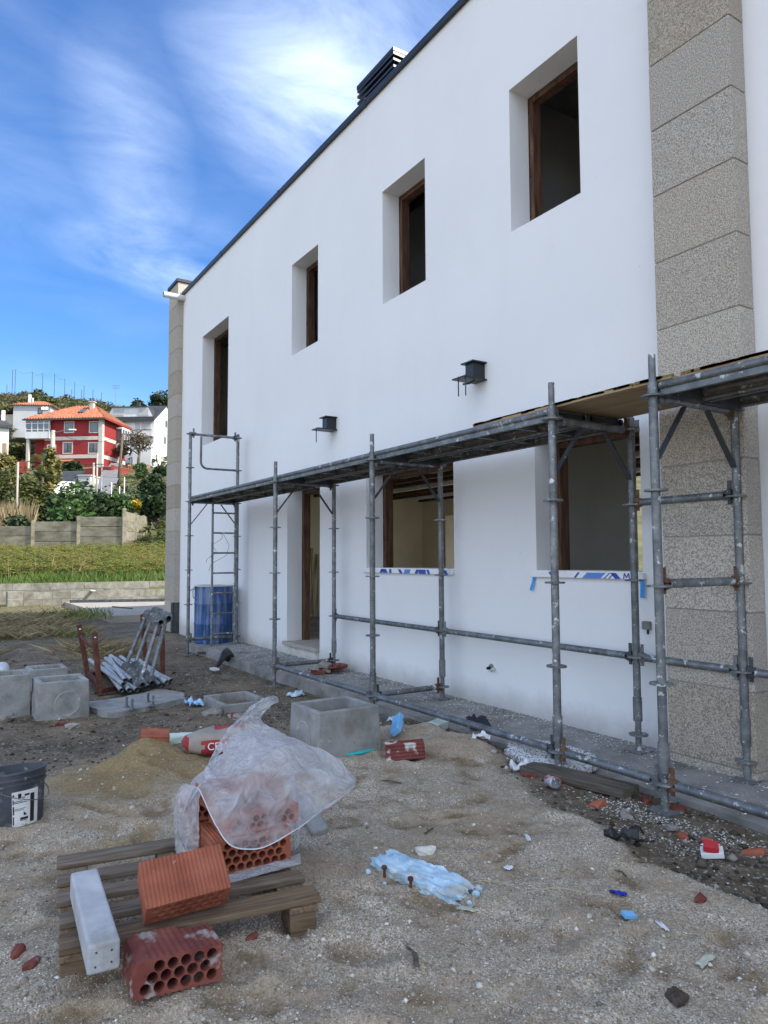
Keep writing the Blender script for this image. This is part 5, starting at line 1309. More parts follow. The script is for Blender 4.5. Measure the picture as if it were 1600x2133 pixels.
scrap('plastic_bit', 0.03, 0.055, 0.02, MT['navy'], -1.81, 2.15, 'small deep blue plastic bit on the gravel', 'plastic bit', 120, 0.004, 70, 8)
# cigarette pack, can, roll
pk = empty('cigarette_pack', (-1.90, 2.86, yh(-1.90, 2.86)+0.012), 'torn red and white cigarette pack on the dark soil', 'pack', None, (R(12), R(-10), R(35)))
f = MB(); f.box((-0.045, -0.028, 0), (0.045, 0.028, 0.024)); bevel(f.build('box_body', MT['wht'], pk), 0.002)
f = MB(); f.box((-0.04, -0.026, 0.0245), (0.02, 0.03, 0.05), Matrix.Rotation(R(14), 4, 'Y')); bevel(f.build('flip_lid', MT['redw'], pk), 0.002)
f = MB(); f.face([(-0.041, -0.01, 0.056), (-0.01, -0.024, 0.05), (-0.01, 0.02, 0.05)]); f.build('white_triangle', MT['wht'], pk)
cn = empty('drink_can', (-2.985, 2.985, yh(-2.985, 2.985)+0.03), 'crushed dirty drink can lying beside red brick bits', 'can', None, (0, R(82), R(-20)))
f = MB(); f.lathe([(0.0, 0), (0.026, 0.0), (0.030, 0.008), (0.033, 0.018), (0.028, 0.045), (0.032, 0.075), (0.033, 0.09), (0.027, 0.10)], (0, 0, 0), 20); autosmooth(f.build('can_body', pmat('scuffed_can_print', [(0.45, 0.47, 0.5), (0.6, 0.6, 0.62)], 6, metal=0.4, rough=0.4, spots=[((0.45, 0.06, 0.09), 9, 0.5, 0.08)]), cn))
f = MB(); f.lathe([(0.027, 0.10), (0.025, 0.096), (0.0, 0.096)], (0, 0, 0), 20); f.build('can_lid', MT['galv'], cn)
o = lump('foam_roll', (0.045, 0.145, 0.038), 31, 0.10, MT['green_foam'], None, 4, box=3.2); put(o, -5.31, 1.60, 0.03, (0, 0, R(-18))); autosmooth(o, 50); tag(o, 'pale green white rolled foam piece beside the half buried orange brick', 'foam piece')
# black tool by the walkway
tl_ = empty('black_hose', (-9.0, 3.28, -0.05), 'bent black rubber hose end lying on the soil before the ladder', 'hose')
f = MB(); f.tube([(0.30, -0.22, 0.0), (0.18, -0.12, 0.05), (0.05, -0.03, 0.10), (-0.03, 0.03, 0.11), (-0.08, 0.09, 0.06)], [0.02, 0.03, 0.05, 0.075, 0.07], 12); f.build('hose_body', MT['black'], tl_, smooth=True)
f = MB(); f.box((0.28, -0.30, -0.02), (0.42, -0.22, 0.0)); f.build('end_tag', MT['wht'], tl_)
# bricks and slates heaped before the door
for i in range(16):
    f = MB(); w = random.uniform(.05, .1); l = random.uniform(.08, .2); f.box((-w/2, -l/2, 0), (w/2, l/2, random.uniform(.02, .04)))
    o = f.build('brick_fragment', MT['brick_d'] if i % 3 else MT['stone']); bevel(o, 0.003)
    o.location = (random.uniform(-7.35, -6.9), random.uniform(3.55, 3.95), 0.03+0.022*(i//5)); o.rotation_euler = (random.uniform(-.2, .2), random.uniform(-.2, .2), random.uniform(0, 3))
    tag(o, ['dark red fragment','grey mortar piece'][0 if i % 3 else 1]+' heaped by the door step, '+['bottom layer','second layer','third layer','top piece'][min(3, i//5)]+[' by the wall',' in the middle',' towards the drum',' towards the post',' at the edge'][i % 5], 'brick fragment', 'brick fragments heaped by the door step')
BF = [(-4.22, 3.28, .05, 'red brick shard left of the pale green foam block'), (-4.05, 3.22, .055, 'red brick shard before the pale green foam block'), (-3.86, 3.22, .07, 'long red brick shard between foam block and foam board'),
      (-2.98, 3.05, .05, 'orange brick shard against the end of the dark plank'), (-3.15, 3.0, .045, 'red brick shard to the left of the crushed can'), (-2.62, 2.98, .05, 'lone orange brick shard in front of the dark plank'),
      (-2.55, 3.27, .045, 'red brick shard behind the end of the dark plank'), (-2.38, 3.28, .05, 'red brick shard at the foot of the nearest post'), (-2.12, 2.97, .04, 'flat orange brick shard near the cigarette pack'), (-2.02, 3.0, .03, 'small orange brick shard behind the cigarette pack'),
      (-1.83, 3.05, .045, 'orange brick shard at the right edge of the picture'), (-2.57, 0.275, .03, 'red brick chip left of the pallet near the picture edge'), (-2.47, 0.305, .03, 'red brick chip beside the corner of the pallet'), (-1.62, 2.36, .028, 'brown brick chip alone on the pale gravel'),
      (-6.55, 0.98, .05, 'red brick chip below the round knockout of the concrete box'), (-2.27, 0.93, .022, 'flat dark red shard beside the broken brick'), (-6.05, 2.30, .07, 'red brick shard among grey lumps before the buried box'), (-1.22, 2.21, .03, 'dark red chip in the lower right corner')]
for i, (x, y, s, lab) in enumerate(BF):
    o = lump('brick_fragment', (s, s*0.55, s*0.4), 100+i, 0.2, MT['brick'] if 'orange' in lab else MT['brick_d'], None, 2, box=5); put(o, x, y, s*0.15, (random.uniform(-.2, .2), random.uniform(-.2, .2), random.uniform(0, 3))); tag(o, lab, 'brick fragment', 'loose brick shards')
for i, (x, y, s, lab) in enumerate(((-6.25, 2.18, .10, 'grey mortar lump right of the blue plastic bag'), (-5.95, 2.34, .08, 'pale mortar lump in front of the half buried box'), (-6.4, 1.05, .06, 'flat pale stone before the footing'), (-2.22, 3.02, .035, 'grey mortar lump on the soil by the nearest post'),
        (-6.95, 0.60, .07, 'flat grey stone beside the leftmost concrete boxes'), (-2.62, 3.19, .035, 'small grey mortar lump next to the nearest plank'), (-2.45, 2.98, .035, 'grey stone on the dark soil before the stone pier'))):
    o = lump('mortar_lump', (s, s*0.7, s*0.45), 200+i, 0.30, MT['stone'], None, 2, box=4.5); put(o, x, y, s*0.12, (0.2, 0.1*i, i)); tag(o, lab, 'rubble', 'mortar lumps')
f = MB(); f.bar((0, -0.05, 0.005), (0.006, 0.01, 0.012), 0.014, 0.008); f.bar((0.006, 0.01, 0.012), (-0.004, 0.06, 0.004), 0.008, 0.006); o = f.build('wood_splinter', MT['plank']); put(o, -1.86, 1.28, 0.006, (0, R(8), R(70))); tag(o, 'dark broken wood splinter lying in a dent of the gravel', 'wood')
for i, (x, y, l, rz, lab) in enumerate(((-2.67, 1.93, .07, 20, 'thin dark twig behind the blue foam chunk'), (-1.93, 2.31, .06, 80, 'thin dark twig left of the brown brick chip'), (-1.98, 2.50, .12, 95, 'brown twig below the black plastic scrap'), (-3.45, 2.22, .14, 130, 'dark twig on the gravel before the mortar-smeared brick'))):
    f = MB(); f.tube([(0, -l/2, 0), (0.004, 0, 0.006), (-0.003, l/2, 0)], 0.004, 6); o = f.build('twig', MT['plank']); put(o, x, y, 0.005, RZ(rz)); tag(o, lab, 'twig')
o = lump('earth_clod', (0.03, 0.028, 0.018), 300, 0.25, pmat('dark_peat', [(0.035, 0.024, 0.018), (0.09, 0.07, 0.055)], 60, bump=0.8, bscale=90), None, 4, box=2); put(o, -1.32, 1.80, 0.01); tag(o, 'dark clod of earth near the bottom right of the picture', 'clod')
f = MB(); pts = [(-2.2+0.03*i+0.02*math.sin(i*1.3), 1.75+0.028*i+0.03*math.sin(i*0.8), 0) for i in range(14)]
pts = [(x, y, yh(x, y)+0.012) for x, y, z in pts]; f.tube(pts, 0.0016, 5); tag(f.build('string', pmat('pale_twine', [(0.42, 0.36, 0.24)], 5)), 'thin pale twine curling over the gravel right of the foam', 'string')

# planks leaning inside the doorway and scraps of scaffolding inside
for i in range(6):
    f = MB(); f.bar((-12.45, 6.05+0.09*i, 0.18), (-12.57, 5.9+0.14*i, 1.5-0.12*(i % 3)), 0.045, 0.03, up=(1, 0, 0)); o = f.build('wooden_batten', pmat('raw_pale_batten', [(0.36, 0.28, 0.17), (0.45, 0.36, 0.23)], 4, stretch=(9, 9, 1)) if 'batten' not in MT else MT['batten']); MT['batten'] = o.data.materials[0]
    tag(o, 'pale batten leaning inside the doorway, '+['first from the door frame','second from the door frame','third from the door frame','fourth from the door frame','fifth from the door frame','farthest from the door frame'][i], 'batten', 'battens leaning inside the doorway')

# ------------------------------------------------------------------ loose grains: too many to count
def grains(name, n, fx, size, mat, seed, flat=0.7, lift=0.2, keep=None):
    rs = np.random.RandomState(seed)
    xy = fx(rs, n)
    if keep is not None: xy = xy[keep(xy)]
    n = len(xy)
    base = np.array([(1, 0, 0), (-1, 0, 0), (0, 1, 0), (0, -1, 0), (0, 0, 1), (0, 0, -1)], float)
    tri = np.array([(0, 2, 4), (2, 1, 4), (1, 3, 4), (3, 0, 4), (2, 0, 5), (1, 2, 5), (3, 1, 5), (0, 3, 5)])
    s = size[0]+(size[1]-size[0])*rs.rand(n)**3
    a = rs.rand(n)*2*PI
    sc = np.stack([s*(0.8+0.5*rs.rand(n)), s*(0.6+0.5*rs.rand(n)), s*flat*(0.7+0.5*rs.rand(n))], -1)
    p = base[None]*sc[:, None, :]*(1+0.35*(rs.rand(n, 6, 1)-0.5))
    tl = (rs.rand(n)-.5)*0.9
    z2 = p[..., 2]*np.cos(tl)[:, None]+p[..., 0]*np.sin(tl)[:, None]; x2 = p[..., 0]*np.cos(tl)[:, None]-p[..., 2]*np.sin(tl)[:, None]
    X = x2*np.cos(a)[:, None]-p[..., 1]*np.sin(a)[:, None]+xy[:, 0:1]; Y = x2*np.sin(a)[:, None]+p[..., 1]*np.cos(a)[:, None]+xy[:, 1:2]
    Z = z2+(yard_h(xy[:, 0], xy[:, 1])+s*lift)[:, None]
    if xy.shape[1] > 2: Z = z2+(xy[:, 2]+s*lift)[:, None]
    V3 = np.stack([X, Y, Z], -1).reshape(-1, 3)
    F3 = (tri[None]+(np.arange(n)*6)[:, None, None]).reshape(-1, 3)
    return tag(link(name, np_mesh(name, V3, F3, mat)), None, None, None, 'stuff')
def islmat(name, stops, rough=0.9, spec=0.25):
    m, nt, b = nodemat(name)
    gi = N(nt, 'ShaderNodeNewGeometry')
    nt.links.new(ramp(nt, gi.outputs['Random Per Island'], stops), b.inputs['Base Color'])
    b.inputs['Roughness'].default_value = rough; b.inputs['Specular IOR Level'].default_value = spec
    return m
MT['gr1'] = islmat('mixed_grit', [(0, (0.16, 0.135, 0.10)), (0.4, (0.34, 0.30, 0.235)), (0.75, (0.48, 0.435, 0.36)), (0.95, (0.62, 0.58, 0.51)), (1, (0.82, 0.80, 0.75))])
MT['gr2'] = islmat('soil_crumbs', [(0, (0.03, 0.024, 0.018)), (0.6, (0.09, 0.075, 0.056)), (0.86, (0.16, 0.14, 0.11)), (0.96, (0.36, 0.34, 0.30)), (1, (0.60, 0.59, 0.56))])
MT['gr3'] = islmat('white_render_droppings', [(0, (0.55, 0.55, 0.54)), (1, (0.80, 0.80, 0.79))])
def polar(rs, n, d0=1.7, d1=6.0, lo=-0.62, hi=0.62, pw=0.55):
    u = rs.rand(n); d = (d0**-pw+(d1**-pw-d0**-pw)*u)**(-1/pw); l = d*(lo+(hi-lo)*rs.rand(n))
    return np.stack([-d*0.8437+l*0.5368, d*0.5368+l*0.8437], -1)
def in_gravel(p): return (p[:, 1] < gravel_edge(p[:, 0])+0.16*fbm(p[:, 0], p[:, 1], 2.2, 4, 31)) & (p[:, 0] > -5.0)
grains('gravel', 62000, polar, (0.0014, 0.0048), MT['gr1'], 1, keep=in_gravel)
grains('gravel', 900, lambda rs, n: polar(rs, n, 1.8, 6), (0.004, 0.013), MT['gr1'], 2, keep=in_gravel)
grains('gravel', 1100, lambda rs, n: polar(rs, n, 1.8, 6), (0.006, 0.020), MT['gr1'], 12, lift=-0.1, keep=in_gravel)
grains('soil_rubble', 14000, lambda rs, n: polar(rs, n, 2.4, 12, pw=0.9), (0.003, 0.016), MT['gr2'], 3, keep=lambda p: ~in_gravel(p) & (p[:, 1] < 3.4))
grains('soil_rubble', 1500, lambda rs, n: polar(rs, n, 2.6, 13, pw=0.8), (0.010, 0.034), MT['gr2'], 4, flat=0.55, keep=lambda p: ~in_gravel(p) & (p[:, 1] < 3.35))
def chips_a(rs, n):
    x = -1.2-rs.rand(n)*9.5; y = 3.42+rs.rand(n)*0.66; y = np.where(rs.rand(n) < 0.62, 4.09-rs.rand(n)**2*0.28, y)
    return np.stack([x, y, 0.016+(y-3.37)*0.018], -1)
grains('render_droppings', 6500, chips_a, (0.002, 0.010), MT['gr3'], 5, flat=0.35, lift=0.1)
def chips_b(rs, n): return np.stack([-1.0-rs.rand(n)**1.3*8.5, 2.45+rs.rand(n)*0.95], -1)
grains('render_droppings', 2400, chips_b, (0.0015, 0.007), MT['gr3'], 6, flat=0.4, keep=lambda p: ~in_gravel(p))
def chips_c(rs, n): c_ = np.array([(-2.42, 3.12), (-2.1, 3.12), (-1.75, 3.2), (-2.1, 2.85), (-2.6, 3.05)])[rs.randint(0, 5, n)]; return c_+rs.randn(n, 2)*np.array([0.13, 0.06])
grains('render_droppings', 1500, chips_c, (0.0015, 0.008), MT['gr3'], 7, flat=0.4)

# ------------------------------------------------------------------ block walls at the end of the yard
MT['cblock'] = pmat('grey_hollow_concrete_block', [(0.12, 0.117, 0.098), (0.18, 0.173, 0.145), (0.23, 0.22, 0.19)], 6, 7, rough=0.95, bump=0.4, bscale=60, bdist=0.01, rand=0.16, spots=[((0.10, 0.10, 0.07), 2.5, 0.60, 0.15, 0.6)])
def block_wall(x, y0, y1, z0, courses, label, thick=0.2, L=0.5, Hc=0.205):
    r_ = empty('block_wall', (x, (y0+y1)/2, z0), label, 'block wall')
    f = MB(); f.box((x-thick+0.01, y0+0.005, z0-0.3), (x-0.012, y1-0.005, z0+courses*Hc-0.008)); f.build('mortar_bed', pmat('pale_block_mortar', [(0.36, 0.35, 0.32), (0.48, 0.47, 0.44)], 20, bump=0.3) if 'bmort' not in MT else MT['bmort'], r_, world=True)
    MT['bmort'] = r_.children[0].data.materials[0]
    fb = MB(); fb.box((-thick, 0.006, 0.005), (0, L-0.006, Hc-0.006)); me_ = fb.mesh('block'); me_.materials.append(MT['cblock'])
    for c in range(courses):
        y = y0-(L/2 if c % 2 else 0)
        while y < y1-0.03:
            a, b_ = max(y, y0), min(y+L, y1)
            if b_-a > 0.06:
                o = link('block', me_, None, r_, (random.uniform(-.006, .008), a-(y0+y1)/2, c*Hc+random.uniform(-.002, .002)))
                if b_-a < L-0.01: o.scale = (1, (b_-a)/L, 1)
            y += L
    return r_
block_wall(-23.0, 2.36, 7.2, -0.05, 2, 'low two course concrete block wall in front of the grassy bank')
block_wall(-23.95, -1.6, 7.4, -0.22, 4, 'upper concrete block wall holding back the grassy bank behind the lower one')
pr_ = empty('block_pier', (-22.9, 2.12, -0.2), 'short block pier at the left end of the low block wall', 'block pier')
for c in range(3):
    f = MB(); f.box((-0.25, -0.2, c*0.205), (0.25, 0.2, c*0.205+0.197)); bevel(f.build('block', MT['cblock'], pr_), 0.006)
f = MB(); f.box((-0.245, -0.195, -0.2), (0.245, 0.195, 0.60)); f.build('mortar_bed', MT['bmort'], pr_)
f = MB(); f.box((-0.2, -0.05, 0), (0.2, 0.06, 0.03)); o = f.build('stone', MT['white_st']); bevel(o, 0.01); o.location = (-22.95, 4.2, 0.39-0.03); tag(o, 'pale stone lying on top of the low block wall', 'stone')
f = MB(); f.bar((-19.6, 4.1, 0.075), (-18.6, 4.35, 0.075), 0.06, 0.03); o = f.build('wooden_strip', MT['plank']); tag(o, 'dark wooden strip lying on the sunlit pale paving', 'wood')
f = MB(); f.bar((-22.4, 3.5, 0.10), (-21.2, 6.6, 0.10), 0.05, 0.08); o = f.build('steel_bar', MT['galv_d']); tag(o, 'long dark bar lying along the far edge of the paving', 'bar')

# ------------------------------------------------------------------ vegetation
def leaf_mesh(name, P, size, seed, mat, aspect=1.7, up=0.3, outw=None):
    """many small leaf quads at points P (n,3)"""
    rs = np.random.RandomState(seed); n = len(P)
    s = size*(0.6+0.8*rs.rand(n))
    d = rs.randn(n, 3); d[:, 2] = d[:, 2]*0.6
    d /= np.linalg.norm(d, axis=1)[:, None]
    nn = rs.randn(n, 3)*0.8; nn[:, 2] += up*2
    if outw is not None: nn += outw*1.0
    e = np.cross(d, nn); e /= np.linalg.norm(e, axis=1)[:, None]+1e-9
    a = d*(s*aspect/2)[:, None]; b_ = e*(s/2)[:, None]
    V3 = np.stack([P-a, P+b_*0.9, P+a, P-b_*0.9], 1).reshape(-1, 3)
    return np_mesh(name, V3, np.arange(4*n).reshape(n, 4), mat)
def crown_points(dims, n, seed, lobes=9, fill=0.35):
    rs = np.random.RandomState(seed)
    w, dp, h = dims
    cs = []; out = []; ow = []
    for i in range(lobes):
        a = rs.rand()*2*PI; r_ = rs.rand()**0.6*0.62; z = rs.rand()
        cs.append((r_*math.cos(a)*w/2*(1-0.45*z), r_*math.sin(a)*dp/2*(1-0.45*z), h*(0.18+0.66*z), (0.22+0.16*rs.rand())*min(w, h*1.2)))
    for k in range(n):
        c = cs[rs.randint(lobes)]
        q = rs.randn(3); q /= np.linalg.norm(q)
        r_ = c[3]*((1-fill)+fill*rs.rand()) if rs.rand() < 0.8 else c[3]*(1.0+0.28*rs.rand())
        p = np.array((c[0], c[1], c[2]))+q*r_*np.array((1, 1, 0.8))
        if p[2] < 0.02: p[2] = abs(p[2])*0.3
        out.append(p); ow.append(q)
    return np.array(out), np.array(ow)
LEAF = dict(
    olive=leafmat('olive_leaves', [(0.03, 0.042, 0.012), (0.065, 0.08, 0.022), (0.12, 0.12, 0.04)]),
    bright=leafmat('glossy_green_leaves', [(0.022, 0.05, 0.014), (0.05, 0.105, 0.028), (0.11, 0.17, 0.055)], rough=0.35),
    dark=leafmat('dark_green_leaves', [(0.010, 0.022, 0.008), (0.022, 0.045, 0.015), (0.045, 0.075, 0.025)]),
    pine=leafmat('bluish_dark_needles', [(0.012, 0.024, 0.012), (0.026, 0.045, 0.02), (0.05, 0.07, 0.03)]),
    scrub=leafmat('dry_hill_scrub', [(0.045, 0.045, 0.018), (0.085, 0.08, 0.035), (0.14, 0.12, 0.06)]),
    yellow=leafmat('yellow_flowers', [(0.10, 0.12, 0.02), (0.55, 0.36, 0.02), (0.65, 0.48, 0.05)]),
    vine=leafmat('yellowing_vine_leaves', [(0.07, 0.08, 0.02), (0.16, 0.15, 0.04), (0.28, 0.22, 0.08)]),
    bare=leafmat('reddish_twigs', [(0.045, 0.032, 0.022), (0.08, 0.055, 0.035), (0.10, 0.085, 0.04)], trans=0.1),
    fern=leafmat('bracken_fronds', [(0.065, 0.115, 0.02), (0.125, 0.185, 0.038), (0.21, 0.25, 0.06), (0.32, 0.29, 0.10), (0.30, 0.17, 0.07)], trans=0.5),
    grass=leafmat('fresh_grass_blades', [(0.075, 0.13, 0.026), (0.13, 0.205, 0.045), (0.21, 0.27, 0.08)], trans=0.5),
    straw=leafmat('dry_straw', [(0.16, 0.12, 0.06), (0.28, 0.22, 0.12), (0.36, 0.30, 0.18)], trans=0.25))
MT['bark'] = pmat('grey_brown_bark', [(0.07, 0.055, 0.04), (0.14, 0.115, 0.09)], 4, stretch=(5, 5, 1), bump=0.4, bscale=12, bdist=0.02)
def plant(name, label, cat, lat, d, w, h, leaf, n, mat, seed, z=None, trunk=0.0, lobes=9, group=None, tr=0.10, fill=0.35, aspect=1.7):
    z0 = sgrd(lat, d) if z is None else z
    r_ = empty(name, site(lat, d, z0), label, cat, group)
    P, ow = crown_points((w, w*0.8, h-trunk), n, seed, lobes, fill); P[:, 2] += trunk
    link('crown', leaf_mesh('crown', P, leaf, seed+1, mat, aspect, 0.3, ow), None, r_)
    f = MB(); rs = np.random.RandomState(seed)
    top = trunk+(h-trunk)*0.55
    f.tube([(0, 0, -0.4), (0.04*w, 0.0, trunk*0.5), (0, 0.03*w, trunk), (0.03*w, 0, top)], [tr, tr*0.85, tr*0.7, tr*0.25], 8)
    for k in range(5):
        a = rs.rand()*2*PI; zz = trunk*0.8+(h-trunk)*0.12*k*0.5
        f.tube([(0, 0.02*w, zz), (0.2*w*math.cos(a), 0.2*w*math.sin(a), zz+0.18*h), (0.36*w*math.cos(a), 0.36*w*math.sin(a), zz+0.34*h)], [tr*0.5, tr*0.32, tr*0.12], 6)
    f.build('trunk', MT['bark'], r_)
    return r_
def L_(px, d): return (px-800)/1492*d
GB = 'bushes behind the concrete fence'
plant('bush', 'broad loose olive green bush above the leftmost fence panels', 'bush', L_(22, 41), 41, 3.6, 3.5, 0.17, 3600, LEAF['olive'], 1, None, 0.2, 14, GB)
plant('bush', 'olive green bush behind the leftmost pole, merging with the vine', 'bush', L_(78, 42), 42, 2.4, 3.1, 0.17, 2400, LEAF['olive'], 2, None, 0.2, 10, GB)
plant('bush', 'glossy bright green broad leaved bush above the middle of the fence', 'bush', L_(150, 37), 37, 2.7, 2.9, 0.19, 2600, LEAF['bright'], 3, None, 0.2, 11, GB)
plant('bush', 'smaller glossy green bush in the gap left of the broad leaved bush', 'bush', L_(118, 38.5), 38.5, 1.7, 2.2, 0.17, 1300, LEAF['dark'], 4, None, 0.2, 8, GB)
plant('bush', 'dark green bush left of the fence corner', 'bush', L_(205, 38), 38, 2.4, 2.5, 0.16, 2300, LEAF['dark'], 5, None, 0.2, 10, GB)
plant('bush', 'mid green bush directly over the fence corner post', 'bush', L_(243, 38.5), 38.5, 1.8, 2.3, 0.15, 1700, LEAF['bright'], 6, None, 0.2, 8, GB)
plant('bush', 'tall dark bush in shade against the far stone pier', 'bush', L_(322, 39), 39, 1.7, 3.0, 0.13, 2800, LEAF['dark'], 7, None, 0.2, 10, GB)
plant('bush', 'low dark leafed bush hanging over the leftmost fence panels', 'bush', L_(45, 35), 35, 2.0, 1.5, 0.16, 900, LEAF['dark'], 8, None, 0.1, 7, GB)
plant('bush', 'small yellow flowering bush beside the dark bush at the stone pier', 'bush', L_(283, 40), 40, 0.9, 1.9, 0.12, 420, LEAF['yellow'], 9, None, 0.8, 5, GB)
plant('bush', 'dull green bush low behind the yellow flowers', 'bush', L_(268, 41), 41, 1.6, 2.0, 0.14, 900, LEAF['olive'], 10, None, 0.1, 7, GB)
plant('hedge', 'dark clipped hedge on the wall below the red house', 'hedge', L_(148, 78), 78, 4.3, 1.9, 0.26, 1800, LEAF['dark'], 11, 10.1, 0.1, 12)
plant('tree', 'vine covered yellowing tree beside the thick concrete lamp pole', 'tree', L_(98, 56), 56, 1.8, 5.4, 0.2, 1700, LEAF['vine'], 12, None, 0.6, 11)
plant('tree', 'yellowish creeper clump at the left edge below the small white house', 'tree', L_(8, 58), 58, 2.2, 4.4, 0.2, 1600, LEAF['vine'], 13, None, 0.5, 10)
plant('tree', 'round grey green tree between the small white house and the red house', 'tree', L_(30, 112), 112, 3.6, 4.6, 0.4, 1100, LEAF['olive'], 14, None, 1.0, 9)
plant('shrub', 'green garden shrub on the right above the red boundary wall', 'shrub', L_(290, 84), 84, 2.4, 1.7, 0.25, 600, LEAF['bright'], 15, None, 0.1, 6, 'garden shrubs right of the red wall')
plant('shrub', 'darker garden shrub next to the far stone pier above the netting', 'shrub', L_(328, 82), 82, 3.0, 2.0, 0.25, 800, LEAF['dark'], 16, None, 0.1, 7, 'garden shrubs right of the red wall')
plant('shrub', 'dark shrub behind the wire netting below the road', 'shrub', L_(318, 62), 62, 4.2, 2.0, 0.22, 1300, LEAF['dark'], 17, None, 0.1, 9, 'garden shrubs right of the red wall')
plant('tree', 'reddish bare branched tree in front of the white house', 'tree', L_(285, 108), 108, 6.0, 4.9, 0.15, 900, LEAF['bare'], 18, 15.9, 1.7, 13, None, 0.24, 0.7, 3.5)
plant('tree', 'thin reddish tree left of the bare branched tree', 'tree', L_(250, 109), 109, 2.6, 4.0, 0.2, 500, LEAF['bare'], 19, 16.0, 1.0, 7, None, 0.12, 0.6, 3.0)
plant('tree', 'conical bright green tree on the hill top above the red house', 'tree', L_(97, 165), 165, 5.2, 9.2, 0.6, 1700, LEAF['olive'], 20, 29.2+1.8, 0.6, 12, 'hill trees')
plant('tree', 'dark pine with a spiky top above the white house roof', 'tree', L_(285, 172), 172, 5.0, 6.6, 0.5, 900, LEAF['pine'], 21, 34.0, 1.0, 10, 'hill trees')
plant('tree', 'broad dark pine behind the white house next to the far stone pier', 'tree', L_(330, 172), 172, 6.4, 8.6, 0.5, 1500, LEAF['pine'], 22, 34.0, 1.0, 11, 'hill trees')
rs_ = np.random.RandomState(12)
hill = [(6, 838, 190, 'olive'), (30, 818, 230, 'scrub'), (50, 815, 230, 'olive'), (66, 812, 240, 'olive'), (78, 835, 200, 'dark'), (4, 870, 150, 'scrub'), (120, 838, 220, 'olive'), (136, 830, 250, 'scrub'), (150, 832, 250, 'olive'), (166, 836, 250, 'scrub'), (182, 840, 240, 'scrub'),
        (198, 846, 230, 'scrub'), (212, 850, 220, 'olive'), (14, 812, 290, 'scrub'), (42, 806, 300, 'scrub'), (128, 818, 300, 'scrub'), (145, 822, 300, 'scrub'), (72, 806, 300, 'scrub'), (174, 827, 300, 'scrub'), (20, 850, 170, 'olive')]
for i, (px, py, d, k) in enumerate(hill):
    zt = (1166-py)/1492*d+1.28; h_ = d*0.028; w_ = d*0.026*(0.8+0.5*rs_.rand())
    where = 'left of' if px < 80 else 'right of'
    z0 = min(zt-h_, fh(*site(L_(px, d), d).xy)+1.0)
    plant('tree', f'{["small","scrubby","round","low","dense"][i%5]} {dict(olive="olive green",scrub="brownish",dark="dark green")[k]} hill tree {where} the conical tree, {["near the crest","halfway up the slope","just above the roofs"][0 if d>=280 else (1 if d>=215 else 2)]}', 'tree', L_(px, d), d, w_, zt-z0, d*0.0028, 520, LEAF[k], 40+i, z0, 0.1, 7, 'hill trees')
# scrub that covers the hill: nobody could count it
def scatter(name, n, seed, latlo, lathi, dlo, dhi, size, mat, h, aspect=1.7, spread=0.0, label=None):
    rs = np.random.RandomState(seed)
    d = dlo+(dhi-dlo)*rs.rand(n); q = latlo+(lathi-latlo)*rs.rand(n); lat = q*d
    X = -d*0.8437+lat*0.5368; Y = d*0.5368+lat*0.8437
    dens = fbm(X, Y, 0.07, 3, seed)
    k = dens > -0.12; X, Y = X[k], Y[k]
    Z = far_h(X, Y)+rs.rand(len(X))**1.6*h*(0.4+0.9*np.clip(dens[k]+0.4, 0, 1))
    return tag(link(name, leaf_mesh(name, np.stack([X, Y, Z], -1), size, seed, mat, aspect), None), None, None, None, 'stuff')
scatter('hill_scrub', 42000, 5, -0.75, 0.10, 120, 330, 0.75, LEAF['scrub'], 2.6)
scatter('hill_scrub', 28000, 6, -0.75, 0.10, 120, 330, 0.7, LEAF['olive'], 2.8)
scatter('undergrowth', 9000, 7, -0.58, -0.28, 36, 100, 0.22, LEAF['olive'], 0.9)
scatter('undergrowth', 5000, 8, -0.58, -0.28, 35.5, 70, 0.2, LEAF['dark'], 0.8)
# bracken on the bank
def fronds(name, n, seed, dlo, dhi, latlo, lathi, length, mat):
    rs = np.random.RandomState(seed); Q = []
    for _ in range(n):
        d = dlo+(dhi-dlo)*rs.rand()**0.9; lat = (latlo+(lathi-latlo)*rs.rand())*d
        p = site(lat, d); z = fh(p.x, p.y)
        if p.x > -24.2: continue
        a = rs.rand()*2*PI; L = length*(0.6+0.7*rs.rand()); el = 0.5+0.6*rs.rand()
        dirh = np.array((math.cos(a), math.sin(a), 0)); side = np.array((-math.sin(a), math.cos(a), 0))
        m_ = 7
        for i in range(m_):
            t = (i+0.5)/m_
            c = np.array((p.x, p.y, z))+dirh*L*t*math.cos(el)+np.array((0, 0, 1))*L*(math.sin(el)*t-0.45*t*t)+np.array((0, 0, 0.15*rs.rand()))
            wl = L*0.26*(1.02-t); ln = L/m_*0.62
            dr = dirh*0.8*ln+np.array((0, 0, ln*(0.4-t*0.7)))
            for s in (-1, 1): Q += [c, c+side*s*wl*0.55+dr*0.1-dr*0.4, c+side*s*wl+dr*0.5-np.array((0, 0, wl*0.25)), c+side*s*wl*0.5+dr*0.6]
    V3 = np.array(Q); return tag(link(name, np_mesh(name, V3, np.arange(len(V3)).reshape(-1, 4), mat)), None, None, None, 'stuff')
fronds('bracken', 4200, 3, 25.0, 33.0, -0.575, -0.285, 0.95, LEAF['fern'])
fronds('bracken', 500, 4, 33.2, 36.0, -0.40, -0.29, 0.7, LEAF['dark'])
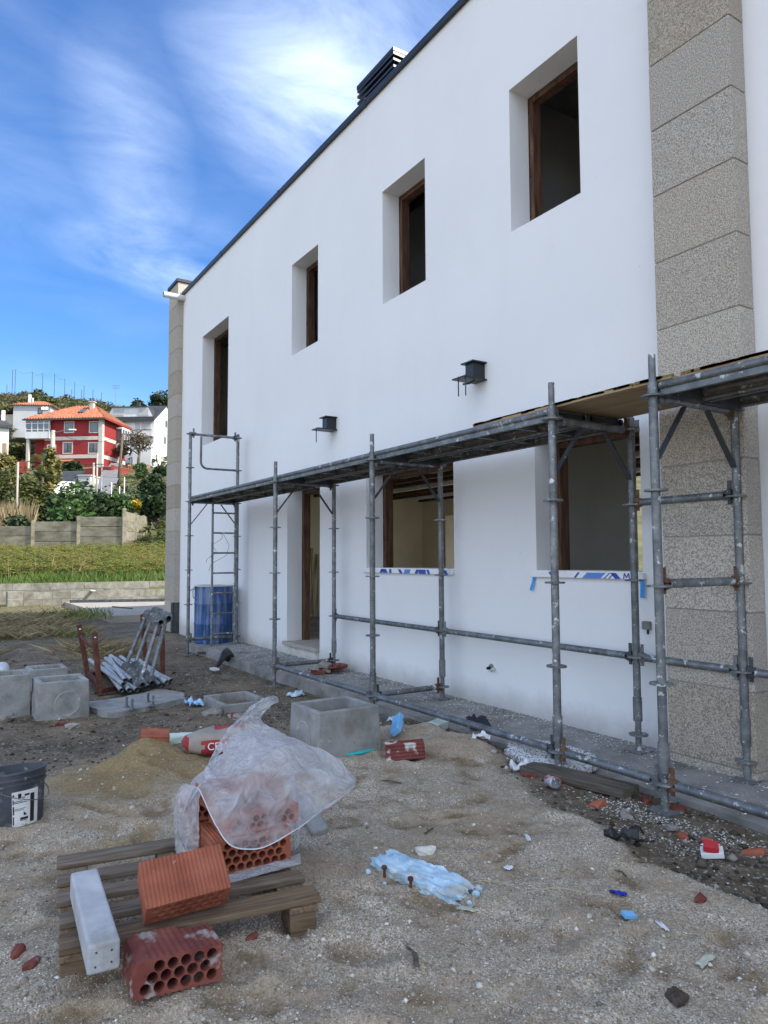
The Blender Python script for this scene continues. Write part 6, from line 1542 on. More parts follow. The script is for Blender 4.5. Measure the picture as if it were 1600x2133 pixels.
def blades(name, n, seed, fpos, h, w, mat, lean=0.5):
    rs = np.random.RandomState(seed); P = fpos(rs, n); n = len(P)
    a = rs.rand(n)*2*PI; hh = h*(0.5+0.8*rs.rand(n)); dx = np.stack([np.cos(a), np.sin(a), 0*a], -1)
    side = np.stack([-np.sin(a), np.cos(a), 0*a], -1)*w/2
    b2 = rs.rand(n)*PI*2; ln = np.stack([np.cos(b2), np.sin(b2), 0*b2], -1)*(lean*hh*rs.rand(n))[:, None]
    up = np.stack([0*a, 0*a, hh], -1)
    V3 = np.stack([P-side, P+side, P+side*0.5+up*0.6+ln*0.4, P-side*0.2+up+ln], 1).reshape(-1, 3)
    return tag(link(name, np_mesh(name, V3, np.arange(4*n).reshape(n, 4), mat)), None, None, None, 'stuff')
def bank(rs, n, xl, xh, yl, yh_):
    x = xl+(xh-xl)*rs.rand(n); y = yl+(yh_-yl)*rs.rand(n); return np.stack([x, y, far_h(x, y)-0.02], -1)
blades('grass', 11000, 4, lambda rs, n: bank(rs, n, -26.3, -24.0, -0.5, 4.2), 0.30, 0.025, LEAF['grass'])
blades('grass', 7000, 5, lambda rs, n: bank(rs, n, -27.5, -24.2, 0.5, 9.0), 0.30, 0.04, LEAF['grass'])
blades('dry_grass', 30, 6, lambda rs, n: bank(rs, n, -33.0, -25.5, 0.5, 10.0), 0.9, 0.014, LEAF['straw'])
def reed(rs, n):
    d = 36+3*rs.rand(n); lat = (-0.545+0.055*rs.rand(n))*d; x = -d*0.8437+lat*0.5368; y = d*0.5368+lat*0.8437; return np.stack([x, y, far_h(x, y)], -1)
blades('dry_reeds', 900, 7, reed, 1.7, 0.035, LEAF['straw'], 0.25)
def yardp(xl, xh, yl, yh_):
    def f_(rs, n):
        x = xl+(xh-xl)*rs.rand(n); y = yl+(yh_-yl)*rs.rand(n); k = fbm(x, y, 0.9, 3, 66) > -0.02; x, y = x[k], y[k]; return np.stack([x, y, yard_h(x, y)-0.01], -1)
    return f_
blades('grass', 2600, 8, yardp(-22.5, -15.5, 0.2, 3.2), 0.09, 0.007, LEAF['fern'])
blades('straw', 9000, 9, yardp(-18.0, -10.5, -0.5, 2.6), 0.15, 0.005, LEAF['straw'], 3.2)
blades('straw', 500, 10, yardp(-11.5, -9.0, 0.2, 2.3), 0.11, 0.0045, LEAF['straw'], 3.4)
blades('weeds', 260, 11, lambda rs, n: np.stack([-17.2+0.5*rs.randn(n), 2.9+0.35*rs.randn(n), np.full(n, 0.0)], -1), 0.20, 0.018, LEAF['fern'], 1.0)
blades('weeds', 220, 12, lambda rs, n: np.stack([-14.0+0.3*rs.randn(n), 2.2+0.2*rs.randn(n), np.full(n, -0.06)], -1), 0.10, 0.012, LEAF['fern'], 1.2)
# banana like plant in front of the red house
bn_ = empty('banana_plant', site(L_(82, 54), 54, sgrd(L_(82, 54), 54)), 'tall ragged banana plant standing before the white glazed bay', 'banana plant')
rs_ = np.random.RandomState(4)
f = MB(); f.tube([(0, 0, 0), (0.1, 0.1, 2.0), (0.05, 0.0, 3.8)], [0.16, 0.12, 0.06], 8); f.build('stem', MT['bark'], bn_)
for i in range(17):
    a = rs_.rand()*2*PI; z = 1.2+rs_.rand()*2.6; L = 1.3+rs_.rand()*0.9; el = 0.5+rs_.rand()*0.8
    f = MB(); dh = Vector((math.cos(a), math.sin(a), 0)); sd_ = Vector((-math.sin(a), math.cos(a), 0)); prev = None
    for k in range(6):
        t = k/5; c = Vector((0.05, 0, z))+dh*L*t*math.cos(el)+UP*(L*math.sin(el)*t-0.7*L*t*t*0.8); w_ = 0.24*math.sin(PI*min(1, t*0.9+0.08))+0.02
        cur = (c-sd_*w_-UP*w_*0.3, c, c+sd_*w_-UP*w_*0.3)
        if prev: f.face([prev[0], prev[1], cur[1], cur[0]]); f.face([prev[1], prev[2], cur[2], cur[1]])
        prev = cur
    f.build('leaf', LEAF['dark'] if i % 3 else LEAF['vine'], bn_)

# ------------------------------------------------------------------ concrete slab fence
MT['fence'] = pmat('mossy_fence_concrete', [(0.12, 0.108, 0.075), (0.185, 0.167, 0.122), (0.24, 0.22, 0.167)], 1.6, 8, rough=0.95, bump=0.4, bscale=25, bdist=0.01, stretch=(1, 1, 2.5), rand=0.12, spots=[((0.08, 0.08, 0.045), 1.1, 0.56, 0.15, 0.7)])
fe = empty('concrete_fence', site(L_(150, 33), 33, 1.5), 'weathered concrete slab fence with posts, stepping up behind the bracken', 'fence')
def fpanel(p, q, ztop, n):
    p = Vector(p); q = Vector(q)
    for k in range(n):
        f = MB(); zt = ztop-0.46*k+random.uniform(-.01, .01)
        f.bar((p.x, p.y, zt-0.225), (q.x, q.y, zt-0.225), 0.06, 0.448); bevel(f.build('fence_slab', MT['fence'], fe, world=True), 0.015)
def fpost(p, zt):
    f = MB(); f.box((p.x-0.085, p.y-0.085, 0.6), (p.x+0.085, p.y+0.085, zt)); bevel(f.build('fence_post', MT['fence'], fe, world=True), 0.02)
lats = [-20.4, -18.3, -16.2, -14.1, -12.0]; tops = [2.68, 2.86, 3.07, 3.27]
for i in range(4): fpanel(site(lats[i], 33), site(lats[i+1], 33), tops[i], 4)
for i, l in enumerate(lats): fpost(site(l, 33), (tops+[3.62])[min(i, 4)]+0.05)
seg2 = [(-12.0, 33), (-12.25, 35.2), (-12.6, 37.4), (-13.0, 39.6), (-13.5, 41.8)]
for (a, b_), zt in zip(zip(seg2, seg2[1:]), (3.55, 3.55, 3.6, 3.65)): fpanel(site(*a), site(*b_), zt, 4); fpost(site(*b_), zt+0.06)

# ------------------------------------------------------------------ houses on the hill
class HB:
    """a house in its own frame: u to the right, v to the back, z up, standing at lat/d"""
    def __init__(s, name, lat, d, z, rot, label, cat='house'):
        s.e = empty(name, site(lat, d, z), label, cat, None, (0, 0, math.atan2(RH.y, RH.x)+rot)); s.z0 = z
    def box(s, name, lo, hi, mat, par=None, bev=0):
        f = MB(); f.box((lo[0], lo[1], lo[2]-s.z0), (hi[0], hi[1], hi[2]-s.z0)); o = f.build(name, mat, par or s.e)
        if bev: bevel(o, bev)
        return o
    def poly(s, name, faces, mat, par=None):
        f = MB()
        for fc in faces: f.face([(p[0], p[1], p[2]-s.z0) for p in fc])
        return f.build(name, mat, par or s.e)
MT['red'] = pmat('deep_red_house_paint', [(0.21, 0.018, 0.02), (0.26, 0.028, 0.027)], 0.7, rough=0.85, bump=0.05)
MT['trim'] = pmat('granite_trim', [(0.42, 0.38, 0.34), (0.52, 0.48, 0.43)], 3, bump=0.1)
MT['whitep'] = pmat('white_house_paint', [(0.56, 0.56, 0.555), (0.66, 0.66, 0.65)], 0.5, rough=0.85, bump=0.03)
MT['greyp'] = pmat('pale_grey_house_paint', [(0.40, 0.41, 0.42), (0.46, 0.47, 0.48)], 0.5, rough=0.9)
MT['slate'] = pmat('dark_slate_roof', [(0.03, 0.033, 0.038), (0.055, 0.06, 0.065)], 3, rough=0.6, bump=0.2)
MT['shut'] = pmat('pale_roller_shutter', [(0.36, 0.37, 0.38), (0.42, 0.42, 0.42)], 1, stretch=(1, 1, 30), rough=0.6)
m, nt, b = nodemat('window_glass'); b.inputs['Base Color'].default_value = (0.09, 0.10, 0.115, 1); b.inputs['Roughness'].default_value = 0.08; b.inputs['Specular IOR Level'].default_value = 0.8; MT['glass'] = m
MT['curt'] = pmat('white_net_curtain', [(0.42, 0.43, 0.46), (0.58, 0.59, 0.62)], 3, stretch=(8, 8, 0.5), rough=0.9)
MT['tile'] = pmat('orange_clay_roof_tile', [(0.19, 0.062, 0.034), (0.26, 0.095, 0.052), (0.33, 0.145, 0.09)], 2.2, 6, rough=0.85, bump=0.2, rand=0.1)
def tiled(hb, name, quad, pitch=0.42):
    """roof slope with real round tile rows running from the ridge down to the eave; quad = eave left, eave right, ridge right, ridge left"""
    A, B, C_, D_ = [Vector(q) for q in quad]
    n = max(2, int((B-A).length/pitch)); nrm = (B-A).cross(D_-A).normalized()
    if nrm.z < 0: nrm = -nrm
    sub = 4; f = MB(); rows = []
    e_dir = (B-A).normalized(); Lw = (B-A).length
    l0 = (D_-A).dot(e_dir); l1 = (C_-A).dot(e_dir); hup = (D_-A)-e_dir*l0; 
    K = 7
    for j in range(K+1):
        t = j/K; r_ = []
        a = l0*t; b2 = Lw+(l1-Lw)*t
        for i in range(n*sub+1):
            x = Lw*i/(n*sub); x = min(max(x, a), b2)
            ph = math.cos(2*PI*(i/sub)); off = 0.15*ph if a < x < b2 else 0
            r_.append(A+e_dir*x+hup*t+nrm*(off+0.05))
        rows.append(r_)
    for r0, r1 in zip(rows, rows[1:]):
        for i in range(n*sub):
            q = [r0[i], r0[i+1], r1[i+1], r1[i]]
            if (q[0]-q[1]).length < 1e-4 and (q[2]-q[3]).length < 1e-4: continue
            f.face([(p.x, p.y, p.z-hb.z0) for p in q])
    return f.build(name, MT['tile'], hb.e, smooth=True)
def window(hb, u0, u1, z0, z1, v, frame=0.17, mat=None, sash=1, curtain=False):
    w = hb.box('window', (u0, v-0.03, z0), (u1, v+0.06, z1), mat or MT['trim'])
    a, b_, c, d = u0+frame, u1-frame, z0+frame, z1-frame
    hb.box('sash', (a, v-0.035, c), (b_, v-0.028, d), MT['black'], w)
    k = sash; ww = (b_-a)/k
    for i in range(k):
        hb.box('pane', (a+ww*i+0.07, v-0.041, c+0.08), (a+ww*(i+1)-0.07, v-0.0355, d-0.08), MT['curt'] if curtain else MT['glass'], w)
    return w
H1 = HB('red_house', L_(208, 105), 105, 13.5, R(-4), 'deep red two storey house with orange tiled hip roof and stone window frames')
W1, D1 = 11.4, 8.0
H1.box('wall', (-W1+2.6, 0, 13.5), (0, D1, 22.2), MT['red'])
H1.box('wall', (-W1+0.6, 0.9, 13.5), (-W1+2.6, D1, 22.2), MT['red'])
H1.box('string_course', (-W1+2.6, -0.06, 19.08), (0.0, -0.0, 19.62), MT['trim']); H1.box('string_course', (-W1+2.6, -0.06, 16.35), (0.0, 0.0, 16.9), MT['trim'])
H1.box('string_course', (0.0, 0.5, 19.08), (0.06, D1, 19.62), MT['trim']); H1.box('string_course', (0.0, 0.5, 16.35), (0.06, D1, 16.9), MT['trim'])
H1.box('corner_stone', (-0.50, -0.09, 13.5), (0.09, 0.5, 22.2), MT['trim'])
for u, (za, zb) in ((-5.85, (20.15, 21.92)), (-2.02, (20.1, 21.88)), (-6.0, (17.05, 18.82)), (-2.1, (17.0, 18.75))): window(H1, u, u+1.58, za, zb, 0.0, sash=1 if za > 19 else 2)
ov = 0.75
el, er = (-W1-0.2-ov*0.4, -1.4, 22.25), (ov, -ov, 22.2)
e0 = (-W1-0.5, -ov, 22.2); e1 = (ov, -ov, 22.2); e2 = (ov, D1+ov, 22.2); e3 = (-W1-0.5, D1+ov, 22.2)
r0 = (-6.3, D1/2, 25.0); r1 = (-3.0, D1/2, 25.0)
tiled(H1, 'roof', (e0, e1, r1, r0)); tiled(H1, 'roof', (e1, e2, r1, r1)); tiled(H1, 'roof', (e2, e3, r0, r1)); tiled(H1, 'roof', (e3, e0, r0, r0))
H1.poly('eave_soffit', [(e0, e3, e2, e1)], MT['red'])
H1.box('eave_board', (-W1-0.5, -ov-0.03, 22.0), (ov, -ov+0.02, 22.22), MT['slate']); H1.box('eave_board', (ov-0.02, -ov, 22.0), (ov+0.03, D1+ov, 22.22), MT['red'])
c_ = H1.box('chimney', (-3.2, 2.4, 23.3), (-2.65, 3.0, 25.3), MT['trim']); H1.box('chimney_cap', (-3.35, 2.25, 25.3), (-2.5, 3.15, 25.45), MT['trim'], c_)
H1.poly('skylight', [[(-4.3, 0.9, 23.50), (-3.3, 0.9, 23.50), (-3.3, 2.0, 24.17), (-4.3, 2.0, 24.17)]], MT['glass'])
# white glazed bays
g_ = H1.box('glazed_bay', (-W1-0.1, -0.55, 19.35), (-W1+3.6, 0.9, 20.35), MT['whitep'])
H1.box('bay_head', (-W1-0.1, -0.55, 21.95), (-W1+3.6, 0.9, 22.15), MT['whitep'], g_)
H1.box('bay_glass', (-W1-0.02, -0.47, 20.35), (-W1+3.52, 0.9, 21.95), MT['glass'], g_)
for u in (0, 0.92, 1.84, 2.76, 3.58): H1.box('mullion', (-W1-0.1+u, -0.57, 20.35), (-W1+0.02+u, -0.47, 21.95), MT['whitep'], g_)
for z in (20.62, 21.55): H1.box('transom', (-W1-0.1, -0.565, z), (-W1+3.6, -0.468, z+0.09), MT['whitep'], g_)
g_ = H1.box('glazed_bay', (0.03, 4.6, 18.2), (1.0, 7.4, 19.3), MT['whitep'])
H1.box('bay_glass', (0.03, 4.65, 19.3), (0.93, 7.35, 21.5), MT['glass'], g_); H1.box('bay_head', (0.03, 4.6, 21.5), (1.0, 7.4, 21.8), MT['whitep'], g_)
for v_ in (4.6, 5.5, 6.4, 7.28): H1.box('mullion', (0.88, v_, 19.3), (1.0, v_+0.12, 21.5), MT['whitep'], g_)
window(H1, -W1+3.0, -W1+4.4, 16.9, 18.5, 0.0); H1.box('porch_pillar', (-W1+0.0, -0.4, 13.5), (-W1+0.4, 0.0, 19.35), MT['trim'])
f = MB(); f.box((0.0, 5.6, 16.2-13.5), (0.08, 6.6, 17.6-13.5)); w_ = f.build('window', MT['trim'], H1.e); f = MB(); f.box((0.08, 5.78, 16.4-13.5), (0.095, 6.42, 17.42-13.5)); f.build('pane', MT['glass'], w_)
H1.poly('porch_roof', [[(-7.0, -1.3, 15.75), (-4.2, -1.3, 15.75), (-4.2, 0, 16.2), (-7.0, 0, 16.2)]], MT['tile'])
f = MB(); f.tube([(-W1+3.75, -0.6, 6.0), (-W1+3.75, -0.6, 9.6)], 0.03, 6)
for k in range(4): f.tube([(-W1+3.2+0.05*k, -0.6, 8.8+0.25*k), (-W1+4.3-0.05*k, -0.6, 8.8+0.25*k)], 0.02, 5)
f.build('roof_aerial', MT['galv'], H1.e)

H2 = HB('white_house', L_(317, 130), 130, 15.5, R(-3), 'white house with dark slate mansard roof and a wooden balcony')
W2, D2 = 9.2, 12.5
H2.box('wall', (-W2, 0, 15.5), (0, D2, 27.0), MT['whitep'])
rz, rv = 30.9, 6.2
H2.poly('gable_wall', [[(0, 0, 27.0), (0, D2, 27.0), (0, rv, rz-0.25)], [(-W2, 0, 27.0), (-W2, rv, rz-0.25), (-W2, D2, 27.0)]], MT['whitep'])
H2.poly('roof', [[(-W2-0.3, -0.7, 26.65), (0.25, -0.7, 26.65), (0.25, rv, rz), (-W2-0.3, rv, rz)], [(0.25, D2+0.7, 26.65), (-W2-0.3, D2+0.7, 26.65), (-W2-0.3, rv, rz), (0.25, rv, rz)]], MT['slate'])
H2.box('eave_board', (-W2-0.35, -0.75, 26.6), (0.3, -0.66, 27.45), MT['slate'])
dz0, dz1 = 27.55, 29.55
H2.poly('dormer_wall', [[(-W2+0.0, 0.5, dz0), (-0.35, 0.5, dz0), (-1.45, 0.5, dz1), (-W2+1.2, 0.5, dz1)]], MT['whitep'])
H2.poly('dormer_side', [[(-W2+0.0, 0.49, dz0), (-W2+1.2, 0.49, dz1), (-W2+1.2, rv, dz1), (-W2+0.0, rv, dz0)], [(-0.35, 0.49, dz0), (-0.35, rv, dz0), (-1.45, rv, dz1), (-1.45, 0.49, dz1)]], MT['slate'])
H2.poly('dormer_roof', [[(-W2+1.0, 0.2, dz1+0.02), (-1.3, 0.2, dz1+0.02), (-1.0, 4.2, dz1+0.9), (-W2+1.0, 4.2, dz1+0.9)], [(-W2+1.0, 0.2, dz1-0.12), (-W2+1.0, 0.2, dz1+0.02), (-1.3, 0.2, dz1+0.02), (-1.3, 0.2, dz1-0.12)][::-1]], MT['slate'])
for u in (-7.9, -3.25):
    w_ = H2.box('window', (u, 0.44, 27.85), (u+2.0, 0.52, 29.2), MT['trim']); H2.box('roller_shutter', (u+0.1, 0.43, 27.95), (u+1.9, 0.445, 29.1), MT['shut'], w_)
for u0, u1, za in ((-3.6, -2.6, 24.9), (-2.4, -0.6, 25.0), (-7.6, -6.4, 24.9)):
    w_ = H2.box('window', (u0, -0.03, za), (u1, 0.03, 26.4), MT['trim']); H2.box('roller_shutter', (u0+0.08, -0.04, za+0.05), (u1-0.08, -0.028, 26.32), MT['shut'], w_)
b_ = H2.box('balcony', (-4.7, -1.2, 23.75), (0.05, 0, 23.95), MT['whitep'])
H2.box('balcony_rail', (-4.7, -1.22, 24.85), (0.05, -1.12, 24.95), MT['wood_in'], b_)
for i in range(25): H2.box('baluster', (-4.65+0.19*i, -1.2, 23.95), (-4.56+0.19*i, -1.14, 24.85), MT['trim'], b_)
for vv_, zz in ((5.5, 26.6), (5.0, 23.3)):
    w_ = H2.box('window', (-0.02, vv_, zz), (0.05, vv_+1.1, zz+1.5), MT['trim']); H2.box('pane', (0.05, vv_+0.12, zz+0.12), (0.06, vv_+0.98, zz+1.38), MT['glass'], w_)
H2.box('chimney', (-5.2, 4.5, 29.8), (-4.6, 5.1, 31.3), MT['slate'])
f = MB(); f.tube([(-W2+0.8, 2.5, 13.0), (-W2+0.8, 2.5, 19.0)], 0.05, 6)
for k in range(3): f.tube([(-W2+0.1, 2.5, 18.0+0.3*k), (-W2+1.5, 2.5, 18.0+0.3*k)], 0.03, 5)
f.build('roof_aerial', MT['galv'], H2.e)
H2.box('gate_wall', (-6.5, -9.0, 15.0), (-0.3, -8.8, 18.35), MT['whitep'])
for k in range(5): H2.box('gate_pillar', (-6.6+1.5*k, -9.1, 15.0), (-6.3+1.5*k, -8.7, 18.6), MT['whitep'])
H2.box('garage', (0.0, -9.5, 15.0), (3.2, -5.0, 20.3), MT['whitep'])
H2.poly('garage_roof', [[(-0.1, -9.6, 20.32), (3.3, -9.6, 20.32), (3.3, -7, 21.3), (-0.1, -7, 21.3)]], MT['whitep'])

H3 = HB('grey_house', L_(98, 152), 152, 27.5, R(6), 'pale grey house with low orange tile roof behind the red house')
W3, D3 = 7.6, 9.0
H3.box('wall', (-W3, 0, 27.5), (0, D3, 34.5), MT['greyp'])
a0 = (-W3-0.5, -0.5, 34.45); a1 = (0.6, -0.5, 34.45); a2 = (0.6, D3+0.5, 34.45); a3 = (-W3-0.5, D3+0.5, 34.45); k0 = (-W3/2-1.2, D3/2, 36.2); k1 = (-W3/2+1.2, D3/2, 36.2)
tiled(H3, 'roof', (a0, a1, k1, k0)); tiled(H3, 'roof', (a1, a2, k1, k1)); tiled(H3, 'roof', (a3, a0, k0, k0))
H3.poly('eave_soffit', [(a0, a3, a2, a1)], MT['trim'])
window(H3, -2.6, -1.6, 32.6, 34.0, 0.0, 0.1, MT['slate'])
H3.box('chimney', (-5.4, 2.0, 35.0), (-4.9, 2.5, 37.3), MT['whitep']); H3.box('chimney', (-4.7, 2.2, 35.2), (-4.4, 2.5, 36.6), MT['whitep'])
H3.box('side_wing', (-W3-2.6, 2.0, 27.5), (-W3, 8.0, 32.8), pmat('buff_house_paint', [(0.42, 0.36, 0.27), (0.48, 0.42, 0.33)], 1))
H3.poly('wing_roof', [[(-W3-2.9, 1.6, 32.6), (-W3+0.1, 1.6, 34.6), (-W3+0.1, 8.4, 34.6), (-W3-2.9, 8.4, 32.6)]], MT['tile'])
for u in (-1.2, -0.5):
    f = MB(); f.lathe([(0.0, 0), (0.25, 0.03), (0.42, 0.12)], (0, 0, 0), 14, Matrix.Translation((u, -0.7, 33.7-27.5)) @ Matrix.Rotation(R(70), 4, 'X')); f.build('satellite_dish', MT['wht'], H3.e)

H4 = HB('small_white_house', L_(12, 92), 92, 11.5, R(29), 'white rendered house cut by the left edge of the picture, under a dark roof')
H4.box('wall', (-6, 0, 11.5), (0, 7, 18.4), MT['whitep']); H4.box('eave_board', (-6.2, -0.4, 18.4), (0.3, 7.3, 18.7), MT['slate'])
H4.poly('roof', [[(-6.2, -0.4, 18.72), (0.3, -0.4, 18.72), (-1.0, 3.4, 20.6), (-6.2, 3.4, 20.6)], [(0.3, -0.4, 18.72), (0.3, 7.3, 18.72), (-1.0, 3.4, 20.6)]], MT['slate'])
H4.box('chimney', (-0.9, 1.5, 19.2), (-0.45, 2.0, 21.0), MT['whitep'])

# garden walls, road, sheds below the houses
def wall_seg(name, a, b_, z0, z1a, z1b, mat, label, th=0.25, cat='wall', seg=1, coping=None):
    pa, pb = site(*a), site(*b_)
    r_ = empty(name, ((pa.x+pb.x)/2, (pa.y+pb.y)/2, z0), label, cat)
    dv = (pb-pa).normalized(); nv_ = Vector((-dv.y, dv.x, 0))*th/2
    for i in range(seg):
        t0, t1 = i/seg, (i+1)/seg; p = pa.lerp(pb, t0); q = pa.lerp(pb, t1); z = z1a+(z1b-z1a)*t0; ze = z if seg > 1 else z1b
        f = MB()
        pts = [(p-nv_, z0), (q-nv_, z0), (q+nv_, z0), (p+nv_, z0)]
        lo = [(v_.x, v_.y, z0) for v_, _ in pts]; hi = [(pts[0][0].x, pts[0][0].y, z), (pts[1][0].x, pts[1][0].y, ze), (pts[2][0].x, pts[2][0].y, ze), (pts[3][0].x, pts[3][0].y, z)]
        f.face(lo[::-1]); f.face(hi)
        for k in range(4): f.face([lo[k], lo[(k+1) % 4], hi[(k+1) % 4], hi[k]])
        f.build('wall_panel', mat, r_, world=True)
        if coping:
            f = MB(); f.bar((p.x, p.y, z+0.05), (q.x, q.y, ze+0.05), th+0.1, 0.1); f.build('coping', coping, r_, world=True)
    return r_
MT['redw2'] = pmat('red_garden_wall_paint', [(0.22, 0.03, 0.025), (0.30, 0.05, 0.04)], 0.8, rough=0.85, bump=0.1)
wall_seg('garden_wall', (L_(231, 84), 84), (L_(281, 93), 93), 9.0, 12.4, 12.9, MT['redw2'], 'red boundary wall stepping along the road below the red house', seg=5, coping=MT['tile'])
wall_seg('garden_wall', (L_(150, 86), 86), (L_(231, 84), 84), 8.5, 12.2, 12.3, MT['redw2'], 'dark red garden wall in front of the red house, behind the hedge')
wall_seg('garden_wall', (L_(262, 98), 98), (L_(312, 103), 103), 11, 14.4, 14.9, pmat('brown_brick_wall', [(0.22, 0.10, 0.06), (0.30, 0.15, 0.10)], 4, bump=0.2), 'brown brick garden wall before the white house gate')
wall_seg('garden_wall', (L_(95, 60), 60), (L_(152, 62), 62), 5.5, 8.0, 8.1, MT['whitep'], 'white rendered retaining wall in the gap above the bushes')
wall_seg('garden_wall', (L_(0, 62), 62), (L_(8, 62), 62), 6, 11.5, 11.5, pmat('tan_brick_wall', [(0.32, 0.22, 0.13), (0.42, 0.31, 0.2)], 3, bump=0.2), 'narrow tan brick wall end at the left edge')
wall_seg('garden_wall', (L_(30, 95), 95), (L_(52, 95), 95), 10, 14.6, 14.4, MT['redw2'], 'short red wall to the left under the glazed bay')
sh = HB('shed', L_(185, 66), 66, 7.0, 0, 'small grey shed with a round fan in its wall', 'shed')
sh.box('wall', (-1.1, 0, 7.0), (0, 2, 9.1), MT['greyp']); sh.box('roof', (-1.2, -0.1, 9.1), (0.1, 2.1, 9.2), MT['trim'])
f = MB(); f.lathe([(0.28, -0.02), (0.28, 0.02), (0.2, 0.03), (0.0, 0.03)], (0, 0, 0), 18, Matrix.Translation((-0.35, -0.01, 1.35)) @ Matrix.Rotation(PI/2, 4, 'X')); f.build('fan', MT['black'], sh.e)
gs = HB('greenhouse', L_(152, 67), 67, 7.5, 0, 'dark netted lean-to roof left of the small grey shed', 'lean-to')
gs.poly('roof', [[(-2.2, 0, 8.3), (0, 0, 8.6), (0, 2.5, 10.0), (-2.2, 2.5, 10.0)]], MT['slate']); gs.box('front', (-2.2, 0.02, 7.5), (0, 0.1, 8.3), MT['galv_d'])
rd = []
for d in np.linspace(50, 97, 24):
    l0, l1 = L_(190, d)+(d-70)*0.09, L_(240, d)+(d-70)*0.03
    rd.append((site(l0, d, sgrd(l0, d)+0.8), site(l1, d, sgrd(l1, d)+0.8)))
f = MB()
for (a, b_), (c, d) in zip(rd, rd[1:]): f.face([a, b_, d, c])
tag(f.build('road', pmat('grey_asphalt', [(0.13, 0.13, 0.13), (0.19, 0.19, 0.18)], 1, bump=0.1)), kind='structure')
# poles and wires
MT['pole'] = pmat('weathered_concrete_pole', [(0.28, 0.25, 0.21), (0.38, 0.35, 0.30)], 3, bump=0.1)
def pole(px, d, ytop, r_, label, lean=0.0, lamp=False, mat=None, cat='pole', arm=None):
    lat = L_(px, d); zb = sgrd(lat, d)-0.5; zt = (1166-ytop)/1492*d+1.28
    e = empty('utility_pole', site(lat, d, zb), label, cat, 'poles on the slope')
    f = MB(); f.tube([(0, 0, 0), (lean*RH.x, lean*RH.y, zt-zb)], [r_*1.15, r_*0.85], 10); f.build('shaft', mat or MT['pole'], e, smooth=True)
    if lamp:
        q = RH*1.5; f = MB(); f.tube([(0, 0, zt-zb-0.2), (q.x*0.5, q.y*0.5, zt-zb-0.05), (q.x, q.y, zt-zb+0.05)], 0.04, 8); f.build('lamp_arm', MT['galv'], e)
        f = MB(); f.box((-0.3, -0.1, -0.06), (0.3, 0.1, 0.06), Matrix.Translation((q.x*1.1, q.y*1.1, zt-zb+0.05)) @ Matrix.Rotation(math.atan2(RH.y, RH.x), 4, 'Z')); bevel(f.build('lamp_head', MT['wht'], e), 0.03)
    if arm:
        f = MB(); f.tube([(-RH.x*arm, -RH.y*arm, zt-zb-0.1), (RH.x*arm, RH.y*arm, zt-zb-0.1)], 0.03, 6); f.build('cross_arm', MT['galv_d'], e)
    return Vector((e.location.x+lean*RH.x, e.location.y+lean*RH.y, zt))
p1 = pole(33, 39, 960, 0.06, 'pale thin concrete post rising from the leftmost bush')
p2 = pole(105, 61, 893, 0.19, 'thick concrete lamp pole left of the red house windows', lamp=True)
p3 = pole(192, 50, 962, 0.08, 'pale pole with a small cross arm before the shed', arm=0.7)
p4 = pole(199, 60, 942, 0.08, 'slightly darker pole just right of the cross arm pole')
p5 = pole(209, 48, 966, 0.045, 'thin metal post right of the pair of pale poles', mat=MT['galv'])
p6 = pole(243, 78, 900, 0.14, 'leaning wooden pole before the right corner of the red house', 0.45, mat=MT['bark'])
for k, (px, d, y, l) in enumerate(((230, 46, 1003, 'lowest'), (257, 47, 993, 'highest'), (247, 46, 1012, 'middle'))): pole(px, d, y, 0.03, f'{l} of the three short white fence stakes under the road', mat=MT['wht'], cat='stake')
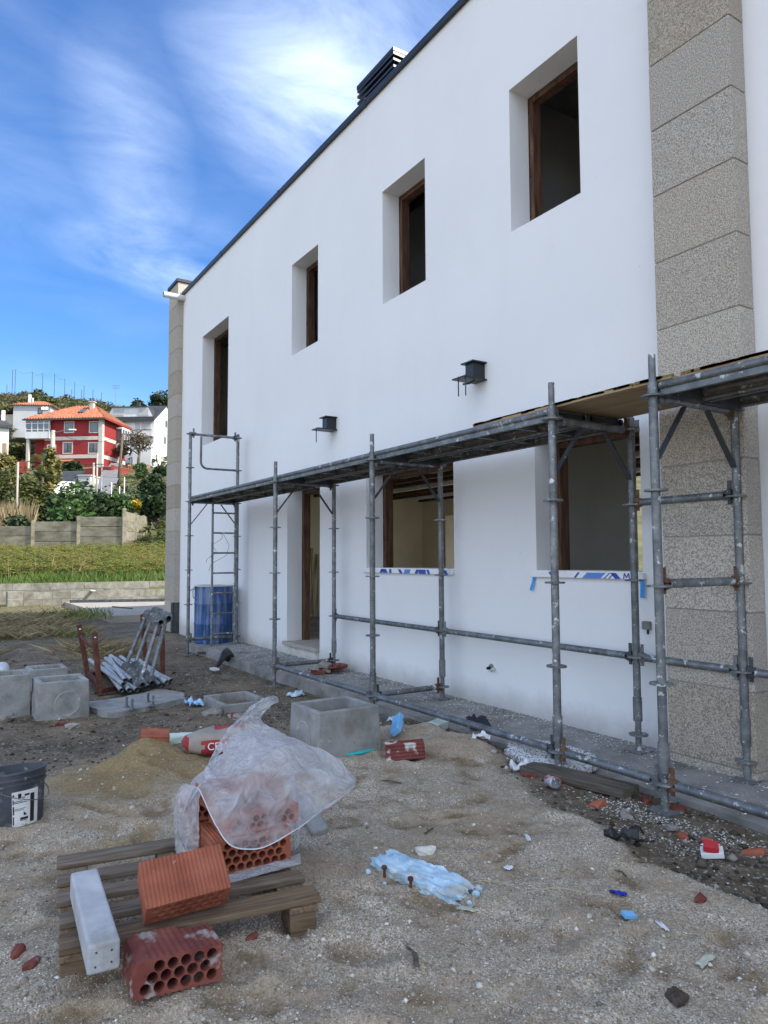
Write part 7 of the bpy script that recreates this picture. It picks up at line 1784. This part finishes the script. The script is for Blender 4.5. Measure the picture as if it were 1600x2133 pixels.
def wire(a, b_, sag, label, r_=0.012):
    f = MB(); a, b_ = Vector(a), Vector(b_); f.tube([a.lerp(b_, t)-UP*sag*4*t*(1-t) for t in np.linspace(0, 1, 14)], r_, 5); tag(f.build('overhead_wire', MT['black']), label, 'wire', 'overhead wires')
wire(p2, p6, 1.0, 'overhead wire from the lamp pole to the leaning wooden pole', 0.02)
wire(p6, p6+RH*14+FH*6+UP*1.5, 0.6, 'overhead wire running right from the leaning wooden pole', 0.02)
wire(p1-UP*0.2, p1-RH*6+UP*-0.6, 0.3, 'overhead wire running left from the thin concrete post')
wire(p1-UP*0.2, p3-UP*0.5, 0.5, 'overhead wire from the thin concrete post to the cross arm pole')
wire(p3-UP*0.1, p5-UP*0.2, 0.1, 'short overhead wire between the cross arm pole and the thin metal post')
wire(p5-UP*0.1, p5+RH*9+FH*12-UP*0.2, 0.3, 'overhead wire running right from the thin metal post')
# tall masts along the hill crest
mast = [(16, 763, 803), (22, 762, 803), (5, 795, 808), (58, 768, 802), (80, 770, 802), (105, 772, 797), (127, 783, 822), (142, 805, 825), (148, 790, 825), (163, 806, 828), (168, 797, 830), (187, 806, 838), (205, 812, 842)]
for i, (px, yt, yb) in enumerate(mast):
    d = 318; lat = L_(px, d); zt = (1166-yt)/1492*d+1.28; zb = sgrd(lat, d)-2
    f = MB(); f.tube([(0, 0, 0), (0, 0, zt-zb)], 0.13, 6); o = f.build('mast', MT['galv_d']); o.location = site(lat, d, zb)
    tag(o, f'thin dark mast on the hill crest, number {["one","two","three","four","five","six","seven","eight","nine","ten","eleven","twelve","thirteen"][i]} of the row' if False else f'thin dark mast on the hill crest {["forming the left twin","forming the right twin","short at the picture edge","left of the conical tree, by the twins","left of the conical tree, nearer to it","just over the conical tree","first to the right of the conical tree","short, between two taller ones","tall, over the red house roof","short, left of the chimney","tall, above the red house chimney","above the right slope of the red roof","last towards the white house"][i]}', 'mast', 'masts on the hill crest')
def top_(i):
    px, yt, yb = mast[i]; d = 318; return site(L_(px, d), d, (1166-yt)/1492*d+1.28)
for i, j in ((3, 4), (1, 3), (5, 6)): wire(top_(i), top_(j), 1.2, f'thin cable strung between masts on the crest, {["over the conical tree","from the twin masts","right of the conical tree"][(3,1,5).index(i)]}', 0.035)
